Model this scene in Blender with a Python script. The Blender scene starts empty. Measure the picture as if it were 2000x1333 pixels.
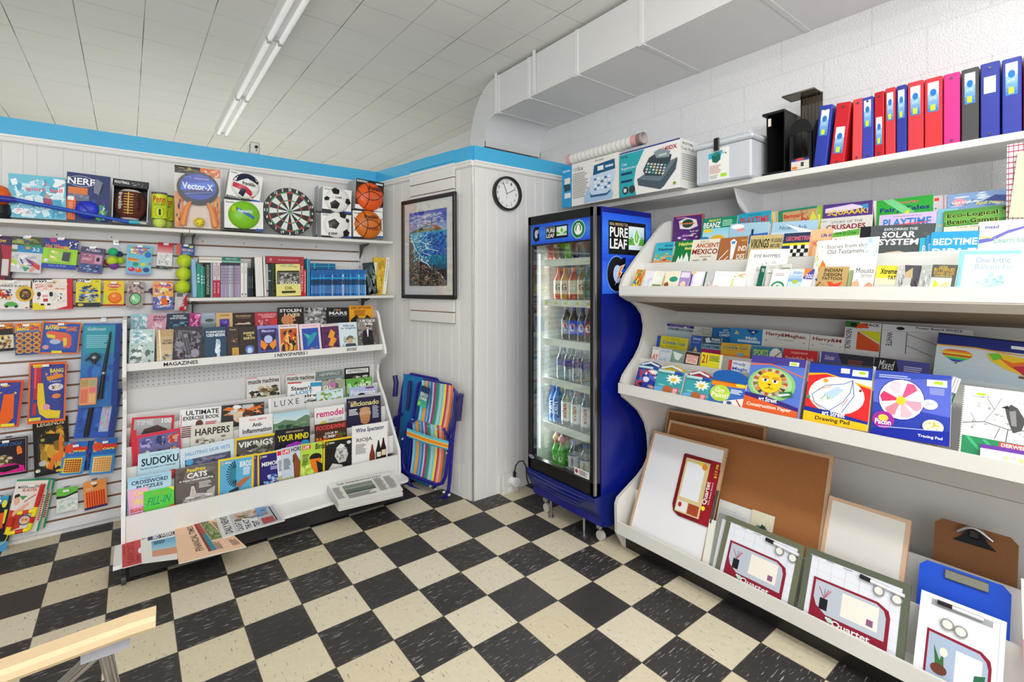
import bpy, math, random
from math import pi, sin, cos, radians, sqrt, atan2
from mathutils import Vector, Matrix

# ------------------------------------------------------------------ camera, world, lights, exposure
SC = bpy.context.scene
COL = SC.collection
F, CX, CY = 948.0, 1000.0, 557.0          # focal length and principal point of the 2000x1333 frame
YAW = radians(52.3)
CAMH = 1.433
fx, fy = cos(YAW), sin(YAW)
rx, ry = sin(YAW), -cos(YAW)
cam = bpy.data.cameras.new('camera')
cam.sensor_width = 36.0
cam.lens = F * 36.0 / 2000.0
cam.shift_x = 0.0
cam.shift_y = (CY - 666.5) / 2000.0
cam.clip_start = 0.05
cam_o = bpy.data.objects.new('camera', cam)
cam_o.location = (0, 0, CAMH)
cam_o.rotation_euler = (pi / 2, 0, YAW - pi / 2)
COL.objects.link(cam_o)
SC.camera = cam_o

SC.view_settings.view_transform = 'Standard'
SC.view_settings.look = 'None'
SC.view_settings.gamma = 1.0
SC.view_settings.exposure = 0.27
SC.view_settings.use_curve_mapping = False

W = bpy.data.worlds.new('world')
SC.world = W
W.use_nodes = True
W.node_tree.nodes['Background'].inputs[0].default_value = (0.93, 0.97, 1.0, 1)
W.node_tree.nodes['Background'].inputs[1].default_value = 0.55

def area(name, loc, rot, sx, sy, power, col=(1, 1, 1)):
    l = bpy.data.lights.new(name, 'AREA')
    l.shape = 'RECTANGLE'; l.size = sx; l.size_y = sy; l.energy = power; l.color = col
    o = bpy.data.objects.new(name, l)
    o.location = loc; o.rotation_euler = rot
    COL.objects.link(o)
    return o
# daylight through the storefront behind the camera, the strip lights of the sales floor, and one added strip
area('storefront_daylight', (-2.2, -3.2, 1.7), (radians(84), 0, radians(-34)), 4.5, 2.6, 84, (1.0, 0.99, 0.97))
area('ceiling_strip_light', (.70, -1.2, 2.94), (0, 0, 0), 0.3, 3.6, 50, (1.0, 0.98, 0.95))
area('added_duct_shadow_light', (1.5, -1.1, 2.94), (0, 0, 0), .25, 2.4, 24, (1.0, 0.98, 0.96))  # added light without a fixture, throws the duct's shadow onto the block wall
area('ceiling_strip_light_behind', (0.7, 6.6, 2.96), (0, 0, 0), 0.35, 2.4, 60, (0.97, 1.0, 0.95))

area('flash_bounced_off_ceiling', (-.7, -1.2, 1.9), (radians(180 - 12), radians(0), radians(-37)), 1.0, 1.0, 82, (1, 1, 1))
area('back_room_ceiling_fill', (.2, 6.2, 1.2), (radians(180), 0, 0), 3.0, 3.0, 20, (.97, 1, .95))  # unseen uplight added behind the partition to brighten the far ceiling

# ------------------------------------------------------------------ pixel rays onto real planes
C0 = Vector((0, 0, CAMH))
def ray(px, py):
    a = (px - CX) / F; b = -(py - CY) / F
    return Vector((fx + a * rx, fy + a * ry, b))
def onZ(px, py, z): r = ray(px, py); return C0 + r * ((z - CAMH) / r.z)
def onX(px, py, x): r = ray(px, py); return C0 + r * (x / r.x)
def onY(px, py, y): r = ray(px, py); return C0 + r * (y / r.y)
def onPl(px, py, p, n):
    r = ray(px, py); return C0 + r * ((Vector(p) - C0).dot(n) / r.dot(n))

# ------------------------------------------------------------------ colours and materials
def lin(c): return c / 12.92 if c <= 0.04045 else ((c + 0.055) / 1.055) ** 2.4
_hc = {}
def hx(s):
    if not isinstance(s, str): return s
    if s in _hc: return _hc[s]
    t = s
    if len(t) == 1: t = t * 6
    if len(t) == 3: t = t[0] * 2 + t[1] * 2 + t[2] * 2
    v = tuple(lin(int(t[i:i + 2], 16) / 255.0) for i in (0, 2, 4)) + (1.0,)
    _hc[s] = v
    return v

def new_mat(name):
    m = bpy.data.materials.new(name); m.use_nodes = True
    return m, m.node_tree.nodes, m.node_tree.links, m.node_tree.nodes['Principled BSDF']

def attr_mat(name, rough, metal=0.0, coat=0.0, bump=0.0, bscale=60.0, mottle=0.0, spec=0.5):
    m, n, l, b = new_mat(name)
    a = n.new('ShaderNodeAttribute'); a.attribute_name = 'Col'
    out = a.outputs['Color']
    if mottle or bump:
        tc = n.new('ShaderNodeTexCoord'); no = n.new('ShaderNodeTexNoise')
        no.inputs['Scale'].default_value = bscale; no.inputs['Detail'].default_value = 3
        l.new(tc.outputs['Object'], no.inputs['Vector'])
    if mottle:
        mr = n.new('ShaderNodeMapRange'); mr.inputs[3].default_value = 1 - mottle; mr.inputs[4].default_value = 1 + mottle * 0.4
        l.new(no.outputs['Fac'], mr.inputs[0])
        mx = n.new('ShaderNodeMix'); mx.data_type = 'RGBA'; mx.blend_type = 'MULTIPLY'; mx.inputs[0].default_value = 1
        l.new(out, mx.inputs[6]); l.new(mr.outputs[0], mx.inputs[7]); out = mx.outputs[2]
    if bump:
        bp = n.new('ShaderNodeBump'); bp.inputs['Strength'].default_value = bump; bp.inputs['Distance'].default_value = 0.002
        l.new(no.outputs['Fac'], bp.inputs['Height']); l.new(bp.outputs[0], b.inputs['Normal'])
    l.new(out, b.inputs['Base Color'])
    b.inputs['Roughness'].default_value = rough
    b.inputs['Metallic'].default_value = metal
    b.inputs['Coat Weight'].default_value = coat
    b.inputs['Specular IOR Level'].default_value = spec
    b.inputs['Coat Roughness'].default_value = 0.08
    return m

MAT = {
    'print': attr_mat('printed_paper', 0.40, spec=0.28),
    'matte': attr_mat('matte_paper', 0.8),
    'paint': attr_mat('painted_wood', 0.42, bump=0.04, bscale=90, mottle=0.04),
    'plastic': attr_mat('plastic', 0.32, coat=0.05, spec=.4),
    'metal': attr_mat('metal', 0.28, metal=0.9),
    'fabric': attr_mat('woven_fabric', 0.9, bump=0.3, bscale=500),
    'wood': attr_mat('wood', 0.55, bump=0.08, bscale=40, mottle=0.10),
    'steel': attr_mat('painted_steel', 0.4, mottle=0.03, bscale=8),
    'cork': attr_mat('cork', 0.95, bump=0.5, bscale=260, mottle=0.28),
}
def clear_mat(name, gloss, tint=(1, 1, 1, 1), rough=0.03, edge=0.3):
    m = bpy.data.materials.new(name); m.use_nodes = True
    n, l = m.node_tree.nodes, m.node_tree.links
    n.clear()
    o = n.new('ShaderNodeOutputMaterial'); t = n.new('ShaderNodeBsdfTransparent'); g = n.new('ShaderNodeBsdfGlossy')
    mx = n.new('ShaderNodeMixShader'); lw = n.new('ShaderNodeLayerWeight'); mr = n.new('ShaderNodeMapRange')
    t.inputs[0].default_value = tint; g.inputs['Roughness'].default_value = rough
    lw.inputs['Blend'].default_value = 0.35
    mr.inputs[3].default_value = gloss; mr.inputs[4].default_value = min(1, gloss + edge)
    l.new(lw.outputs['Facing'], mr.inputs[0]); l.new(mr.outputs[0], mx.inputs[0])
    l.new(t.outputs[0], mx.inputs[1]); l.new(g.outputs[0], mx.inputs[2]); l.new(mx.outputs[0], o.inputs[0])
    return m
MAT['glass'] = clear_mat('door_glass', 0.06, (0.93, 0.97, 0.95, 1))
MAT['pane'] = clear_mat('picture_glazing', 0.02, (1, 1, 1, 1), 0.05)
MAT['film'] = clear_mat('clear_film', 0.012, (0.97, 0.98, 1.0, 1), 0.3, .15)
MAT['pet'] = clear_mat('clear_bottle_plastic', 0.10, (0.80, 0.88, 0.95, 1), 0.1)
MAT['smoke'] = clear_mat('smoked_plastic', 0.08, (0.30, 0.26, 0.21, 1), 0.1)
def emit_mat(name, col, s):
    m, n, l, b = new_mat(name)
    b.inputs['Base Color'].default_value = (0.9, 0.9, 0.9, 1)
    b.inputs['Emission Color'].default_value = hx(col); b.inputs['Emission Strength'].default_value = s
    return m
MAT['tube'] = emit_mat('fluorescent_tube', 'ffffff', 0.2)
MAT['lit_sign'] = emit_mat('cooler_lamp', 'eef6ff', .8)

# ------------------------------------------------------------------ mesh builder
class MB:
    def __init__(s): s.v = []; s.f = []; s.c = []; s.m = []; s.sm = []; s.M = Matrix.Identity(4)
    def add(s, vs, fs, col, mat='paint', smooth=False):
        k = len(s.v); M = s.M
        s.v.extend([tuple(M @ Vector(p)) for p in vs])
        c = hx(col)
        for f in fs:
            s.f.append(tuple(i + k for i in f)); s.c.append(c); s.m.append(mat); s.sm.append(smooth)
        return s
    def box(s, a, b, col, mat='paint', faces=None):
        x0, y0, z0 = a; x1, y1, z1 = b
        vs = [(x0, y0, z0), (x1, y0, z0), (x1, y1, z0), (x0, y1, z0), (x0, y0, z1), (x1, y0, z1), (x1, y1, z1), (x0, y1, z1)]
        F_ = {'b': (0, 3, 2, 1), 't': (4, 5, 6, 7), 'f': (0, 1, 5, 4), 'k': (2, 3, 7, 6), 'l': (3, 0, 4, 7), 'r': (1, 2, 6, 5)}
        for k, f in F_.items():
            s.add(vs, [f], (faces or {}).get(k, col), mat)
        return s
    def bbox(s, a, b, col, mat='paint', r=0.004):   # box with softened edges (chamfer)
        x0, y0, z0 = [min(a[i], b[i]) for i in range(3)]; x1, y1, z1 = [max(a[i], b[i]) for i in range(3)]
        r = min(r, (x1 - x0) / 2.01, (y1 - y0) / 2.01, (z1 - z0) / 2.01)
        vs = []
        idx = {}
        for ix, X in enumerate((x0, x1)):
            for iy, Y in enumerate((y0, y1)):
                for iz, Z in enumerate((z0, z1)):
                    sx = r if ix == 0 else -r; sy = r if iy == 0 else -r; sz = r if iz == 0 else -r
                    idx[(ix, iy, iz)] = len(vs)
                    vs += [(X, Y + sy, Z + sz), (X + sx, Y, Z + sz), (X + sx, Y + sy, Z)]
        g = lambda ix, iy, iz, k: idx[(ix, iy, iz)] + k
        fs = []
        fs.append((g(0, 0, 0, 0), g(0, 0, 1, 0), g(0, 1, 1, 0), g(0, 1, 0, 0))); fs.append((g(1, 0, 0, 0), g(1, 1, 0, 0), g(1, 1, 1, 0), g(1, 0, 1, 0)))
        fs.append((g(0, 0, 0, 1), g(1, 0, 0, 1), g(1, 0, 1, 1), g(0, 0, 1, 1))); fs.append((g(0, 1, 0, 1), g(0, 1, 1, 1), g(1, 1, 1, 1), g(1, 1, 0, 1)))
        fs.append((g(0, 0, 0, 2), g(0, 1, 0, 2), g(1, 1, 0, 2), g(1, 0, 0, 2))); fs.append((g(0, 0, 1, 2), g(1, 0, 1, 2), g(1, 1, 1, 2), g(0, 1, 1, 2)))
        for i in (0, 1):
            for j in (0, 1):
                fs.append((g(i, j, 0, 0), g(i, j, 0, 1), g(i, j, 1, 1), g(i, j, 1, 0)))
                fs.append((g(i, 0, j, 0), g(i, 0, j, 2), g(i, 1, j, 2), g(i, 1, j, 0)))
                fs.append((g(0, i, j, 1), g(0, i, j, 2), g(1, i, j, 2), g(1, i, j, 1)))
                for k in (0, 1): fs.append((g(i, j, k, 0), g(i, j, k, 1), g(i, j, k, 2)))
        return s.add(vs, fs, col, mat)
    def prism(s, pts, y0, y1, col, mat='paint', axis='y', side=None):   # outline extruded along an axis
        n = len(pts)
        def P(a, b, y):
            return (a, y, b) if axis == 'y' else ((y, a, b) if axis == 'x' else (a, b, y))
        vs = [P(a, b, y0) for a, b in pts] + [P(a, b, y1) for a, b in pts]
        s.add(vs, [tuple(range(n)), tuple(range(2 * n - 1, n - 1, -1))], col, mat)
        s.add(vs, [(i, (i + 1) % n, n + (i + 1) % n, n + i) for i in range(n)], side or col, mat)
        return s
    def tube(s, pts, r, col, mat='metal', n=10, cap=True):
        pts = [Vector(p) for p in pts]; rings = []
        up = Vector((0, 0, 1))
        for i, p in enumerate(pts):
            d = (pts[min(i + 1, len(pts) - 1)] - pts[max(i - 1, 0)]).normalized()
            ref = up if abs(d.dot(up)) < 0.95 else Vector((1, 0, 0))
            if i == 0: a = d.cross(ref).normalized()
            else:
                a = (a - d * a.dot(d)).normalized()
            b = d.cross(a)
            rr = r[i] if isinstance(r, (list, tuple)) else r
            rings.append([p + (a * cos(2 * pi * k / n) + b * sin(2 * pi * k / n)) * rr for k in range(n)])
        vs = [tuple(q) for R_ in rings for q in R_]
        fs = []
        for i in range(len(rings) - 1):
            for k in range(n):
                fs.append((i * n + k, i * n + (k + 1) % n, (i + 1) * n + (k + 1) % n, (i + 1) * n + k))
        s.add(vs, fs, col, mat, True)
        if cap:
            s.add(vs, [tuple(range(n - 1, -1, -1)), tuple(range((len(rings) - 1) * n, len(rings) * n))], col, mat)
        return s
    def lathe(s, prof, col, mat='plastic', n=20, c=(0, 0, 0), cols=None):
        vs = []
        for r, z in prof:
            vs += [(c[0] + r * cos(2 * pi * k / n), c[1] + r * sin(2 * pi * k / n), c[2] + z) for k in range(n)]
        for i in range(len(prof) - 1):
            fs = [(i * n + k, i * n + (k + 1) % n, (i + 1) * n + (k + 1) % n, (i + 1) * n + k) for k in range(n)]
            s.add(vs, fs, (cols[i] if cols else col), mat, True)
        return s
    def ball(s, c, r, col, mat='plastic', nu=24, nv=14, sc=(1, 1, 1), fn=None):
        vs = []; 
        for j in range(nv + 1):
            t = pi * j / nv
            for i in range(nu):
                p = 2 * pi * i / nu
                vs.append((c[0] + r * sc[0] * sin(t) * cos(p), c[1] + r * sc[1] * sin(t) * sin(p), c[2] + r * sc[2] * cos(t)))
        for j in range(nv):
            for i in range(nu):
                f = (j * nu + i, (j + 1) * nu + i, (j + 1) * nu + (i + 1) % nu, j * nu + (i + 1) % nu)
                s.add([vs[q] for q in f], [(0, 1, 2, 3)], fn((i + .5) / nu, (j + .5) / nv) if fn else col, mat, True)
        return s

MESH_CACHE = {}
def build(name, mb, parent=None, loc=None, rot=None, label=None, cat=None, group=None, kind=None):
    me = bpy.data.meshes.new(name)
    me.from_pydata(mb.v, [], mb.f)
    names = []
    for m in mb.m:
        if m not in names: names.append(m)
    for m in names: me.materials.append(MAT[m])
    ix = {m: i for i, m in enumerate(names)}
    me.polygons.foreach_set('material_index', [ix[m] for m in mb.m])
    me.polygons.foreach_set('use_smooth', mb.sm)
    ca = me.color_attributes.new('Col', 'FLOAT_COLOR', 'CORNER')
    buf = []
    for p, c in zip(mb.f, mb.c): buf.extend(list(c) * len(p))
    ca.data.foreach_set('color', buf)
    me.update()
    o = bpy.data.objects.new(name, me)
    COL.objects.link(o)
    if parent: o.parent = parent
    if loc is not None: o.location = loc
    if rot is not None: o.rotation_euler = rot
    tag(o, label, cat, group, kind)
    return o
def tag(o, label=None, cat=None, group=None, kind=None):
    if label: o['label'] = label
    if cat: o['category'] = cat
    if group: o['group'] = group
    if kind: o['kind'] = kind
    return o
def thing(name, label, cat, loc=(0, 0, 0), mtx=None, group=None):
    o = bpy.data.objects.new(name, None); COL.objects.link(o)
    o.empty_display_size = 0.05
    if mtx is not None: o.matrix_world = mtx
    else: o.location = loc
    return tag(o, label, cat, group)
def struct(name, mb): return build(name, mb, kind='structure')

# ------------------------------------------------------------------ lettering (real letter outlines, as mesh)
_tc = {}
def text_mesh(t, bold=0.0, shear=0.0):
    k = (t, bold, shear)
    if k in _tc: return _tc[k]
    cu = bpy.data.curves.new('lettering', 'FONT')
    cu.body = t; cu.resolution_u = 2; cu.offset = bold; cu.shear = shear; cu.space_line = 0.85
    cu.align_x = 'CENTER' if '\n' in t else 'LEFT'
    o = bpy.data.objects.new('lettering', cu); COL.objects.link(o)
    dg = bpy.context.evaluated_depsgraph_get()
    me = o.evaluated_get(dg).to_mesh()
    vs = [(v.co.x, v.co.y) for v in me.vertices]; fs = [tuple(p.vertices) for p in me.polygons]
    o.evaluated_get(dg).to_mesh_clear()
    bpy.data.objects.remove(o); bpy.data.curves.remove(cu)
    x0 = min(v[0] for v in vs); x1 = max(v[0] for v in vs); y0 = min(v[1] for v in vs); y1 = max(v[1] for v in vs)
    vs = [((a - x0) / (x1 - x0), (b - y0) / (y1 - y0)) for a, b in vs]
    _tc[k] = (vs, fs, (x1 - x0) / (y1 - y0))
    return _tc[k]

class Art:
    """printed artwork on the front face of an item: unit square, x right, y down; laid out in thin layers"""
    def __init__(s, mb, w, h, y=0.0, mat='print', P=None, step=0.00018):
        s.mb, s.w, s.h, s.y, s.mat, s.k, s.step = mb, w, h, y, mat, 0, step
        s.curved = False
        s.P = P or (lambda x, y, o: (x * s.w, s.y - o, (1 - y) * s.h))
    def put(s, pts, fs, col):
        if s.curved:             # follow a rounded surface: split each piece into small rings
            for f in fs:
                q = [pts[i] for i in f]; n = len(q); c = (sum(a for a, b in q) / n, sum(b for a, b in q) / n)
                q = [(q[i][0] + (q[(i + 1) % n][0] - q[i][0]) * k / 3, q[i][1] + (q[(i + 1) % n][1] - q[i][1]) * k / 3) for i in range(n) for k in range(3)]; n *= 3
                R3 = [[(c[0] + (a - c[0]) * k, c[1] + (b - c[1]) * k) for a, b in q] for k in (1, .66, .33)]
                vs = [s.P(a, b, s.off) for r_ in R3 for a, b in r_] + [s.P(c[0], c[1], s.off)]
                ff = [(k * n + i, k * n + (i + 1) % n, (k + 1) * n + (i + 1) % n, (k + 1) * n + i) for k in range(2) for i in range(n)] + [(2 * n + i, 2 * n + (i + 1) % n, 3 * n) for i in range(n)]
                s.mb.add(vs, ff, col, s.mat, True)
            return
        s.mb.add([s.P(a, b, s.off) for a, b in pts], fs, col, s.mat)
    def run(s, ops):
        for op in ops:
            s.k += 1; s.off = s.k * s.step
            q = op[0]
            if q == 'r':
                _, x, y, w, h, c = op
                s.put([(x, y + h), (x + w, y + h), (x + w, y), (x, y)], [(0, 1, 2, 3)], c)
            elif q == 'e':
                _, x, y, a, b, c = op[:6]; n = 20 if max(a, b) > 0.12 else 12
                s.put([(x + a * cos(2 * pi * i / n), y - b * sin(2 * pi * i / n)) for i in range(n)], [tuple(range(n))], c)
            elif q == 'p':
                _, pts, c = op
                ar = sum(pts[i][0] * pts[(i + 1) % len(pts)][1] - pts[(i + 1) % len(pts)][0] * pts[i][1] for i in range(len(pts)))
                if ar > 0: pts = pts[::-1]
                s.put(pts, [tuple(range(len(pts)))], c)
            elif q == 'l':
                _, pts, wd, c = op; asp = s.w / s.h
                for (a, b), (d, e) in zip(pts[:-1], pts[1:]):
                    dx, dy = (d - a) * s.w, (e - b) * s.h; L = sqrt(dx * dx + dy * dy) or 1
                    nx, ny = -dy / L * wd * .5, dx / L * wd * .5 * asp
                    s.put([(a + nx, b + ny), (d + nx, e + ny), (d - nx, e - ny), (a - nx, b - ny)], [(3, 2, 1, 0) if 1 else 0], c)
            elif q in 'tTi':
                _, t, x, y, w, h, c = op[:7]
                bold = (0.025 if q == 'T' else 0.0) if len(op) < 8 else op[7]
                vs, fs, asp = text_mesh(t, bold, 0.35 if q == 'i' else 0.0)
                if h is None: h = w * s.w / asp / s.h
                if w is None: w = h * s.h * asp / s.w
                rot = op[8] if len(op) > 8 else 0
                if rot:
                    s.put([(x + b * w, y + a * h) if rot > 0 else (x + (1 - b) * w, y + (1 - a) * h) for a, b in vs], fs, c)
                else:
                    s.put([(x + a * w, y + (1 - b) * h) for a, b in vs], fs, c)
            elif q == 'g':
                _, x, y, w, h, c1, c2, n = op; c1, c2 = hx(c1), hx(c2)
                for i in range(n):
                    f = (i + .5) / n; c = tuple(c1[j] * (1 - f) + c2[j] * f for j in range(4))
                    s.put([(x, y + h * (i + 1) / n), (x + w, y + h * (i + 1) / n), (x + w, y + h * i / n), (x, y + h * i / n)], [(0, 1, 2, 3)], c)
            elif q == 'n':       # a busy picture: many small printed flecks in the given colours
                _, x, y, w, h, pal, n, sd = op[:8]
                sz = op[8] if len(op) > 8 else 0.16
                pal = pal.split()
                R_ = random.Random(sd)
                for i in range(n):
                    s.off += s.step * 0.04
                    a = R_.uniform(.3, 1) * sz * w; b = R_.uniform(.3, 1) * sz * h
                    u = x + a + R_.random() * max(w - 2 * a, 0); v = y + b + R_.random() * max(h - 2 * b, 0)
                    m = R_.choice((3, 4, 5, 7)); ph = R_.random() * 6.28
                    s.put([(u + a * cos(ph + 2 * pi * j / m), v - b * sin(ph + 2 * pi * j / m)) for j in range(m)], [tuple(range(m))], R_.choice(pal))
            elif q == 'x':       # lines of small print
                _, x, y, w, h, n, c = op[:7]
                R_ = random.Random(int(x * 977 + y * 331 + n))
                for i in range(n):
                    ww = w * R_.uniform(.7, 1); yy = y + h * i / n
                    s.put([(x, yy + h / n * .55), (x + ww, yy + h / n * .55), (x + ww, yy), (x, yy)], [(0, 1, 2, 3)], c)
        return s

def card(mb, w, h, t, base, ops, edge='eeeae2', spine=None, back=None, mat='print', vis=1):
    """flat goods: front face on local y=0, thickness behind it; x 0..w, z 0..h"""
    mb.box((0, 0, 0), (w, t, h), base, mat, {'r': edge, 't': edge, 'b': edge, 'l': spine or base, 'k': back or base})
    Art(mb, w, h, 0.0, mat, P=lambda x, y, o: (x * w, -o, (1 - y * vis) * h)).run([q for q in ops])
    return mb
# ------------------------------------------------------------------ the room
XR = 2.75       # block wall on the right
YA = 3.80       # partition behind the magazine rack
ZC = 3.05       # ceiling
ZP = 2.349      # top of the partitions
PB = Vector((1.756, 2.693, 0)); PA = Vector((1.545, 3.80, 0))

def math_node(n, l, op, a, b=None, c=None):
    q = n.new('ShaderNodeMath'); q.operation = op
    for i, v in enumerate((a, b, c)):
        if v is None: continue
        if isinstance(v, (int, float)): q.inputs[i].default_value = v
        else: l.new(v, q.inputs[i])
    return q.outputs[0]
def mixc(n, l, fac, a, b):
    q = n.new('ShaderNodeMix'); q.data_type = 'RGBA'
    for i, v in ((0, fac), (6, a), (7, b)):
        if isinstance(v, (int, float)): q.inputs[i].default_value = v
        elif isinstance(v, tuple): q.inputs[i].default_value = v
        else: l.new(v, q.inputs[i])
    return q.outputs[2]

def floor_material():
    m, n, l, b = new_mat('checkered_vinyl_tiles')
    g = n.new('ShaderNodeNewGeometry')
    mp = n.new('ShaderNodeMapping'); mp.vector_type = 'TEXTURE'
    t = 0.23
    # tile frame: rotated by 0.4 degrees, phase fitted to the joints
    mp.vector_type = 'POINT'
    mp.inputs['Rotation'].default_value = (0, 0, radians(-0.4))
    mp.inputs['Scale'].default_value = (1 / t, 1 / t, 1)
    mp.inputs['Location'].default_value = (0.379, 0.025, 0)
    l.new(g.outputs['Position'], mp.inputs['Vector'])
    sp = n.new('ShaderNodeSeparateXYZ'); l.new(mp.outputs[0], sp.inputs[0])
    X, Y = sp.outputs[0], sp.outputs[1]
    fxn = math_node(n, l, 'FLOOR', X); fyn = math_node(n, l, 'FLOOR', Y)
    par = math_node(n, l, 'MODULO', math_node(n, l, 'ADD', math_node(n, l, 'ADD', fxn, fyn), 1000.0 + TILE_PARITY), 2.0)
    ux = math_node(n, l, 'FRACT', X); uy = math_node(n, l, 'FRACT', Y)
    ex = math_node(n, l, 'MINIMUM', ux, math_node(n, l, 'SUBTRACT', 1.0, ux))
    ey = math_node(n, l, 'MINIMUM', uy, math_node(n, l, 'SUBTRACT', 1.0, uy))
    joint = math_node(n, l, 'LESS_THAN', math_node(n, l, 'MINIMUM', ex, ey), 0.0085)
    # per-tile random tone
    cb = n.new('ShaderNodeCombineXYZ'); l.new(fxn, cb.inputs[0]); l.new(fyn, cb.inputs[1])
    wn = n.new('ShaderNodeTexWhiteNoise'); l.new(cb.outputs[0], wn.inputs['Vector'])
    def streak(sx, sy, thr, seed, detail=4):
        mm = n.new('ShaderNodeMapping'); mm.inputs['Scale'].default_value = (sx, sy, 1); mm.inputs['Location'].default_value = (seed, seed * 2, 0)
        l.new(g.outputs['Position'], mm.inputs['Vector'])
        no = n.new('ShaderNodeTexNoise'); no.inputs['Scale'].default_value = 1; no.inputs['Detail'].default_value = detail; no.inputs['Roughness'].default_value = .6
        l.new(mm.outputs[0], no.inputs['Vector'])
        mr = n.new('ShaderNodeMapRange'); mr.inputs[1].default_value = thr; mr.inputs[2].default_value = thr + 0.05
        l.new(no.outputs['Fac'], mr.inputs[0]); return mr.outputs[0], no.outputs['Fac']
    sb, _ = streak(16, 150, 0.605, 3.0); sw, _ = streak(130, 24, 0.625, 11.0)
    _, soft = streak(5, 5, 0.5, 7.0, 6)
    _, grime = streak(40, 40, 0.5, 17.0, 5)
    m1 = math_node(n, l, 'MULTIPLY', sb, math_node(n, l, 'MULTIPLY', wn.outputs['Value'], 1.3))
    black = mixc(n, l, m1, mixc(n, l, soft, hx('272525'), hx('403d3b')), hx('b5b3ad'))
    wbase = mixc(n, l, wn.outputs['Value'], hx('e8dfca'), hx('dccfb0'))
    wcol = mixc(n, l, math_node(n, l, 'MULTIPLY', grime, 0.45), wbase, hx('b2a689'))
    m2 = math_node(n, l, 'MULTIPLY', sw, 0.8)
    white = mixc(n, l, m2, wcol, hx('6a6252'))
    col = mixc(n, l, par, black, white)
    col = mixc(n, l, math_node(n, l, 'MULTIPLY', joint, 0.75), col, hx('3f3a33'))
    l.new(col, b.inputs['Base Color'])
    mr = n.new('ShaderNodeMapRange'); mr.inputs[3].default_value = 0.42; mr.inputs[4].default_value = 0.62
    l.new(grime, mr.inputs[0]); l.new(mr.outputs[0], b.inputs['Roughness'])
    bp = n.new('ShaderNodeBump'); bp.inputs['Strength'].default_value = 0.15; bp.inputs['Distance'].default_value = 0.001
    hh = math_node(n, l, 'SUBTRACT', grime, math_node(n, l, 'ADD', joint, math_node(n, l, 'MULTIPLY', sb, .4)))
    l.new(hh, bp.inputs['Height']); l.new(bp.outputs[0], b.inputs['Normal'])
    return m
TILE_PARITY = 1
MAT['floor'] = floor_material()
struct('floor', MB().box((-4.5, -3.5, -0.05), (XR + .2, 9.5, 0), 'fff', 'floor'))

def ceiling_material():
    m, n, l, b = new_mat('ceiling_tiles')
    g = n.new('ShaderNodeNewGeometry'); sp = n.new('ShaderNodeSeparateXYZ'); l.new(g.outputs['Position'], sp.inputs[0])
    def edge(s, o, t):
        u = math_node(n, l, 'FRACT', math_node(n, l, 'ADD', math_node(n, l, 'DIVIDE', math_node(n, l, 'SUBTRACT', s, o), t), 100.5))
        return math_node(n, l, 'ABSOLUTE', math_node(n, l, 'SUBTRACT', u, 0.5))
    # joints run with the room; their frame is turned a hair from the walls
    xr = math_node(n, l, 'SUBTRACT', sp.outputs[0], math_node(n, l, 'MULTIPLY', math_node(n, l, 'SUBTRACT', sp.outputs[1], 3.05), -0.012))
    ex = edge(xr, 1.337, 0.3235); ey = edge(sp.outputs[1], 3.053, 0.3145)
    no = n.new('ShaderNodeTexNoise'); no.inputs['Scale'].default_value = 2.2; l.new(g.outputs['Position'], no.inputs['Vector'])
    br = n.new('ShaderNodeMapRange'); br.inputs[1].default_value = 0.42; br.inputs[2].default_value = .58; br.inputs[3].default_value = .45; l.new(no.outputs['Fac'], br.inputs[0])
    jx = math_node(n, l, 'MULTIPLY', math_node(n, l, 'LESS_THAN', ex, 0.0075), math_node(n, l, 'MULTIPLY', br.outputs[0], 0.85))
    jy = math_node(n, l, 'MULTIPLY', math_node(n, l, 'LESS_THAN', ey, 0.0055), math_node(n, l, 'MULTIPLY', br.outputs[0], 0.5))
    j = math_node(n, l, 'MAXIMUM', jx, jy)
    cb = n.new('ShaderNodeTexWhiteNoise'); q = n.new('ShaderNodeVectorMath'); q.operation = 'SNAP'; q.inputs[1].default_value = (0.3235, 0.3145, 9)
    l.new(g.outputs['Position'], q.inputs[0]); l.new(q.outputs[0], cb.inputs['Vector'])
    base = mixc(n, l, cb.outputs['Value'], hx('e6e6e3'), hx('e9e9e6'))
    l.new(mixc(n, l, j, base, hx('403e3a')), b.inputs['Base Color'])
    b.inputs['Roughness'].default_value = 0.9
    return m
MAT['ceiling'] = ceiling_material()
struct('ceiling', MB().box((-4.5, -1.6, ZC), (XR + .2, 9.5, ZC + .05), 'fff', 'ceiling'))

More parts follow.
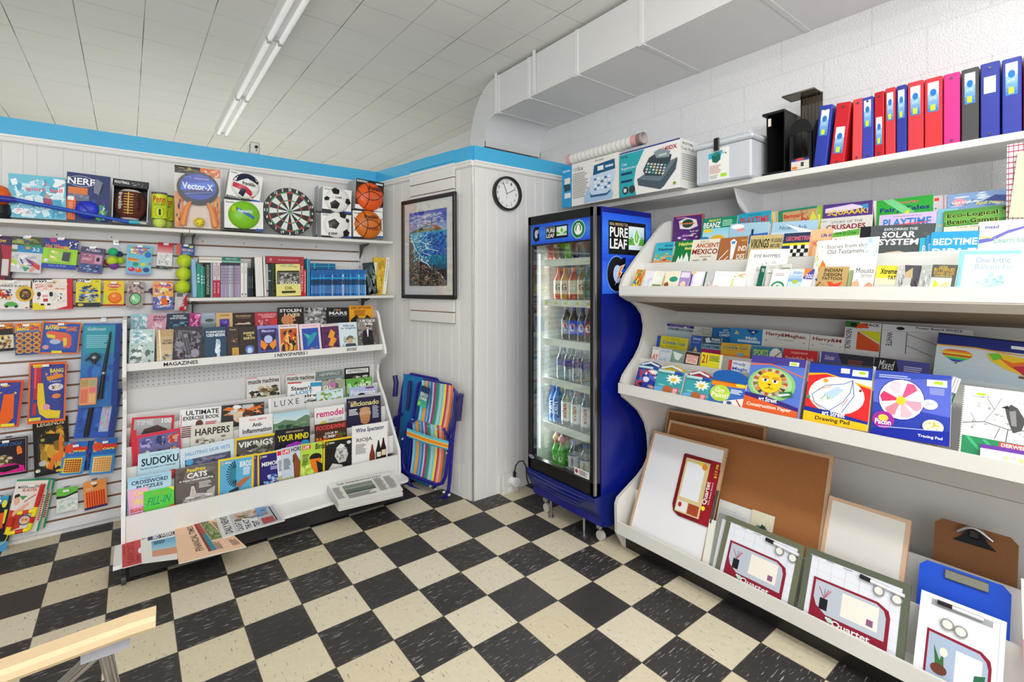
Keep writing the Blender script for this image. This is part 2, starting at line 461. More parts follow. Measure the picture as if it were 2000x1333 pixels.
def block_material():
    m, n, l, b = new_mat('painted_concrete_block')
    g = n.new('ShaderNodeNewGeometry'); sp = n.new('ShaderNodeSeparateXYZ'); l.new(g.outputs['Position'], sp.inputs[0])
    row = math_node(n, l, 'FLOOR', math_node(n, l, 'DIVIDE', math_node(n, l, 'SUBTRACT', sp.outputs[2], 0.13), 0.2032))
    sh = math_node(n, l, 'MULTIPLY', math_node(n, l, 'MODULO', math_node(n, l, 'ADD', row, 100.0), 2.0), 0.5)
    def edge(v):
        u = math_node(n, l, 'FRACT', v); return math_node(n, l, 'ABSOLUTE', math_node(n, l, 'SUBTRACT', u, 0.5))
    ex = edge(math_node(n, l, 'ADD', math_node(n, l, 'DIVIDE', sp.outputs[1], 0.4064), math_node(n, l, 'ADD', sh, 100.09)))
    ez = edge(math_node(n, l, 'DIVIDE', math_node(n, l, 'SUBTRACT', sp.outputs[2], 0.13), 0.2032))
    jx = math_node(n, l, 'GREATER_THAN', ex, 0.492); jz = math_node(n, l, 'GREATER_THAN', ez, 0.486)
    j = math_node(n, l, 'MAXIMUM', jx, jz)
    no = n.new('ShaderNodeTexNoise'); no.inputs['Scale'].default_value = 120; no.inputs['Detail'].default_value = 5; l.new(g.outputs['Position'], no.inputs['Vector'])
    l.new(mixc(n, l, math_node(n, l, 'MULTIPLY', j, 0.5), hx('e9e9ea'), hx('d8d8da')), b.inputs['Base Color'])
    h = math_node(n, l, 'SUBTRACT', no.outputs['Fac'], math_node(n, l, 'MULTIPLY', j, 1.2))
    bp = n.new('ShaderNodeBump'); bp.inputs['Strength'].default_value = 0.7; bp.inputs['Distance'].default_value = 0.006
    l.new(h, bp.inputs['Height']); l.new(bp.outputs[0], b.inputs['Normal']); b.inputs['Roughness'].default_value = 0.6
    return m
MAT['block'] = block_material()
struct('wall_right', MB().box((XR, -1.6, 0), (XR + .15, 9.5, ZC), 'fff', 'block'))
struct('wall_back', MB().box((-4.5, 9.4, 0), (XR, 9.5, ZC), 'e3e6df', 'paint'))
struct('wall_left', MB().box((-4.5, 3.8, 0), (-4.4, 9.5, ZC), 'e3e6df', 'paint'))

WALLC = 'e6e5e2'
def panel_wall(mb, p, q, z0, z1, col, seed, thick=0.09, flip=1):
    """panelling with vertical grooves, run from p to q; the grooved face looks to the left of p->q times flip"""
    p = Vector(p); q = Vector(q); d = (q - p); L = d.length; d.normalize()
    nrm = Vector((d.y, -d.x, 0)) * flip
    R_ = random.Random(seed); s = [0.0]; x = 0.03
    prof = [(0, 0)]
    while x < L - 0.01:
        prof += [(x - .0022, 0), (x, -0.002), (x + .0022, 0)]
        x += R_.choice((0.055, 0.085, 0.11, 0.075, 0.13))
    prof += [(L, 0), (L, -thick), (0, -thick)]
    P = [(p + d * a + nrm * b) for a, b in prof]
    n = len(P)
    vs = [(v.x, v.y, z0) for v in P] + [(v.x, v.y, z1) for v in P]
    mb.add(vs, [(i, (i + 1) % n, n + (i + 1) % n, n + i) for i in range(n)], col, 'paint')
    mb.add(vs, [tuple(range(n)), tuple(range(2 * n - 1, n - 1, -1))], col, 'paint')
    return mb
def strip(mb, p, q, z0, z1, out, back, col, mat='paint'):
    p = Vector((p[0], p[1], 0)); q = Vector((q[0], q[1], 0)); d = (q - p).normalized(); nr = Vector((d.y, -d.x, 0))
    c = [p + nr * out, q + nr * out, q - nr * back, p - nr * back]
    vs = [(v.x, v.y, z0) for v in c] + [(v.x, v.y, z1) for v in c]
    return mb.add(vs, [(0, 3, 2, 1), (4, 5, 6, 7), (0, 1, 5, 4), (1, 2, 6, 5), (2, 3, 7, 6), (3, 0, 4, 7)], col, mat)
AL = (-4.4, YA); AR = (PA.x, PA.y); BN = (PB.x, PB.y); CR = (XR, 2.688)
BLUE = '45b4e6'
struct('wall_partition_rack', panel_wall(MB(), (-2.2, YA, 0), PA, 0, ZP, WALLC, 4))
struct('wall_partition_side', panel_wall(MB(), PA, PB, 0, ZP, WALLC, 9))
struct('wall_partition_cooler', panel_wall(MB(), PB, (XR, 2.688, 0), 0, ZP, WALLC, 21))
m = MB(); strip(m, (-2.2, YA), AR, ZP - .092, ZP + .002, .014, .104, BLUE); struct('trim_1', m)
m = MB(); strip(m, AR, BN, ZP - .092, ZP + .003, .014, .104, BLUE); struct('trim_2', m)
m = MB(); strip(m, BN, CR, ZP - .092, ZP + .004, .014, .104, BLUE); struct('trim_3', m)
for i, (a, b) in enumerate((((-2.2, YA), AR), (AR, BN), (BN, CR))):
    m = MB(); strip(m, a, b, ZP - .104, ZP - .092, .024, 0, 'f2f1ee'); strip(m, a, b, ZP - .125, ZP - .104, .016, 0, 'ecebe8'); strip(m, a, b, ZP - .130, ZP - .125, .010, 0, 'e2e1de')
    struct('trim_%d' % (i + 4), m)
m = MB(); m.tube([(PB.x - .002, PB.y - .004, 0.0), (PB.x - .002, PB.y - .004, ZP - .13)], .006, 'c9c8c6', 'metal', 6); struct('trim_7', m)

# slatwall sheet fixed to the partition
SY = 3.772
def slatwall(name, x0, x1, z0, z1, yb=3.797, yf=SY, phase=1.008, sp=0.0762, plain=1.70):
    mb = MB()
    zs = []; k = math.ceil((z0 - phase) / sp)
    while phase + k * sp < z1 - .02: zs.append(phase + k * sp); k += 1
    zs = [z for z in zs if z < plain + .01]
    g = 0.0055
    pr = [(yb, z0), (yf, z0)]
    for z in zs: pr += [(yf, z - g), (yf + .009, z - g), (yf + .009, z + g), (yf, z + g)]
    pr += [(yf, z1), (yb, z1)]
    n = len(pr)
    vs = [(x0, a, b) for a, b in pr] + [(x1, a, b) for a, b in pr]
    for i in range(n):
        j = (i + 1) % n
        inner = (i >= 2 and (i - 2) % 4 in (0, 1, 2) and i < n - 3) 
        gr = abs(pr[i][0] - yf) > .001 or abs(pr[j][0] - yf) > .001
        col = '8a5f3c' if (gr and 1 < i < n - 3) else 'e4e4e6'
        mb.add(vs, [(i, n + i, n + j, j)], col, 'paint')
    mb.add(vs, [tuple(range(n - 1, -1, -1)), tuple(range(n, 2 * n))], 'e4e4e6', 'paint')
    R_ = random.Random(3)
    for x in [x0 + .1 + .24 * i for i in range(int((x1 - x0) / .24))]:
        for z in (z1 - .045,):
            mb.add([(x + .004 * cos(a * pi / 3), yf - .0004, z + .004 * sin(a * pi / 3)) for a in range(6)], [(0, 1, 2, 3, 4, 5)], '222', 'paint')
    return mb
b = slatwall('slatwall', -1.9, 0.24, 0.035, 1.765)
build('slatwall', b, label='white slatwall sheet carrying the hanging toys, left of the magazine rack', cat='slatwall')
b = slatwall('slatwall', 0.243, 1.39, 0.035, 1.765)
build('slatwall', b, label='white slatwall sheet behind the book shelf and magazine rack', cat='slatwall')

# shelves on the slatwall
def shelf_A(x0, x1, zt, label, nm='wall_shelf'):
    t = thing(nm, label, 'shelf', ((x0 + x1) / 2, 3.65, zt - .02))
    M = Matrix.Translation(-t.location)
    mb = MB(); mb.M = M; mb.bbox((x0, 3.525, zt - .02), (x1, SY - .001, zt), 'e2e0dc', 'paint', .002); build('board', mb, t)
    for x in (x0 + .03, x1 - .17 if x1 > 1 else x1 - .03):
        mb = MB(); mb.M = M
        mb.prism([(SY - .002, zt - .02), (3.58, zt - .02), (3.60, zt - .032), (3.70, zt - .05), (SY - .03, zt - .10), (SY - .002, zt - .13)], x - .002, x + .002, '3b3b40', 'steel', 'x')
        build('bracket', mb, t)
    return t
shelf_A(-1.5, .252, 1.770, 'long white shelf holding balls and sport toys, left stretch')
shelf_A(.254, 1.565, 1.770, 'white shelf holding the dartboard and boxed balls, right stretch')
shelf_A(.253, 1.575, 1.354, 'white shelf with upright books below the dartboard')
b = MB(); b.box((1.392, SY + .008, .9), (1.435, YA - .001, 1.75), 'd9d9dc', 'steel')
for k in range(20): b.box((1.396, SY + .0068, .93 + k * .04), (1.4, SY + .008, .945 + k * .04), '333', 'steel')
build('shelf_standard', b, label='slotted steel upright at the right end of the slatwall', cat='bracket')

# strip light on the ceiling
def strip_light(y0, y1, label):
    t = thing('strip_light', label, 'ceiling light', (.70, (y0 + y1) / 2, ZC))
    M = Matrix.Translation((-.70, -(y0 + y1) / 2, -ZC)) 
    mb = MB(); mb.M = M
    mb.prism([(.635, ZC - .001), (.65, ZC - .035), (.75, ZC - .035), (.765, ZC - .001)], y0, y1, 'e6e6e4', 'steel', 'y'); build('housing', mb, t)
    n = 2
    for x in (.668, .735):
        L = (y1 - y0)
        mb = MB(); mb.M = M; mb.tube([(x, y0 + .02, ZC - .052), (x, y1 - .02, ZC - .052)], .0155, 'fff', 'tube', 12); build('tube', mb, t)
    for y in (y0 + .012, y1 - .012):
        mb = MB(); mb.M = M
        mb.box((.65, y - .01, ZC - .05), (.755, y + .01, ZC - .03), 'cfcfce', 'steel')
        for x in (.668, .735): mb.box((x - .014, y - .006, ZC - .072), (x + .014, y + .006, ZC - .04), 'c4c4c2', 'steel')
        build('lamp_holder', mb, t)
for a, b_, L in ((.95, 2.17, 'nearest white twin tube strip light on the ceiling'), (2.17, 3.39, 'white twin tube strip light, second from the camera'), (3.39, 4.61, 'white twin tube strip light above the magazine rack partition'), (4.61, 5.83, 'farthest white twin tube strip light beyond the partition')):
    strip_light(a, b_, L)

# duct
def duct():
    t = thing('air_duct', 'white painted rectangular air duct along the block wall under the ceiling', 'duct', (2.46, 1.5, 2.746))
    M = Matrix.Translation(-t.location)
    x0, x1, zb, zt, ye = 2.173, XR - .002, 2.746, 3.026, 3.017
    mb = MB(); mb.M = M
    mb.box((x0, -1.55, zb), (x1, ye, zt), 'e4e4e4', 'steel'); build('duct_run', mb, t)
    mb = MB(); mb.M = M
    def elbow_pt(r, a): return (ye - .02 + r * sin(a), 2.57 + r * cos(a))
    N = 12; ri, ro = .176, .456
    inn = [(ye + ri * .8 * sin(a), 2.57 + ri * cos(a)) for a in [pi / 2 * i / N for i in range(N + 1)]]
    out = [(ye + .36 * sin(a), 2.57 + ro * cos(a)) for a in [pi / 2 * i / N for i in range(N + 1)]]
    for i in range(N):
        vs = [(x0, *inn[i]), (x0, *inn[i + 1]), (x0, *out[i + 1]), (x0, *out[i]), (x1, *inn[i]), (x1, *inn[i + 1]), (x1, *out[i + 1]), (x1, *out[i])]
        mb.add(vs, [(0, 1, 2, 3), (7, 6, 5, 4)], 'e0e0e0', 'steel'); mb.add(vs, [(0, 4, 5, 1), (3, 2, 6, 7)], 'e4e4e6', 'steel', True)
    ya, yb = inn[-1][0], out[-1][0]
    # short drop below the elbow, open at the bottom
    for (a, b_) in (((x0, ya, 2.53), (x0 + .004, yb, 2.57)), ((x1 - .004, ya, 2.53), (x1, yb, 2.57)), ((x0, ya, 2.53), (x1, ya + .004, 2.57)), ((x0, yb - .004, 2.53), (x1, yb, 2.57))):
        mb.box(a, b_, 'e2e2e2', 'steel')
    mb.box((x0 + .01, ya + .01, 2.565), (x1 - .01, yb - .01, 2.572), '4a4238', 'steel')  # dark sheet across the mouth, its colour stands in for the shade inside
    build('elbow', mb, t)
    for y in (2.98, 2.62, 2.15, 1.66, 1.05, .45):
        mb = MB(); mb.M = M
        mb.box((x0 - .004, y - .012, zb - .004), (x0, y + .012, zt + .001), 'ececec', 'steel')
        mb.box((x0 - .004, y - .012, zb - .004), (x1 - .01, y + .012, zb), 'e0e0e0', 'steel')
        mb.box((x0 - .005, y - .018, zb - .010), (x0 + .02, y + .018, zb - .002), 'e8e8e8', 'steel')
        build('seam', mb, t)
    for y in (3.0, 2.55, .75):
        mb = MB(); mb.M = M
        mb.box((x0 - .012, y - .014, zb - .006), (x0 - .008, y + .014, ZC - .001), 'f0f0f0', 'steel'); build('hanger_strap', mb, t)
duct()
b = MB(); b.box((2.20, 3.05, 2.2), (XR - .004, 3.30, 2.47), 'dcdad6'); b.box((2.22, 3.07, 2.468), (XR - .02, 3.28, 2.472), '3c362e')  # dark sheet on top paints the shade of the gap under the elbow
b.box((1.95, 2.84, 2.30), (XR - .004, 3.05, ZP + .03), 'ecebe8')
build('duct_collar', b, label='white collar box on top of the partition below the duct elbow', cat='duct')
# ------------------------------------------------------------------ right display unit
UY1, UY0 = 1.735, -0.95
PROF = [(2.62, 0.0), (2.106, 0.001), (2.067, .064), (2.042, .10), (2.038, .253), (2.055, .284), (2.14, .323), (2.225, .36), (2.285, .40), (2.315, .44), (2.325, .49), (2.316, .58),
        (2.29, .65), (2.23, .725), (2.15, .785), (2.095, .822), (2.080, .854), (2.082, .909), (2.10, .94), (2.14, .978), (2.20, 1.03), (2.245, 1.085), (2.275, 1.15), (2.283, 1.20), (2.265, 1.265), (2.22, 1.312),
        (2.16, 1.345), (2.10, 1.366), (2.078, 1.385), (2.078, 1.43), (2.105, 1.482), (2.20, 1.575), (2.43, 1.775), (2.465, 1.80), (2.51, 1.815), (2.62, 1.82)]
WHT = 'e3e1dc'
def unit_right():
    t = thing('display_unit', 'long white curved-front display unit with three book decks along the block wall', 'display shelf', (2.35, .4, 0))
    M = Matrix.Translation(-t.location)
    for y in (UY1, UY0):
        mb = MB(); mb.M = M; mb.prism(PROF, y - .018, y, WHT, 'paint', 'y', 'd3cec4'); build('side_panel', mb, t)
    def deck(nm, boards):
        mb = MB(); mb.M = M
        for (x0, z0, x1, z1, *c) in boards:
            mb.box((x0, UY0 + .001, z0), (x1, UY1 - .0185, z1), c[0] if c else WHT, 'paint')
        return build(nm, mb, t)
    deck('upper_deck', [(2.06, 1.400, 2.56, 1.408), (2.262, 1.408, 2.272, 1.555), (2.272, 1.50, 2.56, 1.508), (2.402, 1.508, 2.41, 1.60), (2.41, 1.565, 2.6, 1.573), (2.50, 1.573, 2.508, 1.66), (2.508, 1.62, 2.6, 1.628)])
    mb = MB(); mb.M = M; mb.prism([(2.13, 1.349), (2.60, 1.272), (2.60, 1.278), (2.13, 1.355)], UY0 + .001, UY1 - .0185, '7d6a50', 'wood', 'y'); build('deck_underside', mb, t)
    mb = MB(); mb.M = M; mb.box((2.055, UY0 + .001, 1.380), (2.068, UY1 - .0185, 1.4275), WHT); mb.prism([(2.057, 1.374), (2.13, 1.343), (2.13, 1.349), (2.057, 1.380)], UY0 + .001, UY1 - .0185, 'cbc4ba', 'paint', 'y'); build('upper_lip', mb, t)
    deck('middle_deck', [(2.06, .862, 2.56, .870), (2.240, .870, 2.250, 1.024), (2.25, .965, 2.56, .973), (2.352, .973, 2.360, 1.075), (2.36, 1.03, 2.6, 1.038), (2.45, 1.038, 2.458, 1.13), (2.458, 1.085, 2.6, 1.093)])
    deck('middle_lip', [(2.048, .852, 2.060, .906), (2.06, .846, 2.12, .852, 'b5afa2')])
    deck('bottom_deck', [(2.05, .107, 2.56, .115), (2.190, .115, 2.200, .297), (2.2, .196, 2.56, .204), (2.345, .204, 2.355, .406), (2.355, .30, 2.56, .308)])
    deck('bottom_lip', [(2.038, .100, 2.050, .164)])
    deck('kick_board', [(2.112, 0.001, 2.124, .099, '1d1b1a')])
    deck('back_panel', [(2.60, .30, 2.612, .62, 'dddad8'), (2.60, .622, 2.612, 1.06, 'd6d2ce'), (2.60, 1.062, 2.612, 1.372, 'd6d2ce'), (2.60, 1.40, 2.612, 1.74, 'd9d8d8')])
    return t
unit_right()

# shelf on brackets above it
t = thing('wall_shelf', 'long white wall shelf holding binders and boxed calculators over the display unit', 'shelf', (2.58, .8, 1.937))
M_ = Matrix.Translation(-t.location)
mb = MB(); mb.M = M_; mb.bbox((2.412, -.95, 1.937), (XR - .001, 2.66, 1.964), 'e4e2de', 'paint', .002); build('board', mb, t)
for y in (1.285, 2.45, -.3):
    mb = MB(); mb.M = M_
    arc = [(2.45, 1.936)] + [(2.47 + .25 * (1 - cos(a)), 1.915 - .13 * sin(a)) for a in [i * pi / 16 for i in range(1, 9)]] + [(XR - .002, 1.70), (XR - .002, 1.936)]
    mb.prism(arc, y - .004, y + .004, 'e6e6ea', 'steel', 'y'); build('bracket', mb, t)

# ------------------------------------------------------------------ magazine rack
RX0, RX1 = -.063, 1.425
RPROF = [(3.755, .03), (3.14, .03), (3.121, .148), (3.128, .294), (3.249, .443), (3.385, .618), (3.45, .68), (3.495, .735), (3.51, .785), (3.495, .835), (3.45, .872), (3.39, .905), (3.362, .932), (3.362, .955), (3.376, .985), (3.442, 1.10), (3.495, 1.215), (3.515, 1.236), (3.56, 1.245), (3.755, 1.245)]
def rack():
    t = thing('magazine_rack', 'white tiered magazine rack with pegboard panel standing on a low board', 'magazine rack', (.7, 3.4, 0))
    M = Matrix.Translation(-t.location)
    for x in (RX0, RX1):
        mb = MB(); mb.M = M; mb.prism(RPROF, x, x + .018, 'e6e5e2', 'paint', 'x', 'efefee'); build('side_panel', mb, t)
    xa, xb = RX0 + .019, RX1 - .001
    def boards(nm, L, col='e4e3df'):
        mb = MB(); mb.M = M
        for (y0, z0, y1, z1) in L: mb.box((xa, y0, z0), (xb, y1, z1), col, 'paint')
        return build(nm, mb, t)
    boards('top_shelf', [(3.408, .962, 3.74, .970), (3.55, .97, 3.558, 1.07), (3.558, 1.03, 3.74, 1.038)])
    boards('top_lip', [(3.396, .958, 3.408, 1.000)], 'ecebe8')
    boards('fascia', [(3.128, .10, 3.138, .262)], 'e6e5e1')
    LP_ = [(3.138, .262), (3.21, .376), (3.28, .464), (3.35, .554), (3.42, .642), (3.49, .704), (3.556, .82)]
    boards('magazine_tiers', [(3.139, .120, 3.208, .128)] + [q for k in range(1, 6) for q in ((LP_[k][0], LP_[k][1] - .122, LP_[k][0] + .003, LP_[k][1]), (LP_[k][0] + .003, LP_[k][1] - .122, LP_[k + 1][0], LP_[k][1] - .119))], 'e9e8e6')
    boards('back_board', [(3.56, .62, 3.572, .832)], 'dfdedd')
    mb = MB(); mb.M = M; mb.box((xa, 3.56, .833), (xb, 3.572, .957), 'd5d5d6', 'paint')
    k = 0
    for i in range(58):
        for j in range(5):
            x = xa + .02 + i * .0254; z = .845 + j * .0235
            mb.add([(x + .0032 * cos(a * pi / 3), 3.5597, z + .0032 * sin(a * pi / 3)) for a in range(6)], [(0, 1, 2, 3, 4, 5)], '55555a', 'paint')
    build('pegboard', mb, t)
    for s, x, w, px in (('MAGAZINES', .12, .165, 1), ('I NEWSPAPERS I', .70, .20, 1), ('BOOKS', 1.165, .068, 1)):
        mb = MB(); mb.M = M
        Art(mb, 1, 1, 3.3958, 'matte', P=lambda a, b, o, x=x, w=w: (x + a * w, 3.3958 - o, .991 - b * .022)).run([('T', s, 0, 0, 1, 1, '2c2a2a')])
        build('lettering', mb, t)
    # low base board with casters
    mb = MB(); mb.M = M
    fl, fr = (-.088, 2.905), (1.455, 3.005)
    bl, br = (-.088, 3.14), (1.447, 3.14)
    pts = [fl] + [(fr[0] - .03 + .03 * sin(a), fr[1] + .03 - .03 * cos(a)) for a in [i * pi / 8 for i in range(5)]] + [(br[0] + .01, br[1]), bl]
    mb.prism(pts, .108, .126, 'e9e8e5', 'paint', 'z', 'f0efee'); build('base_board', mb, t)
    mb = MB(); mb.M = M; mb.box((-.03, 2.98, .02), (1.40, 3.00, .107), '1f1e20', 'steel'); build('base_rail', mb, t)
    for x, y in ((-.05, 2.97), (1.40, 3.07), (1.38, 3.6), (-.02, 3.6)):
        mb = MB(); mb.M = M @ Matrix.Translation((x, y, 0)); mb.lathe([(.001, .10), (.014, .10), (.014, .06), (.009, .05)], '2b2b2d', 'steel', 10)
        mb.tube([(-.009, 0, .026), (.009, 0, .026)], .025, '38383a', 'plastic', 14); build('caster', mb, t)
    return t
rack()

# ------------------------------------------------------------------ drinks cooler
KX0, KX1, KY0, KY1, KZ0, KZ1 = 1.952, 2.437, 1.790, 2.362, .115, 1.862
def cooler():
    t = thing('drinks_cooler', 'tall blue glass-door drinks cooler between the partition and the display unit', 'refrigerator', (2.2, 2.08, 0))
    M = Matrix.Translation(-t.location)
    NAVY = '1410a0'
    mb = MB(); mb.M = M
    x0, x1, y0, y1, z0, z1 = KX0 + .045, KX1, KY0, KY1, KZ0, KZ1
    w = .035; X0 = x0; IN = 'e6ece8'
    mb.box((X0, y0, z0), (x1, y0 + w, z1), '08187c', 'plastic', {'f': '08187c', 'k': IN})
    mb.box((X0, y1 - w, z0), (x1, y1, z1), '0d1480', 'steel', {'f': IN})
    mb.box((X0, y0 + w, z1 - .05), (x1, y1 - w, z1), '15151a', 'steel', {'b': IN})
    mb.box((X0, y0 + w, z0), (x1, y1 - w, .30), '0d1480', 'steel', {'t': IN})
    mb.box((x1 - .03, y0 + w, .30), (x1, y1 - w, z1 - .05), '0d1480', 'steel', {'l': 'dfe6e2'})
    build('cabinet', mb, t)
    mb = MB(); mb.M = M     # printed side graphic: upper half brighter blue
    Pm = lambda a, b, o: (X0 + .006 + a * (x1 - X0 - .012), y0 - .0004 - o, z1 - .03 - b * (z1 - .03 - 1.385))
    Art(mb, .43, .447, 0, 'print', P=Pm).run([('r', 0, 0, 1, 1, '1f50d8'), ('g', 0, .0, 1, .2, '2058e0', '3a78f0', 6), ('g', 0, .2, 1, .4, '3a78f0', '1c49d2', 8), ('g', 0, .6, 1, .2, '2459dd', '3b74ee', 6), ('g', 0, .8, 1, .2, '3b74ee', '2a62e4', 6),
        ('r', .12, .09, .76, .42, '08090c'), ('r', .52, .14, .33, .30, 'cfe6ea'), ('g', .52, .14, .33, .14, 'eaf6fb', 'bfe2ee', 4), ('r', .52, .30, .33, .08, '5fae3e'), ('n', .52, .27, .33, .1, '3d8b2c 76c153 2f7524', 22, 5), ('r', .52, .38, .33, .06, 'e9f4fa'),
        ('e', .685, .28, .07, .11, 'eef8f2'), ('p', [(.685, .17), (.74, .27), (.70, .35), (.66, .34), (.64, .27)], '6bc24a'), ('p', [(.685, .20), (.70, .28), (.685, .34), (.665, .28)], 'bfe8a0'),
        ('t', 'REAL BREWED TEA', .14, .115, .36, .035, 'e0c998'), ('T', 'PURE', .14, .17, .36, .125, 'f2f2ee'), ('T', 'LEAF', .14, .315, .34, .125, 'f2f2ee')])
    # large G with a bolt
    g0 = onY(1185, 502, y0 - .004); g1 = onY(1221, 570, y0 - .004)
    Pg = lambda a, b, o: (g0.x + a * (g1.x - g0.x), y0 - .0035 - o, g0.z + .003 - b * (g0.z - g1.z))
    G = [(.5 + .5 * cos(a), .5 + .5 * sin(a)) for a in [radians(d) for d in range(-60, 1, 12)][0:1]]
    ring = []
    A = [radians(d) for d in range(40, 321, 10)]
    outer = [(.52 + .50 * cos(a), .5 + .5 * sin(a)) for a in A]; inner = [(.56 + .24 * cos(a), .5 + .27 * sin(a)) for a in A]
    ops = []
    for gw, gc in ((.05, '6fa0f4'), (0, '07070a')):
        for i in range(len(A) - 1):
            o1, o2 = outer[i], outer[i + 1]; q1, q2 = inner[i], inner[i + 1]
            s = 1 + gw * 1.4
            f = lambda p: (.52 + (p[0] - .52) * s, .5 + (p[1] - .5) * s)
            ops.append(('p', [f(o1), f(o2), q2, q1], gc))
    ops += [('p', [(.55, .46), (1.0, .46), (1.0, .95), (.84, .95), (.78, .86), (.78, .60), (.55, .60)], '07070a'), ('p', [(.78, .05), (1.0, .0), (1.0, .33), (.80, .33)], '07070a'),
            ('e', .56, .5, .23, .26, 'b9cbee'), ('p', [(.60, .5), (.79, .5), (.79, .62), (.60, .62)], '07070a'),
            ('p', [(.98, .20), (.70, .27), (.52, .55), (.62, .55), (.40, .84), (.84, .44), (.74, .44)], 'f4f4f4'), ('p', [(.90, .23), (.70, .29), (.56, .53), (.66, .53), (.48, .76), (.76, .46), (.68, .46)], 'f08a2a'), ('p', [(.90, .23), (.72, .42), (.58, .58), (.48, .76), (.76, .46), (.70, .45)], 'd8501c')]
    Art(mb, .2, .235, 0, 'print', P=Pg, step=.00006).run(ops)
    build('side_graphic', mb, t)
    # door
    dx0, dx1 = KX0, KX0 + .042
    mb = MB(); mb.M = M
    BK = '0e0e10'
    zb, zt = .285, KZ1 - .002
    ya, yb = KY0 + .002, KY1
    fr = .042
    mb.bbox((dx0, yb - fr * .75, zb), (dx1, yb, zt), BK, 'plastic'); mb.bbox((dx0, ya, zb), (dx1, ya + fr, zt), BK, 'plastic')
    mb.bbox((dx0, ya, zt - .055), (dx1, yb, zt), BK, 'plastic'); mb.bbox((dx0, ya, zb), (dx1, yb, zb + .075), BK, 'plastic')
    mb.box((dx0 + .004, ya + .03, zt - .185), (dx1, yb - .02, zt - .05), BK, 'plastic')
    mb.box((dx0 - .006, ya - .001, zb + .01), (dx0 + .01, ya + .010, zt), '9a9aa0', 'metal')
    d = build('door', mb, t)
    mb = MB(); mb.M = M; mb.box((dx0 + .012, ya + fr, zb + .075), (dx0 + .016, yb - fr * .75, zt - .185), 'fff', 'glass'); build('glass_pane', mb, d)
    mb = MB(); mb.M = M
    Ph = lambda a, b, o: (dx0 + .0035 - o, yb - .030 - a * (yb - ya - .066), zt - .052 - b * .125)
    Art(mb, .50, .125, 0, 'print', P=Ph).run([('r', 0, 0, 1, 1, '1b50d6'), ('g', 0, 0, 1, .5, '1c50d6', '3d85f2', 6), ('g', 0, .5, 1, .5, '3d85f2', '1d52d8', 6),
        ('r', .27, .20, .38, .60, '07080b'), ('r', .46, .27, .17, .42, 'd9ecf2'), ('r', .46, .50, .17, .12, '69b046'), ('e', .545, .45, .05, .15, 'eff8f0'), ('p', [(.545, .30), (.58, .45), (.55, .58), (.52, .45)], '6bc24a'), ('T', 'PURE', .285, .31, .15, .19, 'f2f2ee'), ('T', 'LEAF', .285, .55, .14, .19, 'f2f2ee'), ('t', 'REAL BREWED TEA', .285, .235, .15, .05, 'e0c998'),
        ('e', .815, .5, .105, .42, 'eaf3ea'), ('e', .815, .5, .098, .395, '0f7a4a'), ('e', .815, .5, .062, .25, 'f0f5ee'), ('e', .815, .47, .045, .2, '0f7a4a'), ('p', [(.79, .42), (.84, .42), (.85, .72), (.78, .72)], 'f0f5ee'), ('e', .815, .40, .022, .10, 'f0f5ee'), ('p', [(.785, .28), (.80, .20), (.815, .28), (.83, .20), (.845, .28)], 'f0f5ee')])
    P2 = lambda a, b, o: (dx0 + .003 - o, yb - .045 - a * .062, zt - .066 - b * .095)
    Art(mb, .062, .095, 0, 'print', P=P2, step=.00004).run([o_ for o_ in ops if not (o_[0] == 'p' and o_[2] == '6fa0f4')])
    build('door_header', mb, d)
    mb = MB(); mb.M = M
    Art(mb, .1, .05, 0, 'print', P=lambda a, b, o: (dx0 + .0115 - o, ya + .055 + (1 - a) * .115, .402 - b * .04)).run([('r', 0, 0, 1, 1, 'eeeeec'), ('e', .15, .45, .11, .3, 'c8352f'), ('e', .15, .45, .05, .14, '2a3f9a'), ('x', .32, .15, .6, .7, 4, '555')])
    build('sticker', mb, d)
    mb = MB(); mb.M = M
    Art(mb, .1, .05, 0, 'print', P=lambda a, b, o: (dx0 - .0005 - o, yb - .012 - a * .05, .372 - b * .022)).run([('e', .5, .5, .5, .5, 'd9dde4'), ('e', .5, .5, .44, .4, '2a4f9a'), ('t', 'True', .2, .3, .6, .4, 'fff')])
    build('sticker', mb, d)
    # bulging front skirt
    mb = MB(); mb.M = M
    N = 10; z0s, z1s = .100, .283
    prof = [(KX0 - .01, z1s)] + [(KX0 - .012 + .10 * (i / N) ** 1.6, z1s - (z1s - z0s) * (i / N)) for i in range(1, N + 1)] + [(KX0 + .16, z0s), (KX0 + .16, z1s)]
    mb.prism(prof, KY0 - .001, KY1 + .001, '12226e', 'plastic', 'y')
    for j in range(4):
        z = z1s - .02 - j * .028; f = (z1s - z) / (z1s - z0s); xx = KX0 - .014 + .10 * f ** 1.6
        mb.tube([(xx - .002, KY1 - .03 - .02 * j, z + .006), (xx - .004, (KY0 + KY1) / 2, z - .004), (xx - .002, KY0 + .06 + .04 * j, z + .001)], .0022, '3c46a8', 'plastic', 6)
    build('skirt', mb, t)
    for x, y in ((2.06, 1.86), (2.05, 2.30), (2.38, 1.85), (2.38, 2.30)):
        mb = MB(); mb.M = M @ Matrix.Translation((x, y, 0)); mb.lathe([(.001, .125), (.02, .125), (.02, .07), (.012, .055)], 'b9b9b9', 'metal', 12)
        mb.tube([(-.011, -.01, .028), (.011, -.01, .028)], .027, 'c6c2b8', 'plastic', 16); build('caster', mb, t)
    for y in (1.94, 2.22):
        mb = MB(); mb.M = M @ Matrix.Translation((2.02, y, 0)); mb.lathe([(.001, .125), (.008, .125), (.008, .012), (.018, .01), (.018, .001), (.001, .001)], 'a9a9ab', 'metal', 10); build('levelling_foot', mb, t)
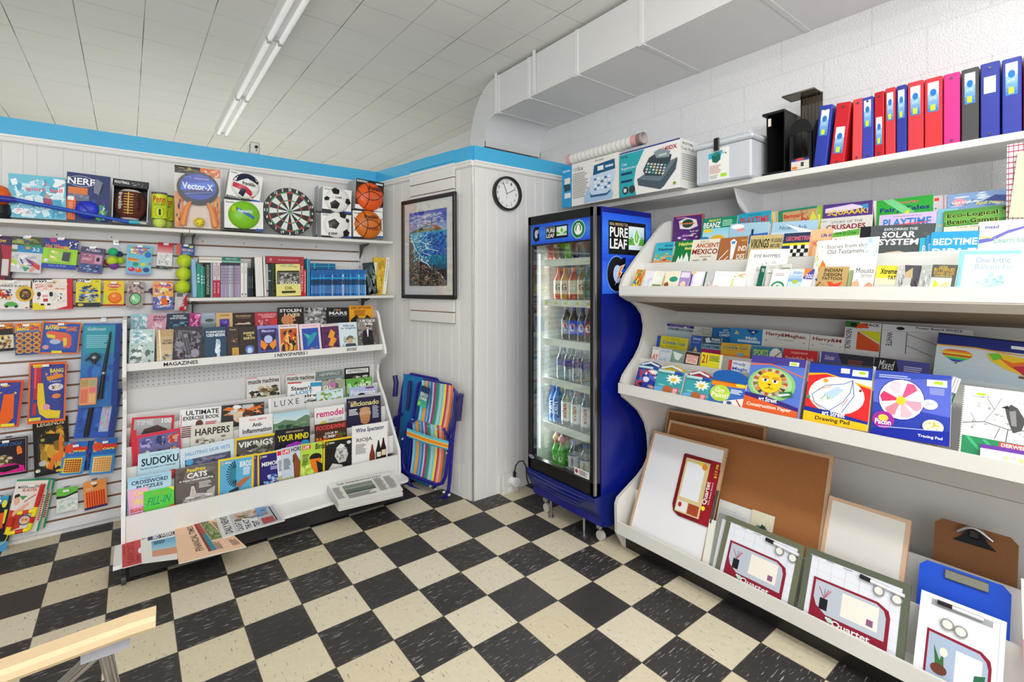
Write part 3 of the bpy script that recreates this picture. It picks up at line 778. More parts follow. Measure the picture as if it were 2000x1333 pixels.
    # wire shelves with white price rails, side ladder ribs
    for z in SHZ:
        mb = MB(); mb.M = M
        mb.box((2.035, KY0 + .037, z - .02), (2.041, KY1 - .037, z + .022), 'ecebe4', 'plastic')
        for i in range(15):
            y = KY0 + .05 + i * (KY1 - KY0 - .1) / 14; mb.box((2.041, y - .0015, z - .004), (2.40, y + .0015, z), 'dfe3e1', 'steel')
        mb.box((2.20, KY0 + .037, z - .008), (2.205, KY1 - .037, z - .004), 'dfe3e1', 'steel')
        if z == SHZ[1]:
            for i in range(5): mb.box((2.0345, 2.27 - i * .09, z - .006), (2.035, 2.295 - i * .09, z + .008), 'c8e04a', 'print')
        build('wire_shelf', mb, t)
    mb = MB(); mb.M = M
    for y in (KY1 - .040,):
        for k in range(46): mb.box((2.07, y, .36 + k * .031), (2.40, y + .004, .372 + k * .031), 'f2f6f4', 'steel')
    build('ladder_ribs', mb, t)
    mb = MB(); mb.M = M; mb.box((2.012, KY1 - .044, .40), (2.020, KY1 - .037, 1.63), 'f', 'lit_sign'); build('lamp', mb, t)
    return t
SHZ = (1.57, 1.322, 1.078, .832, .552)
cooler()
pl = bpy.data.lights.new('cooler_lamp', 'AREA'); pl.shape = 'RECTANGLE'; pl.size = .03; pl.size_y = 1.2; pl.energy = 2.2
po = bpy.data.objects.new('cooler_lamp', pl); po.location = (2.05, KY1 - .06, 1.0); po.rotation_euler = (radians(-90), 0, radians(-25)); COL.objects.link(po)

# plug, outlet and cord
t = thing('wall_outlet', 'white electrical outlet box low on the partition beside the cooler', 'outlet', (1.93, 2.68, .2))
def ctr(px, py, y=2.688): return onY(px, py, y)
a = ctr(977, 927); b = ctr(1003, 962)
M_ = Matrix.Translation(-t.location)
mb = MB(); mb.M = M_; mb.bbox((a.x, 2.655, b.z), (b.x + .02, 2.687, a.z), 'dadad6', 'plastic', .004); build('box', mb, t)
for dz in (.3, .7):
    mb = MB(); mb.M = M_
    zc = b.z + (a.z - b.z) * dz; xc = (a.x + b.x) / 2
    mb.box((xc - .015, 2.6535, zc - .012), (xc + .017, 2.655, zc + .012), 'f4f4f2', 'plastic')
    for q in (-.006, .006): mb.box((xc + q - .001, 2.6530, zc - .004), (xc + q + .001, 2.6535, zc + .006), '222', 'plastic')
    build('receptacle', mb, t)
c = ctr(1006, 941, 2.63)
mb = MB(); mb.tube([(c.x, 2.654, c.z), (c.x, 2.612, c.z)], .030, 'f0f0ee', 'plastic', 20); mb.tube([(c.x, 2.6115, c.z), (c.x, 2.608, c.z)], .018, 'e0e0e0', 'plastic', 16)
build('plug_timer', mb, label='round white timer plugged into the outlet box beside the cooler', cat='plug')
mb = MB(); p0 = Vector((c.x - .002, 2.633, c.z + .034))
mb.tube([p0, p0 + Vector((0, 0, .035))], .011, '141414', 'plastic', 10)
mb.tube([p0 + Vector((0, 0, .03)), p0 + Vector((.008, 0, .07)), p0 + Vector((.03, -.01, .10)), p0 + Vector((.058, -.02, .10)), p0 + Vector((.078, -.03, .06)), p0 + Vector((.084, -.03, -.02)), p0 + Vector((.09, -.05, -.075)), p0 + Vector((.2, -.10, -.12)), (2.2, 2.42, .03)], .0045, '151515', 'plastic', 8)
build('power_cord', mb, label='black power cord looping from the outlet to the back of the cooler', cat='cord')

# ------------------------------------------------------------------ planes that goods rest against
class Pl:
    def __init__(s, base, ax, lean, vis=1):
        s.vis = vis                        # how tall the printed layout sits on the cover       # ax: direction to the right as seen from the aisle; lean: degrees tipped back
        s.b = Vector(base); s.U = Vector(ax).normalized(); out = s.U.cross(Vector((0, 0, 1)))   # towards the aisle
        L = radians(lean); s.n = (out * cos(L) + Vector((0, 0, 1)) * sin(L)).normalized()
        s.V = s.n.cross(s.U); s.V = s.V if s.V.z > 0 else -s.V
def frame(pl, off, TL, TR=None, BL=None, h=None, w=None, t=.006):
    p = pl.b + pl.n * off
    a = onPl(TL[0], TL[1], p, pl.n)
    if TR is not None:
        b = onPl(TR[0], TR[1], p, pl.n); U = (b - a).normalized(); w = (b - a).length
    else: U = pl.U
    V = pl.n.cross(U); V = V if V.z > 0 else -V
    if BL is not None: c = onPl(BL[0], BL[1], p, pl.n); h = (a - c).dot(V)
    elif h is None:      # reaches down to the floor of the tier
        h = (a.z - pl.b.z - .0015 - t * pl.n.z) / pl.V.z - max(0, -w * U.z)
    o = a - V * h
    Y = -pl.n
    m = Matrix(((U.x, Y.x, V.x, o.x), (U.y, Y.y, V.y, o.y), (U.z, Y.z, V.z, o.z), (0, 0, 0, 1)))
    return m, w, h
USED = {}
def put(name, label, cat, pl, off, TL, TR=None, BL=None, h=None, w=None, t=.006, base='ffffff', ops=(), edge='e9e7df', spine=None, group=None, mat='print', fn=None, maxh=None):
    m, w, h = frame(pl, off, TL, TR, BL, h, w, t)
    if maxh and h > maxh:
        m = m @ Matrix.Translation((0, 0, h - maxh)); h = maxh
    mb = MB()
    if fn: fn(mb, w, h, t)
    else: card(mb, w, h, t, base, ops, edge, spine, mat=mat, vis=pl.vis)
    o = build(name, mb, label=label, cat=cat, group=group)
    o.matrix_world = m
    o['label'] = label
    return o
# ------------------------------------------------------------------ goods on the top shelf of the rack wall
def T(t, x, y, w, h, c): return ('T', t, x, y, w, h, c)
def t_(t, x, y, w, h, c): return ('t', t, x, y, w, h, c)
def R(x, y, w, h, c): return ('r', x, y, w, h, c)
def E(x, y, a, b, c): return ('e', x, y, a, b, c)
def G(x, y, w, h, a, b, n=10): return ('g', x, y, w, h, a, b, n)
def N(x, y, w, h, pal, n, sd, sz=.16): return ('n', x, y, w, h, pal, n, sd, sz)
def X(x, y, w, h, n, c): return ('x', x, y, w, h, n, c)
def Pg(c, *p): return ('p', [(p[i], p[i + 1]) for i in range(0, len(p), 2)], c)
def Ln(wd, c, *p): return ('l', [(p[i], p[i + 1]) for i in range(0, len(p), 2)], wd, c)
def arc(cx, cy, a, b, d0, d1, n=12): return sum([[cx + a * cos(radians(d0 + (d1 - d0) * i / n)), cy + b * sin(radians(d0 + (d1 - d0) * i / n))] for i in range(n + 1)], [])
def star(c, cx, cy, a, b, n=10, q=.6):
    return ('p', [(cx + (a if i % 2 == 0 else a * q) * cos(pi * i / n), cy + (b if i % 2 == 0 else b * q) * sin(pi * i / n)) for i in range(2 * n)], c)

SH = Pl((0, 3.57, 1.7702), (1, 0, 0), 0)      # upright on the top shelf
def ellip_P(cx, cz, r, ry, lift=.0012):
    def P(a, b, o):
        x = (a * 2 - 1); z = (1 - 2 * b); rho = min(.98, x * x + z * z)
        return (cx + x * r, -(ry * sqrt(1 - rho) + lift + o), cz + z * r)
    return P
def ball_box(label, off, TL, TR, BL, h, depth, u, v, rr, ballcol, bops, ops, base='f2f2f0', side='b9bcc0', cat='ball', nm='boxed_ball', group=None, ry=.45):
    m, w, h = frame(SH, off, TL, TR, BL, h)
    t = thing(nm, label, cat, mtx=m, group=group)
    mb = MB(); card(mb, w, h, depth, base, ops, side, side); build('carton', mb, t)
    r = rr * w; mb = MB()
    mb.ball((u * w, 0, (1 - v) * h), r, ballcol, 'plastic', 28, 16, (1, ry, 1))
    A_ = Art(mb, 1, 1, 0, 'plastic', P=ellip_P(u * w, (1 - v) * h, r, r * ry)); A_.curved = True; A_.run(bops); build('ball', mb, t)
    return t
seam = lambda c, *cur: [Ln(.03, c, *q) for q in cur]
BASK = [Ln(.025, '2a1208', *arc(.5, 1.25, .62, .9, 215, 325)), Ln(.025, '2a1208', *arc(.5, -.25, .62, .9, 35, 145)), Ln(.025, '2a1208', *arc(-.1, .5, .5, .7, -42, 42)), T('franklin', .30, .16, .5, .15, '15110f'), t_('100', .45, .62, .35, .10, '2a1208')]
SOCC = lambda k: [Pg('141414', *sum([[cx + s * cos(radians(72 * i - 90 + q)), cy + s * .95 * sin(radians(72 * i - 90 + q))] for i in range(5)], [])) for cx, cy, s, q in k]
ball_box('white box holding a red, white and navy volleyball, stacked on the green ball box', .012, (449, 331), (514, 347), (449, 385), None, .10, .52, .48, .43, 'f0f0ee',
         [Pg('1c2144', *(arc(.5, .5, .48, .48, 195, 330) + arc(.55, .52, .40, .30, 330, 200))), Pg('c9273a', .06, .45, .5, .55, .88, .80, .80, .92, .45, .75, .05, .62), Pg('1c2144', .34, .62, .52, .68, .46, .95, .28, .86), T('franklin', .34, .36, .46, .14, '1a1a1a')],
         [T('franklin', .04, .04, .2, .055, '222'), R(.02, .93, .73, .07, '1b1c22'), R(.75, .91, .25, .09, '2a57a8'), T('VOLLEYBALL', .05, .94, .4, .05, 'eee')])
ball_box('white box holding a lime green playground ball, below the volleyball', .015, (438, 389), (514, 396), (438, 448), None, .17, .5, .48, .41, '7cc21e',
         [Pg('b7d400', .1, .22, .2, .2, .22, .4, .1, .4), Pg('2d6fb5', .24, .26, .80, .56, .78, .66, .22, .36), T('Playground Ball', .28, .33, .45, .14, 'e7f0f5')],
         [T('franklin', .04, .05, .22, .055, '222'), R(.0, .94, 1, .06, '1b1c22'), R(.8, .92, .2, .08, '2a57a8')])
ball_box('white soccer ball box, upper of the front two boxes by the basketballs', .012, (631, 364), (687, 373), (631, 411), None, .10, .5, .5, .43, 'ececea',
         SOCC([(.38, .16, .17, 0), (.36, .72, .2, 0), (.90, .52, .15, 30), (.06, .5, .1, 0)]) + [T('- 100 -', .22, .38, .5, .09, '333')], [T('franklin', .05, .05, .25, .06, '222'), R(0, .93, .7, .07, '1b1c22'), R(.7, .92, .3, .08, '2a57a8')])
ball_box('white soccer ball box standing on the shelf under another soccer ball box', .014, (627, 416), (686, 421), (627, 462), None, .10, .5, .48, .43, 'ececea',
         SOCC([(.33, .48, .22, 10), (.72, .10, .16, 20), (.90, .30, .1, 30), (.85, .80, .16, 0)]) + [T('100', .18, .80, .3, .09, '333')], [T('franklin', .05, .03, .25, .06, '222'), R(0, .95, .7, .05, '1b1c22'), R(.7, .93, .3, .07, '2a57a8')])
ball_box('soccer ball box set further back beside the dartboard, upper one', -.12, (622, 362), (648, 366), (622, 411), None, .09, .75, .55, .7, 'd8d8d6', SOCC([(.4, .5, .2, 0)]), [], base='e4e4e4', ry=.1)
ball_box('soccer ball box set further back beside the dartboard, lower one', -.12, (618, 416), (645, 419), (618, 461), None, .09, .75, .55, .7, 'd8d8d6', SOCC([(.4, .5, .2, 0)]), [R(0, .93, 1, .07, '2a57a8')], base='e4e4e4', ry=.1)
ball_box('orange basketball in an open black and white carton, topmost in the corner', .013, (696, 348), (750, 358), (696, 407), None, .18, .5, .55, .49, 'e5591c', BASK[:3] + [T('franklin', .38, .12, .5, .18, '15110f'), t_('grip-rite', .5, .48, .4, .14, 'b98a6a')],
         [R(0, 0, 1, .17, '17181c'), T('BASKETBALL', .03, .03, .4, .07, 'eee'), R(.7, .05, .26, .06, 'cfd6de'), R(0, .86, 1, .14, 'eceff2'), Pg('3c8ed0', .35, .98, .75, .86, .95, .86, .6, .98)], base='3a2419')
ball_box('white box holding a tan orange basketball, standing on the shelf in the corner', .016, (689, 411), (747, 415), (689, 462), None, .17, .5, .52, .46, 'd5701f', BASK, [T('franklin', .05, .06, .25, .06, '222'), R(.7, .95, .3, .05, '2a57a8')])

# dartboard
m, w, h = frame(SH, .035, (514, 374), (616, 374), (514, 459))
cc = onPl(566, 416.5, SH.b + SH.n * .02, SH.n)
lf = onPl(515, 416.5, SH.b + SH.n * .02, SH.n); rD = (cc - lf).length
t = thing('dartboard', 'round dartboard with red, green, black and white segments leaning on the wall', 'dartboard', (cc.x, cc.y, 1.7704 + rD))
mb = MB()
mb.tube([(0, .02, 0), (0, 0, 0)], rD, '1a1a1c', 'plastic', 48); build('board', mb, t)
mb = MB()
NUM = [20, 1, 18, 4, 13, 6, 10, 15, 2, 17, 3, 19, 7, 16, 8, 11, 14, 9, 12, 5]
def ring(r0, r1, ci):
    for i in range(20):
        a0 = radians(90 - (i - .5) * 18); a1 = radians(90 - (i + .5) * 18)
        pts = []
        for k in range(4): a = a0 + (a1 - a0) * k / 3; pts.append((r1 * cos(a), -.001, r1 * sin(a)))
        for k in range(3, -1, -1): a = a0 + (a1 - a0) * k / 3; pts.append((r0 * cos(a), -.001, r0 * sin(a)))
        mb.add([(p[0] * rD, p[1], p[2] * rD) for p in pts], [tuple(range(8))[::-1]], ci[i % 2], 'plastic')
ring(.78, .83, ('c8403c', '1f9a63')); ring(.50, .78, ('1c1b1b', 'dfe2df')); ring(.45, .50, ('c8403c', '1f9a63')); ring(.07, .45, ('1c1b1b', 'dfe2df'))
mb.add([(.07 * rD * cos(a), -.0012, .07 * rD * sin(a)) for a in [2 * pi * k / 14 for k in range(14)]], [tuple(range(14))[::-1]], '1f9a63', 'plastic')
mb.add([(.03 * rD * cos(a), -.0014, .03 * rD * sin(a)) for a in [2 * pi * k / 10 for k in range(10)]], [tuple(range(10))[::-1]], 'c8403c', 'plastic')
for i, nn in enumerate(NUM):
    a = radians(90 - i * 18); s = .06
    Art(mb, 1, 1, 0, 'plastic', P=lambda u, v, o, a=a, s=s: (rD * (.915 * cos(a) + (u - .5) * s * 2), -.001 - o, rD * (.915 * sin(a) + (.5 - v) * s * 2))).run([T(str(nn), .0 if nn > 9 else .25, .0, 1 if nn > 9 else .5, .95, 'f0f0f0')])
build('scoring_face', mb, t)

# paddle set on its card
m, w, h = frame(SH, .02, (341, 322), (430, 333), (341, 443))
t = thing('paddle_set', 'blue and black paddle set with orange grips and yellow ball on a hanging card', 'paddle set', mtx=m)
mb = MB(); card(mb, w, h, .003, 'e9e0d4', [R(0, 0, .55, .12, '2f2a1e'), N(.02, .01, .5, .1, '8a7a3a b8a45a 1d1a14', 20, 3), R(.55, 0, .45, .14, 'e8804a'), N(.55, .01, .43, .12, 'f6c8a8 c85a2a fff', 14, 4), R(0, .42, .2, .58, 'e79a5a'), R(.82, .45, .18, .55, 'e79a5a'), N(.0, .5, .2, .5, 'f2b632 d9652a 2a2a60', 20, 6), N(.82, .5, .18, .5, 'f2b632 d9652a 6a2a60', 20, 7), R(.3, .62, .4, .38, 'ead8c8')]); build('card', mb, t)
mb = MB()
def pad(cx, cz, rx_, rz, col, y): return [(cx + rx_ * cos(a), cz + rz * sin(a) * (1 if sin(a) > 0 else 1.12)) for a in [2 * pi * k / 28 for k in range(28)]]
mb.prism([(x * w, z * h) for x, z in pad(.5, .66, .46, .26, '', 0)], -.022, -.008, '141722', 'plastic')
Pd = lambda a, b, o: (a * w, -.0222 - o, (1 - b) * h)
Art(mb, w, h, 0, 'plastic', P=Pd).run([('p', [(.5 + .40 * cos(2 * pi * k / 24), .33 + .21 * sin(2 * pi * k / 24)) for k in range(24)], '2743b4'), Pg('3a73d8', .15, .30, .85, .22, .88, .30, .12, .40), Pg('16226e', .12, .40, .85, .36, .8, .44, .2, .48), Ln(.01, '8aa8f0', .2, .46, .8, .40), T('Vector-X', .15, .27, .68, .11, 'f2f4f8'), t_('MATCH', .42, .18, .3, .03, 'c9d4f4'), Ln(.01, '8aa8f0', .2, .2, .3, .17, .36, .2)])
build('paddle_face', mb, t)
for x in (.24, .80):
    mb = MB(); d_ = (x - .52) * .35
    mb.tube([((x - d_ * .9) * w, -.015, .42 * h), ((x) * w, -.017, .30 * h), ((x + d_ * .8) * w, -.019, .03 * h)], [.010, .015, .019], 'f08c2e', 'plastic', 12); build('grip', mb, t)
mb = MB(); mb.ball((.52 * w, -.026, .09 * h), .030, 'e8d21e', 'plastic', 16, 10)
for a in range(7): mb.ball((.52 * w + .018 * cos(a), -.0515 + .004 * (a % 2), .09 * h + .018 * sin(a * .9)), .0035, '6a5a00', 'plastic', 8, 4)
build('ball', mb, t)
mb = MB(); mb.box((-.004, -.05, -.0), (w + .004, -.049, h * .94), 'f', 'film'); build('blister', mb, t)

# tennis ball cans
for i, (px, yo, lab) in enumerate(((311.5, 3.555, 'clear can of yellow-green tennis balls in front, beside the boxed football'), (325, 3.64, 'second tennis ball can, mostly hidden behind the front can'))):
    p = onY(px, 410, yo)
    t = thing('tennis_ball_can', lab, 'tennis balls', (p.x, yo, 1.7702), group='tennis ball cans')
    mb = MB(); mb.lathe([(.0375, .001), (.0375, .20)], 'f', 'film', 24)
    mb.lathe([(.0382, .055), (.0382, .197)], 'cfe02a', 'print', 28)
    Pc = lambda a, b, o: (.0386 * sin((a - .5) * 2.4), -.0386 * cos((a - .5) * 2.4) - o, .19 - b * .13)
    Art(mb, 1, 1, 0, 'print', P=Pc).run([T('Penn', .12, .02, .72, .32, 'c8452a'), T('COURT', .2, .36, .6, .12, '4a5a1a'), Ln(.02, '4a5a1a', *arc(.5, .76, .24, .24, 0, 360, 18)), T('1', .44, .62, .12, .28, '222')])
    build('can', mb, t)
    mb = MB(); mb.lathe([(.001, .203), (.036, .203), (.039, .209), (.039, .197), (.0375, .197)], '5a5a52', 'plastic', 24); build('lid', mb, t)
    mb = MB(); mb.ball((0, 0, .034), .0325, 'cfe254', 'fabric', 16, 10); build('tennis_ball', mb, t)

# boxed football
m, w, h = frame(SH, .02, (221, 348), (291, 357), (221, 433))
t = thing('boxed_football', 'brown football with yellow laces in an open black and white carton', 'football', mtx=m)
mb = MB(); mb.box((0, 0, 0), (w, .14, .012), 'e6e6e6', 'print'); mb.box((0, .13, 0), (w, .14, h), '4a4a4e', 'print'); mb.box((0, 0, 0), (.004, .14, h), 'cfd2d6', 'print'); mb.box((w - .004, 0, 0), (w, .14, h), 'cfd2d6', 'print'); mb.box((0, 0, h * .84), (w, .14, h), '2a2b2e', 'print', {'t': 'ddd'})
Art(mb, w, h, 0).run([T('FOOTBALL', .04, .04, .42, .06, 'f2f2f2'), N(.5, .03, .45, .1, '888 bbb 444', 14, 8)]); build('carton', mb, t)
mb = MB(); cx, cz = w * .5, h * .45
def ffn(u, v): return 'e8e4e2' if (.15 < v < .23 or .80 < v < .88) else '5e2b1e'
mb.ball((cx, .055, cz), w * .47, '5e2b1e', 'matte', 28, 30, (1, 1, 1.28), ffn); build('football', mb, t)
mb = MB(); yf = .055 - w * .47 - .002
f_y = lambda z: .055 - sqrt(max(0, 1 - ((z - cz) / (w * .47 * 1.28)) ** 2)) * w * .47 - .003
mb.tube([(cx - .01, f_y(cz + q * .1) - .0005, cz + q * .1) for q in [i / 4 - .6 for i in range(6)]], .003, 'e6c35a', 'plastic', 6)
for i in range(8):
    z = cz - .055 + i * .0155; mb.tube([(cx - .03, f_y(z), z), (cx + .012, f_y(z) - .001, z)], .0026, 'e6c35a', 'plastic', 6)
build('laces', mb, t)
mb = MB(); Pf = lambda a, b, o: (cx + (a - .5) * .9 * w, .055 - sqrt(max(.02, 1 - ((a - .5) * 1.92) ** 2)) * w * .47 - .006 - o, h * .75 - b * h * .55)
Art(mb, 1, 1, 0, 'matte', P=Pf).run([('T', 'franklin', .13, .1, .12, .7, 'e9e4e0', .02, 1), ('T', 'franklin', .70, .1, .13, .72, '14100e', .02, -1)]); build('ball_lettering', mb, t)

put('nerf_card', 'dark blue toy card with a blue football shaped dart and green lacing', 'toy', SH, -.02, (131, 335), (216, 346), (131, 430), t=.02, base='27366e', spine='1d2a58',
    ops=[T('NERF', .02, .10, .62, .14, 'f6f6f6'), Ln(.01, 'dfe5f2', *arc(.33, .17, .30, .11, 0, 360, 18)), R(.04, .30, .44, .14, 'e07a3a'), R(.04, .44, .48, .14, '6d7590'), N(.04, .44, .48, .14, '5a6280 8a90a8', 20, 4), Pg('7a8194', .68, .08, .84, .16, .76, .42, .62, .38, .62, .2), Pg('20242e', .82, .16, .86, .18, .78, .42, .74, .40), R(.02, .52, .20, .46, 'ea6a1e'), R(.04, .50, .14, .08, 'f4f4f4'), N(.55, .45, .44, .3, '4a3a8a 2a4fb0 203070', 14, 9), N(.68, .6, .3, .38, '3cae4a 7fd23a 2f8fb0 e8e2d8', 40, 12, .2), ('t', 'SONIC', .07, .62, .08, .30, 'f8d8c0', 0, 1)])
q = frame(SH, .05, (152, 400), (190, 400), (152, 426))
mb = MB(); mb.ball((0, 0, 0), .05, '1b2fc4', 'plastic', 20, 14, (1, .34, .98)); mb.tube([(-.03, -.012, .035), (0, -.018, .0), (.02, -.016, -.03)], .004, '10209a', 'plastic', 6)
c_ = onPl(170, 410, SH.b - SH.n * .0, SH.n)
o = build('foam_football', mb, label='small royal blue foam ball fixed on the dark blue toy card', cat='toy ball'); o.location = c_
put('sport_ball_box', 'light blue box with a leaping boy and red lettering, far left of the shelf', 'toy', SH, -.01, (16, 338), (128, 348), (13, 424), t=.09, base='6fc3dd', spine='5cb0cc', ops=[N(0, 0, 1, 1, '8fd4e8 d8f0f6 48a8cc f2f8fa 5cbfe0', 110, 6, .14), Pg('f4f8fa', .1, .28, .55, .26, .6, .42, .14, .44), Pg('f4f8fa', .7, .2, .98, .22, .95, .5, .78, .5), T('hopping', .45, .13, .5, .1, 'e0637a'), T('sport  ball', .28, .27, .66, .12, 'e0637a'), E(.66, .46, .04, .05, 'c99a80'), Pg('a84a6a', .58, .52, .74, .52, .76, .66, .60, .66), N(.1, .8, .3, .12, 'f6f6f6 e8b0b8', 8, 2)])
mb = MB(); p = onY(-6, 372, 3.60); mb.ball((p.x, p.y, 1.77 + .12), .06, 'f0641e', 'plastic', 20, 14); mb.lathe([(.05, 0), (.06, .03), (.055, .075)], '1c1c20', 'plastic', 16, (p.x, p.y, 1.7704))
build('toy_launcher', mb, label='orange and black ball toy cut off at the left end of the shelf', cat='toy')
a = onY(-40, 384, 3.545); b = onY(20, 390, 3.545); c = onY(32, 391, 3.545); d = onY(252, 434, 3.535)
t = thing('telescopic_net_pole', 'blue telescopic pole lying diagonally across the front of the toy boxes', 'pole', tuple(b))
MM = Matrix.Translation(-b)
mb = MB(); mb.M = MM; mb.tube([a, b, c], [.017, .017, .013], '2a2f9a', 'plastic', 12); build('handle', mb, t)
mb = MB(); mb.M = MM; mb.tube([c, d], [.0115, .0095], '2050b8', 'plastic', 12); build('shaft', mb, t)
e = onY(272, 434.5, 3.535); mb = MB(); mb.M = MM; mb.tube([d, e], .011, '3fb0c8', 'plastic', 10)
for q in (-.006, 0, .006): mb.tube([e + Vector((0, 0, q)), onY(292, 436, 3.535) + Vector((0, 0, q * 1.5))], .0012, 'c8c8c8', 'metal', 6)
build('tip', mb, t)

# security camera standing on the partition
p = onY(497, 303, YA - .01)
t = thing('wall_camera', 'small silver boxed camera on top of the blue banded partition', 'camera', (p.x, YA + .03, ZP + .003))
mb = MB(); mb.bbox((-.028, -.03, 0), (.034, .05, .085), 'b8b4ac', 'metal', .004); build('housing', mb, t)
mb = MB(); mb.bbox((-.018, -.034, .01), (.026, -.029, .076), 'e0ded8', 'plastic'); mb.tube([(.012, -.034, .05), (.012, -.042, .05)], .011, '1c1c1c', 'plastic', 14); mb.tube([(.012, -.034, .026), (.012, -.038, .026)], .005, '333', 'plastic', 10)
for z in (.02, .035, .05, .065): mb.box((-.0285, -.02, z), (-.0281, .04, z + .004), '3a2a24', 'plastic')
build('face_plate', mb, t)

# ------------------------------------------------------------------ partition side: slat strips and framed painting
dB = (PB - PA).normalized()
nB = Vector((dB.y, -dB.x, 0))
WB = Pl(tuple(PA), tuple(dB), 0)
def wallB(px, py, off=0): return onPl(px, py, PA + WB.n * off, WB.n)
a = wallB(800, 400, .02); b = wallB(886, 400, .02)
def slats(z0, z1, edges, label):
    mb = MB()
    for i in range(len(edges) - 1):
        strip(mb, (a.x, a.y), (b.x, b.y), edges[i] + .0035, edges[i + 1] - .0035, .0, .016, 'e9e7e4')
    strip(mb, (a.x - nB.x * .008, a.y - nB.y * .008), (b.x - nB.x * .008, b.y - nB.y * .008), edges[0], edges[-1], .0, .008, '8a5f40')
    build('slatwall_strip', mb, label=label, cat='slatwall')
z_ = lambda py: wallB(886, py, .02).z
slats(0, 0, [z_(458), z_(389), z_(368.5), z_(345.5), z_(317)], 'narrow white slatwall strip above and behind the framed painting')
slats(0, 0, [z_(633), z_(611), z_(585), z_(560)], 'narrow white slatwall strip showing below the framed painting')
mb = MB(); strip(mb, (a.x, a.y), (b.x, b.y), z_(314), z_(293) , .0, .01, BLUE); struct('trim_8', mb)
# painting hangs slightly askew
m, w, h = frame(WB, .045, (783, 394), (888, 373), (789, 583))
t = thing('framed_painting', 'dark framed seascape print with a lighthouse on a headland, hung on the slats', 'picture', mtx=m)
fw = .028; FR = '2a211f'
mb = MB()
for x0, z0, x1, z1 in ((0, 0, fw, h), (w - fw, 0, w, h), (0, 0, w, fw), (0, h - fw, w, h)):
    mb.bbox((x0, 0, z0), (x1, .022, z1), FR, 'paint', .004)
mb.box((.005, .015, .005), (w - .005, .022, h - .005), '2a211f')
build('frame', mb, t)
mb = MB(); mb.M = Matrix.Translation((fw, .012, fw)); W2, H2 = w - 2 * fw, h - 2 * fw
card(mb, W2, H2, .002, 'e6e4df', []); build('mat', mb, t)
mb = MB(); mb.M = Matrix.Translation((fw + W2 * .11, .0115, fw + H2 * .095)); iw, ih = W2 * .77, H2 * .80
mb.box((0, 0, 0), (iw, .0004, ih), '3a66c8', 'matte')
Art(mb, iw, ih, 0, 'matte').run([G(0, 0, 1, .16, '2a46b8', '4d76d6', 8), G(0, .16, 1, .12, '6f90d8', 'a8bfe6', 6), N(0, .04, .95, .2, 'e6e4f2 c9cdea b7a8d8 8fa6e0', 220, 5, .07), Pg('7d7236', 0, .27, .3, .22, .52, .17, .68, .18, .86, .25, .9, .28, 0, .31), Pg('b0672a', .62, .2, .70, .19, .86, .26, .8, .275, .66, .26), Pg('4f6b34', .2, .25, .5, .19, .6, .21, .3, .275), R(.47, .08, .022, .11, '3a2a3a'), R(.60, .13, .04, .06, '5a4a5a'), R(.42, .155, .14, .03, '8a6a5a'),
    G(0, .275, 1, .3, '37a8d0', '1d5cb8', 14), N(0, .28, .6, .14, '9fe0ee e6f6fa 5cc4e0 2f9fd0', 220, 11, .06), N(.3, .28, .7, .35, '2464c0 1a4aa0 3f8fd8 1d3f90', 220, 12, .07), N(.1, .38, .5, .3, '3fc0c8 7fe0dc 2a9ab8 e8fafa 2a70c0', 260, 13, .05), R(.0, .74, 1, .26, '2c2624'), Pg('6a6058', 0, .3, .08, .34, .1, .45, .18, .6, .36, .7, .5, .73, .78, .86, 1, .93, 1, 1, 0, 1),
    N(0, .5, .32, .3, '8a8078 5c5450 b0a8a0 3a3430', 200, 14, .05), N(0, .72, .8, .27, '4a3f38 2a2422 7a6a58 19171a 9a8a70 5a6a60', 420, 15, .045), G(.52, .60, .48, .18, '1b7f98', '14506a', 6), Pg('2c2624', .3, .66, .5, .73, .78, .84, .8, 1, .3, 1), N(.5, .58, .5, .22, '1f7fa8 1a5a90 2a9ab8 174a7a', 120, 21, .06), N(.3, .74, .6, .26, '3a302a 6a5a48 1a1816 8a7050 46505a', 260, 16, .05), Ln(.014, 'f2fafa', .05, .33, .12, .42, .2, .52, .38, .62, .33, .66, .5, .70, .62, .78, .8, .83, .92, .90), Ln(.009, 'd8f2f2', .3, .40, .45, .44, .62, .46), Ln(.009, 'd8f2f2', .5, .5, .66, .53, .8, .55), Ln(.009, 'cfeeee', .4, .56, .6, .60), E(.42, .75, .09, .03, 'a07850'), E(.5, .9, .07, .03, 'b8a080'), E(.12, .9, .06, .025, '8a6a50')])
build('print', mb, t)
mb = MB(); mb.box((fw * .8, .009, fw * .8), (w - fw * .8, .0095, h - fw * .8), 'f', 'pane'); build('glazing', mb, t)

# clock
cc = onY(988.5, 379, 2.688); rr = (onY(988.5, 345.5, 2.688).z - cc.z)
t = thing('wall_clock', 'round black-rimmed wall clock on the partition beside the cooler', 'clock', (cc.x, 2.686, cc.z))
mb = MB(); n = 48; prof = [(rr * .86, .0), (rr * .86, .024), (rr * .90, .032), (rr * .97, .030), (rr, .018), (rr, .0)]
for i in range(len(prof) - 1):
    vs = []
    for r_, y_ in (prof[i], prof[i + 1]): vs += [(r_ * cos(2 * pi * k / n), -y_, r_ * sin(2 * pi * k / n)) for k in range(n)]
    mb.add(vs, [(k, (k + 1) % n, n + (k + 1) % n, n + k) for k in range(n)], '1a1a1c', 'plastic', True)
build('rim', mb, t)
mb = MB(); mb.tube([(0, -.001, 0), (0, -.006, 0)], rr * .88, 'f1f1f0', 'matte', 40); A_ = Art(mb, 1, 1, 0, 'matte', P=lambda a, b, o: ((a - .5) * 2 * rr, -.006 - o, (.5 - b) * 2 * rr))
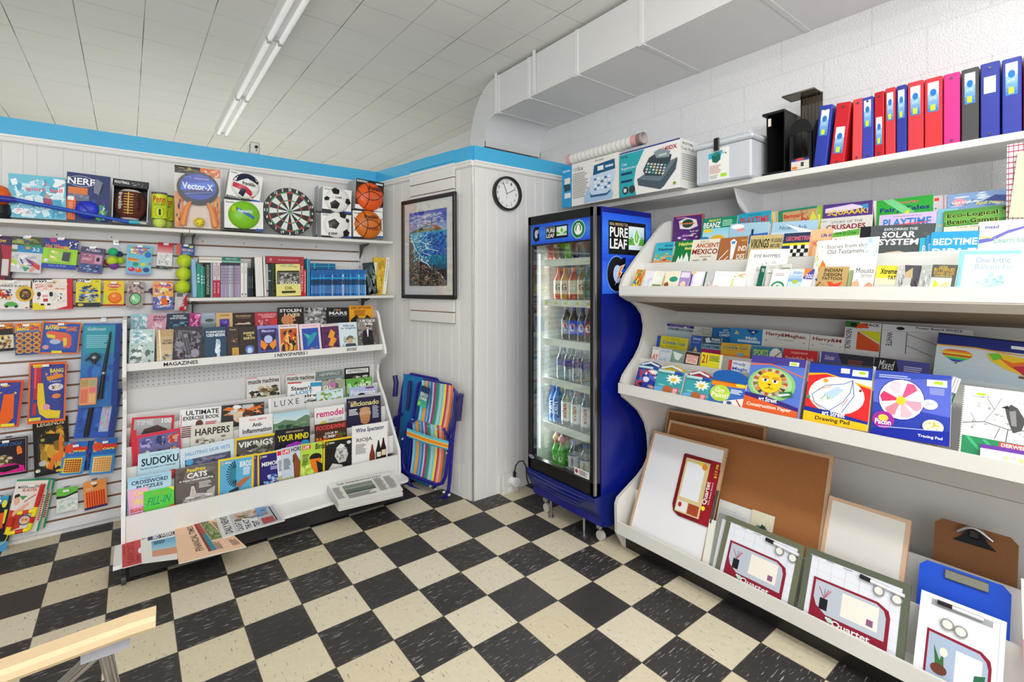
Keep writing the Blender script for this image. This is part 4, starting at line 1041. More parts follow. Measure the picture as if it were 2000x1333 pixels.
for k in range(1, 13):
    a = radians(90 - 30 * k); u, v = .5 + .335 * cos(a), .5 - .335 * sin(a); ww = .075 if k > 9 else .04
    A_.run([t_(str(k), u - ww / 2, v - .042, ww, .084, '2b2b2b')])
build('dial', mb, t)
for nm, ang, L, wd, c_ in (('minute_hand', 62, .33, .016, '1a1a1a'), ('hour_hand', -22, .33, .02, '1a1a1a'), ('second_hand', 188, .17, .008, 'c8402a')):
    mb = MB(); a = radians(90 - ang); u, v = .5 + L * cos(a), .5 - L * sin(a)
    Art(mb, 1, 1, 0, 'plastic', P=lambda a_, b_, o: ((a_ - .5) * 2 * rr, -.0075 - o, (.5 - b_) * 2 * rr)).run([('l', [(.5, .5), (u, v)], wd, c_), E(.5, .5, .018, .018, '1a1a1a')]); build(nm, mb, t)
# ------------------------------------------------------------------ toys hanging on the slatwall
HW = Pl((0, SY, 1.0), (1, 0, 0), 0)
def hook(px, py, out, label=None):
    label = label and 'chrome hook holding the ' + ' '.join(label.split()[:11])
    p = onY(px, py, SY - .002)
    t = thing('display_hook', label or 'chrome display hook with price tag holding a hanging toy on the slatwall', 'hook', (p.x, SY, p.z), group='display hooks on the slatwall')
    mb = MB(); mb.box((-.012, -.004, -.008), (.012, -.0005, .022), 'b9bbc0', 'metal'); mb.tube([(0, -.003, .004), (0, -out, .004), (0, -out - .012, .016)], .0022, 'b5b7bb', 'metal', 6)
    mb.box((-.013, -out - .014, .004), (.013, -out - .013, .017), 'eeeeec', 'plastic'); 
    build('hook_rod', mb, t)
    return t
def bubble(mb, w, h, t, u0, v0, u1, v1, dep, r=.01):
    mb.bbox((u0 * w, -dep, (1 - v1) * h), (u1 * w, -.0005, (1 - v0) * h), 'f', 'film', r)
HK = []
BLUEC = '2a4fa8'
def hang(nm, label, TL, TR, BL, off, base, ops, t=.004, cat='toy', edge='ddd', spine=None, bub=None, extra=None, hk=True):
    def fn(mb, w, h, tt):
        card(mb, w, h, tt, base, ops, edge, spine)
        if extra: extra(mb, w, h)
    o = put(nm, label, cat, HW, off, TL, TR, BL, t=t, fn=fn)
    if bub:
        m, w, h = frame(HW, off, TL, TR, BL); mb = MB(); bubble(mb, w, h, t, *bub[:4], bub[4]); b_ = build('blister', mb, o)
    if hk: hook((TL[0] + TR[0]) / 2, min(TL[1], TR[1]) + 8, off + t - .004 if off > .03 else .02, label)
    return o
hang('carded_toy', 'dark red carded toy cut off at the left picture edge, top hook row', (-30, 459), (24, 463), (-30, 541), .045, '5a1424', [R(0, 0, 1, .25, '3a1a5a'), N(0, .2, .6, .8, '8a1c2a 2a1014 c83a3a', 30, 3), Pg('b0223a', .6, .2, 1, .22, .98, .9, .85, .9), R(.68, .55, .25, .4, 'd9d4d0'), T('Grow', .3, .05, .5, .1, 'e8c040')])
hang('toy_tube', 'black and red tube shaped toy hanging behind the red card at the left', (14, 480), (38, 484), (14, 548), .03, '232022', [R(0, 0, .5, 1, 'a01c34'), R(.1, .5, .4, .4, 'e8e4e0')])
hang('planes_bag', 'clear bag of coloured foam planes under a green and blue header card', (24, 461), (86, 467), (24, 531), .04, 'd9dde0', [R(0, 0, 1, .24, '4a5a3a'), N(0, 0, 1, .22, '7a8a4a 2a3a4a b0a060 3a6a8a', 30, 7), T('POWER', .03, .12, .38, .08, 'c8e04a'), R(.2, .24, .8, .19, '2a8cc8'), R(.45, .2, .5, .06, '3f9a5a'), E(.52, .3, .08, .04, 'e8a030'), T('3-2', .68, .28, .22, .1, 'e8f0f4'), R(0, .36, .2, .08, '5a8a5a'), N(.0, .44, 1, .5, 'f2f4f6 c8ccd0 e6e0e6 b8c0c8 dcd2e0', 60, 8, .14), Pg('b8dc3a', .05, .62, .35, .72, .6, .86, .3, .88, .05, .72), Pg('2a4a90', .28, .60, .62, .74, .72, .82, .4, .76), Pg('d8484a', .6, .62, .97, .78, .95, .92, .7, .8), Pg('7a3a8a', .45, .58, .66, .66, .8, .8, .6, .72), Pg('3f9a7a', .4, .84, .66, .86, .5, .97), Pg('e89a8a', .7, .84, .85, .88, .7, .98, .62, .94)])
hang('carded_toy', 'blue and lime card with two yellow skateboards and a black one', (87, 464), (154, 471), (84, 523), .045, 'a4dc32', [R(0, 0, 1, .32, '2c3fa0'), Pg('d83a7a', .15, .0, .32, 0, .36, .12, .2, .12), N(.7, .02, .3, .26, '1a1a4a f2f2f2 5a3a9a', 26, 5), T('Hot Wheels', .06, .18, .62, .16, 'f08c1e'), R(.0, .84, 1, .16, '2c45b0'), t_('SKATE', .2, .88, .5, .05, 'a8b8ee'), Pg('f2e23a', .24, .38, .42, .44, .46, .52, .28, .48), Pg('f2e23a', .18, .56, .40, .62, .44, .72, .22, .66), E(.28, .44, .05, .03, 'f6f6f6'), E(.3, .62, .05, .03, 'f6f6f6'), Pg('2a3040', .58, .42, .80, .42, .78, .74, .56, .72), E(.67, .3, .09, .07, 'd8b030'), E(.12, .74, .07, .06, 'eee')], bub=(.15, .36, .85, .82, .015), spine='2c3fa0')
hang('toy_box', 'small dark violet boxed figure with a window, hanging on the top hook row', (159, 481), (206, 487), (154, 531), .045, '6a5a84', [R(0, 0, 1, .22, '4a4668'), T('AMEBO', .2, .06, .6, .1, 'e4dcf2'), R(.06, .26, .88, .38, 'b56a86'), R(.62, .28, .3, .34, 'c8a0b8'), E(.76, .45, .08, .09, '2a2438'), t_('AMIGO', .1, .42, .4, .1, 'f4e8f0'), N(.08, .28, .5, .12, '3a2a44 e0b0c0', 16, 4), R(.04, .67, .92, .3, '3a5a9a'), N(.04, .67, .92, .3, '2a3a6a 8aaad8 5a4a7a 1f2a50', 40, 6)], t=.03, edge='3a3048', spine='8a3040')
# bag of balls
m, w, h = frame(HW, .04, (208, 470), (246, 474), (206, 529))
t = thing('ball_bag', 'net bag of green, yellow and purple rubber balls on the top hook row', 'toy balls', mtx=m)
for i, (u, v, r_, c) in enumerate(((.40, .36, .26, '27b878'), (.40, .66, .30, 'bfd82e'), (.78, .62, .25, 'a8cc2a'), (.18, .72, .22, '7a1a3a'), (.5, .82, .25, '7a3f9a'), (.72, .42, .2, '23306a'))):
    mb = MB(); mb.ball((u * w, -.005 - (.02 if i in (0, 1, 4) else 0), (1 - v) * h), r_ * w, c, 'matte', 14, 10); build('rubber_ball', mb, t)
mb = MB(); mb.lathe([(.004, .0), (.012, -.02), (.024, -.04), (.030, -.07), (.028, -.10), (.012, -.128)], 'f', 'film', 14, (w * .5, -.008, h)); build('net', mb, t)
hook(227, 476, .05, 'net bag of rubber balls')
hang('carded_toy', 'light blue card of five coloured rubber balls below a circle pattern', (249, 478), (298, 482), (246, 536), .045, '6fc4dc', [N(.05, .03, .9, .3, 'e85a8a f2e03a 7ad04a f4f4f6 5a7ad8 e8762a', 50, 9, .2), R(.4, .02, .3, .06, '9ac83a'), E(.84, .3, .14, .1, '2f6fc4'), Pg('f0a23a', .04, .42, .45, .46, .5, .56, .08, .54), T('Bouncy', .08, .43, .34, .09, 'c83a2a'), E(.36, .64, .12, .07, '1f9a7a'), E(.66, .64, .12, .07, 'c8d840'), E(.22, .82, .13, .08, 'd82a5a'), E(.5, .84, .13, .08, 'e85a2a'), E(.8, .82, .13, .08, '2a4a8a'), E(.93, .6, .05, .05, 'd86a3a'), E(.18, .79, .04, .03, 'f4b0c0'), E(.46, .80, .04, .03, 'f4c0a0'), R(0, .95, 1, .05, '9a8ad0')])
hang('carded_toy', 'red topped white bag hanging beside the tube of large yellow balls', (309, 473), (339, 476), (305, 525), .03, 'e4e6e8', [R(0, 0, 1, .1, 'c8102e'), G(0, .1, 1, .28, 'c8203a', 'e8a8a8', 6), R(0, .88, 1, .12, '3a3a3e'), N(.1, .4, .8, .45, 'f6f6f8 cdd0d4 b4b8bc', 26, 3), N(.0, .88, 1, .12, '888 222 bbb', 16, 4)])
# three large foam tennis balls in a tube under a header
m, w, h = frame(HW, .05, (345, 478), (379, 481), (343, 572))
t = thing('jumbo_ball_pack', 'tube of three large yellow-green foam balls hanging at the end of the book shelf', 'toy balls', mtx=m)
mb = MB(); card(mb, w * 1.05, h * .22, .002, '1d4f9a', [R(0, 0, .25, 1, 'd8604a'), E(.8, .2, .12, .12, 'dfe05a'), T('HIGH BALLS', .3, .40, .62, .26, 'f0d8d0'), X(.35, .75, .5, .2, 2, '8ac0e8')]); 
h_ = build('header_card', mb, t); h_.location = (0, 0, h * .80)
for v in (.72, .45, .18):
    mb = MB(); mb.ball((w * .5, -.012, h * (v - .05)), w * .46, 'cbe014', 'fabric', 20, 12); build('foam_ball', mb, t)
mb = MB(); mb.lathe([(w * .5, -.01), (w * .5, h * .80)], 'f', 'film', 18, (w * .5, -.012, 0)); build('sleeve', mb, t)
hook(362, 484, .05, 'tube of three large foam balls')
hang('carded_toy', 'small red and silver card hanging below the jumbo foam ball tube', (343, 571), (367, 572), (341, 607), .05, 'cfc9cc', [Pg('c8202e', .98, 0, 1, 1, .35, 1, .6, .5), T('3', .75, .76, .2, .16, 'fff'), R(.1, .04, .5, .2, '6a6a70'), X(.3, .5, .5, .3, 4, 'f0e4e4')], hk=False)
# second row
hang('carded_toy', 'white card with a red racing car and yellow window, second row at the left edge', (-6, 547), (60, 549), (-6, 604), .05, 'e9e6e2', [N(0, .02, .5, .12, 'e8a040 f2d8a0', 8, 2), T('MARIO KART', .0, .16, .92, .07, '3a3a44'), Pg('d8352a', .0, .3, .3, .34, .42, .55, .2, .62, .0, .75), N(.02, .3, .45, .4, 'd8452a 2a3a6a f4f4f4 3a3a40 e8b040', 40, 4, .14), E(.84, .46, .28, .28, 'e0b32a'), E(.86, .48, .18, .2, '4a3020'), N(.72, .36, .28, .24, 'd8a84a 8a5a2a e8d080', 20, 7), Pg('4fae4a', .24, .86, .32, .76, .48, .74, .62, .80, .68, .90, .26, .92), E(.32, .91, .05, .045, '222'), E(.6, .91, .05, .045, '222'), R(.88, .93, .08, .04, 'c83a2a')], t=.03)
hang('boxed_toy', 'large red, yellow and white boxed set with a small white robot figure', (63, 545), (141, 545), (59, 606), .05, 'f2e9df', [R(.86, 0, .14, 1, 'd0202c'), Pg('d0202c', .55, 1, .86, .9, .9, 1), R(0, .78, .3, .22, 'f0d92a'), Pg('1a1a1a', .0, 0, .5, 0, .4, .1, .02, .12), T('GRYX', .04, .03, .3, .13, 'f4f4f2'), N(.35, .02, .3, .14, 'f0d92a e8c8a0 8a6a2a', 16, 3), N(.05, .16, .8, .2, 'f0b09a e07a6a f8e0d0 d8a0a0', 40, 5, .12), E(.3, .52, .13, .12, 'f4f4f4'), Pg('f4f4f4', .2, .6, .42, .6, .48, .84, .16, .84), E(.16, .5, .05, .08, '1a1a1c'), E(.46, .5, .05, .08, '1a1a1c'), R(.24, .52, .14, .07, 'e8a0a8'), R(.26, .64, .12, .1, 'c83a3a'), Ln(.02, '1a1a1c', .18, .6, .12, .66), R(.2, .8, .08, .06, '1a1a1c'), R(.36, .8, .08, .06, '1a1a1c'), N(.5, .45, .34, .34, 'fafafa dcdcdc 2a2a2a d8d0d0', 40, 9, .14), E(.78, .18, .1, .08, 'f2e4e0')], t=.045, spine='e8d22a', edge='d0202c')
hang('carded_toy', 'yellow card of dark blue building figures beside the large boxed set', (149, 546), (197, 547), (151, 600), .045, 'e8d822', [R(0, 0, .55, .1, '1c1c1c'), T('GRYX', .04, .0, .36, .1, 'f4f4f2'), t_('DC', .8, .03, .12, .06, '222'), N(.08, .2, .84, .3, '1a2f6a 3a6ab0 12204a e8d822 5a8ad0', 50, 8, .16), N(.05, .5, .9, .34, '2a5aa8 1a2040 8ab0d8 3a4a6a d8d8e0', 60, 9, .14), R(0, .84, 1, .16, '1a2a3a'), E(.2, .92, .12, .05, 'e8c82a')], bub=(.15, .45, .9, .95, .02))
hang('carded_toy', 'yellow card holding an orange round yo-yo', (203, 548), (243, 549), (199, 598), .045, 'f0c81e', [R(0, .93, 1, .07, 'b03a1a'), Pg('c8d42a', 0, .45, .5, .7, .1, .9, 0, .9), E(.5, .2, .32, .09, 'd8342a'), T('DUNCAN', .24, .16, .52, .08, 'f8f0e0'), E(.56, .68, .34, .22, 'e05a14'), E(.56, .66, .28, .18, 'f27c1e'), E(.5, .6, .1, .06, 'f8b070'), X(.25, .33, .5, .06, 2, 'b06a1a')])
hang('carded_toy', 'pale clear pack with a light green round yo-yo', (250, 549), (283, 551), (247, 601), .045, 'a89c98', [N(0, 0, 1, .5, '7a5a6a c8a8a0 5a4a5a d8b8a8 9a7a8a', 40, 5), t_('YO YO', .2, .22, .5, .08, 'f0e8ee'), E(.52, .66, .36, .24, '3a4a3a'), E(.52, .66, .31, .20, '7fc88a'), Pg('e8f4e0', .34, .52, .5, .6, .46, .74, .32, .66), E(.6, .7, .12, .07, 'a8e0b0'), N(0, .88, 1, .12, '8a8480 b8b0ac', 10, 4)], t=.012, edge='8a8280', spine='77706e')
hang('carded_toy', 'dark patterned card tucked behind the yellow rocket card', (289, 566), (310, 556), (284, 602), .03, '2a2a5a', [N(0, 0, 1, 1, 'b86a5a 3a2a6a 8a4a3a e8a04a 1a1a3a', 40, 5), E(.5, .65, .3, .12, 'e8a860')], hk=False)
hang('carded_toy', 'peach and blue card with an orange square toy, end of the second row', (298, 550), (338, 550), (294, 606), .05, 'f0a860', [N(0, 0, 1, .5, 'f8d0a0 e87a4a 9a5aa0 f4e8d8 f0b040', 50, 4), T('SPACE', .2, .12, .6, .09, 'e8486a'), T('POPPER', .26, .25, .6, .08, 'e8e04a'), R(0, .55, 1, .45, '5a6ab0'), N(0, .5, 1, .45, '3a4a9a c8b8e0 8a7ac0 e8e0f0', 40, 6), Pg('f8e8c8', .3, .56, .78, .5, .86, .84, .38, .92), Pg('ea6a1a', .38, .62, .66, .58, .74, .82, .46, .86), N(.5, .3, .36, .24, 'f2c83a e8902a', 14, 8)])
# third row (below)
BOps = lambda k: [N(0, 0, 1, .25, 'f2a03a 2a3a9a d8602a', 16, k), T('BANG', .08, .1, .45, .12, 'f4e02a'), T('REFILL', .55, .08, .38, .12, 'e8502a')]
hang('carded_toy', 'black and yellow card of wooden toy parts at the left edge, third row', (-12, 633), (25, 631), (-12, 688), .045, 'e0d8c8', [R(0, 0, 1, .2, 'd8782a'), N(0, .0, 1, .2, '8a2a1a f0c040', 14, 3), R(0, .2, 1, .22, '2a2420'), N(.1, .42, .9, .5, '9a6a4a 5a3a2a e8d8a0 c8a040', 40, 6), R(0, .9, 1, .1, '1a1a1a')])
hang('carded_toy', 'yellow-blue card of twelve toy cap rings', (29, 632), (80, 630), (27, 695), .045, '2f4f9a', [R(0, 0, 1, .3, 'e8902a'), N(0, 0, 1, .24, 'f2c83a 6a3a9a d84a2a 3a4fb0', 20, 2), T('BANG', .08, .12, .42, .12, 'f4e41e'), T('REFILL', .58, .12, .36, .1, 'e84a1a'), R(.05, .24, .9, .05, '3a7ac0')] + [E(.18 + .32 * i, .38 + .165 * j, .15, .08, 'f0b43a') for i in range(3) for j in range(4)] + [E(.18 + .32 * i, .38 + .165 * j, .11, .055, 'b07060') for i in range(3) for j in range(4)] + [E(.18 + .32 * i, .38 + .165 * j, .05, .02, '5a2a20') for i in range(3) for j in range(4)])
GUN = lambda c1, c2, ox, oy, s: [Pg(c1, *sum([[ox + a * s, oy + b * s] for a, b in ((0, .1), (.1, 0), (.75, .08), (.9, .2), (.95, .6), (.88, .75), (.68, .72), (.62, .45), (.4, .42), (.1, .3))], [])), Pg(c2, *sum([[ox + a * s, oy + b * s] for a, b in ((.62, .3), (.75, .3), (.78, .6), (.68, .7))], [])), Pg(c2, *sum([[ox + a * s, oy + b * s] for a, b in ((.02, .14), (.34, .2), (.34, .34), (.08, .3))], []))]
hang('carded_toy', 'orange framed card with a pink-orange toy pistol, third row', (83, 628), (160, 631), (80, 691), .045, 'e8701e', [R(.04, .04, .92, .92, '2f56b0'), N(.05, .05, .9, .2, '3a7ad8 5a3aa0 f2a03a 2a4aa0', 22, 3), T('BANG', .1, .12, .33, .13, 'f4e41e'), T('SAFE FIRE', .62, .13, .28, .16, 'f0801e')] + GUN('e8624a', 'f0d23a', .12, .28, .72) + [E(.38, .62, .14, .08, 'b8c0d8'), E(.16, .8, .08, .07, 'e8a0a8'), R(.32, .90, .26, .08, 'f0e03a')], bub=(.08, .26, .94, .92, .02))
# fishing kit
for k, (TL, TR, BL, off, lab) in enumerate((((160, 760), (238, 760), (157, 857), .03, 'lower half of a clear fishing kit pack with a pastel lure bag'), ((163, 632), (238, 632), (157, 798), .06, 'clear blister fishing kit with reel, black rod and orange tackle box'))):
    m, w, h = frame(HW, off, TL, TR, BL)
    t = thing('fishing_kit', lab, 'fishing kit', mtx=m)
    mb = MB()
    if k: card(mb, w, h, .003, '2a78c0', [R(.03, .03, .8, .35, '1fa0b0'), G(.03, .36, .9, .3, '2a90b8', '2a6fc8', 6), R(.84, 0, .16, 1, '20449a'), ('i', 'Gulfstream', .12, .05, .46, .035, 'e8f4f4'), X(.1, .14, .6, .16, 7, '8ad0d8'), N(.1, .4, .8, .55, '3a80d0 2a60b0 4a90e0', 20, 5)])
    else: card(mb, w, h, .003, '2a5fc0', [R(.84, 0, .16, 1, '1f3f8a'), N(.05, .2, .75, .7, '3a78d0 2050a0', 20, 5), R(.58, .2, .24, .68, 'b8c0e0'), N(.58, .25, .24, .6, 'c0a8d8 a8d8b8 e89ab0 d0d0e8', 40, 6)])
    build('backing_card', mb, t)
    if k:
        mb = MB(); mb.ball((w * .34, -.018, h * .60), .026, '3c4048', 'plastic', 16, 10); mb.tube([(w * .34, -.018, h * .60), (w * .34, -.02, h * .52)], .01, '222428', 'plastic'); mb.ball((w * .34, -.04, h * .60), .012, 'b8c0c8', 'metal', 12, 8); mb.tube([(w * .20, -.02, h * .6), (w * .12, -.02, h * .56)], .005, '222428', 'plastic'); build('reel', mb, t)
        mb = MB(); mb.tube([(w * .72, -.012, h * .9), (w * .68, -.012, h * .72), (w * .60, -.012, h * .42), (w * .56, -.012, h * .1)], [.004, .007, .009, .012], '17181c', 'plastic', 10); mb.tube([(w * .605, -.012, h * .42), (w * .598, -.012, h * .395)], .0105, 'b8bcc0', 'metal', 10); build('rod', mb, t)
        mb = MB(); mb.bbox((w * .02, -.03, h * .04), (w * .46, -.004, h * .36), 'f0a070', 'plastic', .004); Art(mb, w, h, -.0302).run([R(.05, .66, .18, .08, 'b8a060'), R(.26, .66, .17, .08, 'a8b080'), R(.05, .77, .18, .16, 'e87a5a'), R(.26, .75, .17, .06, 'f07a80'), R(.26, .83, .17, .1, 'f2b878')]); build('tackle_box', mb, t)
    else:
        mb = MB(); mb.tube([(w * .32, -.012, h * .97), (w * .30, -.012, h * .04)], .012, '101114', 'plastic', 12); build('rod', mb, t)
    mb = MB(); mb.bbox((-.004, -.045 if k else -.026, -.002), (w + .004, -.0005, h + .002), 'f', 'film', .006); build('blister', mb, t)
hook(203, 628, .06, 'fishing kit')
# fourth row
hang('carded_toy', 'orange card with an orange toy gun, overlapped at the left picture edge', (-20, 745), (47, 743), (-22, 838), .055, 'e0481c', [R(.04, .04, .88, .92, '33459a'), N(.05, .05, .8, .3, '5a3a9a 2a4ab0 e8c83a', 22, 4), Pg('f0641a', .45, .3, .75, .28, .8, .8, .6, .95, .2, .92, .1, .8, .4, .7), Pg('f4d82a', 0, .8, .3, .76, .34, .84, .1, .96), R(.45, .92, .4, .06, 'f0e03a')], t=.01, spine='c83a1a')
hang('carded_toy', 'orange edged blue card tilted behind the red and yellow toy pistol', (60, 722), (80, 716), (36, 812), .035, 'e2601e', [R(.08, .04, .84, .92, '2a3f9a'), E(.7, .3, .3, .08, 'e8d8c8'), E(.6, .5, .3, .06, 'e88a3a'), N(.1, .6, .8, .3, '3a50b0 e8c02a', 12, 3)], hk=False)
hang('carded_toy', 'orange card tipped to the right behind the red and yellow toy pistol', (120, 712), (133, 712), (134, 812), .03, 'd8521e', [R(.1, .04, .8, .92, '2a2a50')], hk=False)
hang('carded_toy', 'orange card with a red barrelled yellow toy pistol, tilted on its hook', (57, 710), (131, 706), (63, 829), .07, 'e8661c', [R(.05, .04, .9, .92, '2d3f96'), N(.4, .06, .55, .2, '3a5ac0 5a3aa0 f08a3a', 20, 3), T('BANG', .55, .11, .36, .07, 'f4e41e'), Pg('f2901e', .45, .24, .88, .2, .92, .26, .5, .31), t_('8 SHOTS!', .55, .31, .3, .03, 'f4f0f0'), E(.72, .42, .2, .06, 'e8e0e8'), N(.58, .38, .28, .08, 'f2d23a 2a2a6a 1a1a1a', 20, 5), E(.74, .57, .12, .04, 'f08a3a'),
     R(.12, .06, .2, .36, 'c8203a'), R(.15, .06, .04, .36, 'e85a6a'), R(.1, .03, .26, .05, 'f2c83a'), Pg('f2cf2a', .24, .34, .38, .34, .46, .72, .62, .80, .86, .82, .84, .95, .5, .93, .3, .84, .22, .6), Pg('c8242a', .14, .42, .24, .42, .22, .86, .12, .86), R(.14, .6, .1, .06, '2a3a8a'), E(.48, .74, .1, .05, 'e8a0a8'), R(.04, .90, .3, .05, 'f2e03a')], bub=(.08, .05, .9, .94, .022), t=.012, spine='d8521a')
hang('carded_toy', 'black card with an orange toy revolver and a bandit mask', (63, 822), (133, 812), (60, 935), .045, '1c1814', [N(.1, .12, .8, .8, 'd8a02a 8a6a1a b08a24 3a2a14 e8b83a', 60, 4, .2), T('LEGENDS', .12, .06, .76, .07, 'e0cfa8'), t_('MASKED MAN', .1, .19, .4, .06, '2a2010'), Pg('14120f', .08, .33, .4, .27, .75, .3, .72, .4, .42, .46, .14, .42), E(.26, .37, .06, .03, 'a89a3a'), Pg('f0761e', .72, .34, .82, .34, .80, .62, .84, .68, .74, .8, .58, .76, .5, .92, .34, .88, .56, .66, .70, .62), E(.24, .78, .11, .05, 'c8c0b8'), R(.6, .93, .3, .04, 'f0c82a'), E(.1, .9, .07, .03, 'e8e0d0')], bub=(.12, .3, .92, .94, .02))
hang('carded_toy', 'black and pink card with a glowing figure, left of the bandit mask card', (-20, 862), (54, 852), (-22, 937), .05, '141216', [R(.03, .04, .93, .9, 'c8a8b8'), R(.04, .05, .91, .88, '241820'), Pg('d81a8a', 0, .6, .3, .55, .9, .78, .93, .93, 0, .93), ('i', 'COPPER CYCLE', .1, .12, .75, .08, '3a8ae0'), E(.76, .28, .06, .05, 'e87a2a'), Pg('e87a2a', .7, .32, .84, .3, .86, .44, .72, .46), E(.36, .55, .2, .13, '5a5a3a'), N(.1, .4, .6, .3, 'b8a86a 3a2a2a d8c8a0 8a4a5a', 30, 5), Pg('0a0a0c', .2, .74, .75, .72, .78, .82, .4, .88, .2, .84)], t=.02)
for i, (TL, TR, BL, lab, pc) in enumerate((((127, 864), (173, 862), (124, 929), 'blue card of red toy caps in a yellow tray', ('f2dc3a', 'b8302a')), ((183, 858), (230, 855), (181, 928), 'blue card of orange toy caps in a pale tray, right of the red caps', ('f4d890', 'e89a4a')))):
    ops = [R(0, 0, 1, .45, '2a6fc0'), N(0, 0, .5, .4, 'd8402a f2a83a e86a3a', 18, 4 + i), E(.2, .22, .2, .12, 'e0502a'), R(.4, .16, .6, .14, 'd83a2a'), T('CAP GUNS' if i == 0 else 'CAPS', .42, .26, .5, .06, 'f6e84a'), R(0, .45, 1, .55, '3f8fd0'), R(.1, .5, .78, .44, pc[0])]
    ops += [E(.2 + .1 * a, .56 + .065 * b, .045, .026, pc[1]) for a in range(7) for b in range(6)]
    hang('carded_toy', lab, TL, TR, BL, .045, '2a6fc0', ops, bub=(.08, .48, .9, .96, .008))
hang('carded_toy', 'darker blue cap card hanging behind the two cap cards', (168, 862), (184, 861), (166, 920), .025, '1f4f98', [N(0, 0, 1, 1, '2a5aa8 d8502a 14306a', 14, 2)], hk=False)
# fifth row
hang('carded_toy', 'dark card with yellow goggles toy at the lower left picture edge', (-20, 972), (22, 968), (-24, 1050), .05, '1a1a2a', [R(.2, .0, .7, .2, '3a9ac8'), E(.75, .2, .12, .1, 'e8e03a'), E(.4, .2, .12, .1, 'e8e03a'), R(.2, .0, .3, .1, 'e8d830'), Pg('e85a1a', .3, .45, .8, .42, .85, .8, .5, .9, .3, .8), Pg('f2d83a', .8, .35, .95, .35, .9, .7, .82, .7)])
hang('carded_toy', 'yellow ring and blue tool toy card lowest at the left picture edge', (-26, 1030), (24, 1026), (-28, 1082), .03, '20242a', [R(0, .6, 1, .4, '4a9ad0'), Ln(.04, 'd8dc2a', *arc(.7, .4, .22, .3, 0, 360, 16)), E(.6, .1, .2, .14, 'b0404a')], hk=False)
for TL, TR, BL, off, lab in (((43, 940), (108, 936), (38, 1036), .03, 'rear green edged tube shooter pack, behind the front one'), ((33, 939), (100, 936), (23, 1043), .065, 'pellet shooter pack with red and yellow plastic tubes')):
    m, w, h = frame(HW, off, TL, TR, BL); t = thing('shooter_pack', lab, 'toy', mtx=m)
    mb = MB(); card(mb, w, h, .012, '2f9a6a', [R(.0, .02, .93, .98, 'e9e2da'), Pg('c8442a', .0, .98, 0, .55, .45, .62, .40, .9), T('MARSHMALLOW', .08, .10, .62, .06, 'f4f2f0'), T('MARSHMALLOW', .09, .105, .62, .055, '4a4a50'), T('BLASTER', .24, .17, .42, .05, 'c8442a'), Pg('e8b49a', .06, .28, .2, .3, .24, .42, .14, .48, .06, .42), Pg('2a2220', .05, .28, .16, .25, .22, .3, .06, .34), Pg('3a9a5a', .2, .3, .42, .3, .3, .38), Ln(.03, 'c8342a', .36, .42, .66, .28), Pg('e8b49a', .1, .6, .4, .46, .5, .42, .52, .48, .3, .6, .12, .68), E(.5, .76, .18, .1, '2a4a9a'), E(.5, .76, .15, .08, 'e8c8a0'), T('FUN', .42, .73, .16, .05, 'c8442a'), R(.86, .2, .1, .6, 'e8c8c0'), X(.87, .3, .08, .5, 12, 'b03030')], edge='2f9a6a', spine='2f9a6a'); build('backing_card', mb, t)
    mb = MB(); Y_ = 'f0e01e'; Rd = 'd02a22'; y = -.016
    def tb(a, b, c): mb.tube([(a[0] * w, y, (1 - a[1]) * h), (b[0] * w, y, (1 - b[1]) * h)], .0105, c, 'plastic', 12)
    tb((.80, .08), (.76, .5), Rd); tb((.76, .5), (.74, .68), Y_); tb((.74, .68), (.72, .80), Rd); tb((.72, .80), (.70, .93), Y_); tb((.70, .93), (.54, .94), Y_); tb((.54, .94), (.32, .96), Rd); tb((.32, .96), (.10, .97), Y_); tb((.10, .97), (.12, .84), Y_); tb((.12, .84), (.14, .70), Rd)
    tb((.26, .60), (.40, .60), Y_); tb((.40, .60), (.58, .59), Rd); tb((.58, .59), (.76, .57), Y_)
    build('shooter_tubes', mb, t)
hook(66, 944, .065, 'pellet shooter packs')
hang('toy_bag', 'small clear bag of white pellets under a green header', (110, 957), (152, 949), (108, 1004), .04, 'dfe3de', [Pg('6cc24a', 0, .0, 1, .0, 1, .3, .0, .38), Pg('22262a', 0, .3, .4, .34, 1, .2, 1, .28, .4, .42, 0, .42), N(0, .42, 1, .55, 'f4f6f4 c8d4c8 b0d0b8 e4e8e4', 60, 3, .12)])
hang('carded_toy', 'orange card of eight red dart refills in a row', (162, 944), (207, 934), (159, 1000), .04, 'e8964a', [t_('DARTS', .12, .22, .3, .09, 'f0d8c0'), Pg('3a2a20', .35, .2, .66, .14, .5, .24), R(0, .92, 1, .08, '3a2a5a')] + [R(.09 + .105 * i, .38, .075, .54, 'd8341a') for i in range(8)] + [R(.09 + .105 * i, .38, .02, .54, 'f0682a') for i in range(8)])

# ------------------------------------------------------------------ upright books on the second shelf
S2 = Pl((0, 3.60, 1.3545), (1, 0, 0), 0)
def spine_book(px0, px1, py, col, label, ops=(), dep=.13, off=0.0, cat='book', group=None, edge='efeee8', nm='book', lean=0):
    a = onPl(px0, 580, S2.b + S2.n * off, S2.n); b = onPl(px1, 580, S2.b + S2.n * off, S2.n); tp = onPl(px0, py, S2.b + S2.n * off, S2.n)
    h = tp.z - 1.3545; w = b.x - a.x - .0006
    mb = MB(); mb.box((0, 0, 0), (w, dep, h), col, 'print', {'t': edge, 'k': edge}); Art(mb, w, h, 0).run(list(ops))
    o = build(nm, mb, label=label, cat=cat, group=group); o.location = (a.x, a.y, 1.3545); o.rotation_euler = (0, radians(lean), 0)
    return o
V = lambda s, x, y, w, h, c: ('T', s, x, y, w, h, c, .01, 1)
put('book', 'pale blue thin book at the left end of the second shelf, beside the hanging balls', 'book', S2, .0, (374, 507), (382, 507), None, t=.12, base='8fb8dc', edge='e8eef2')
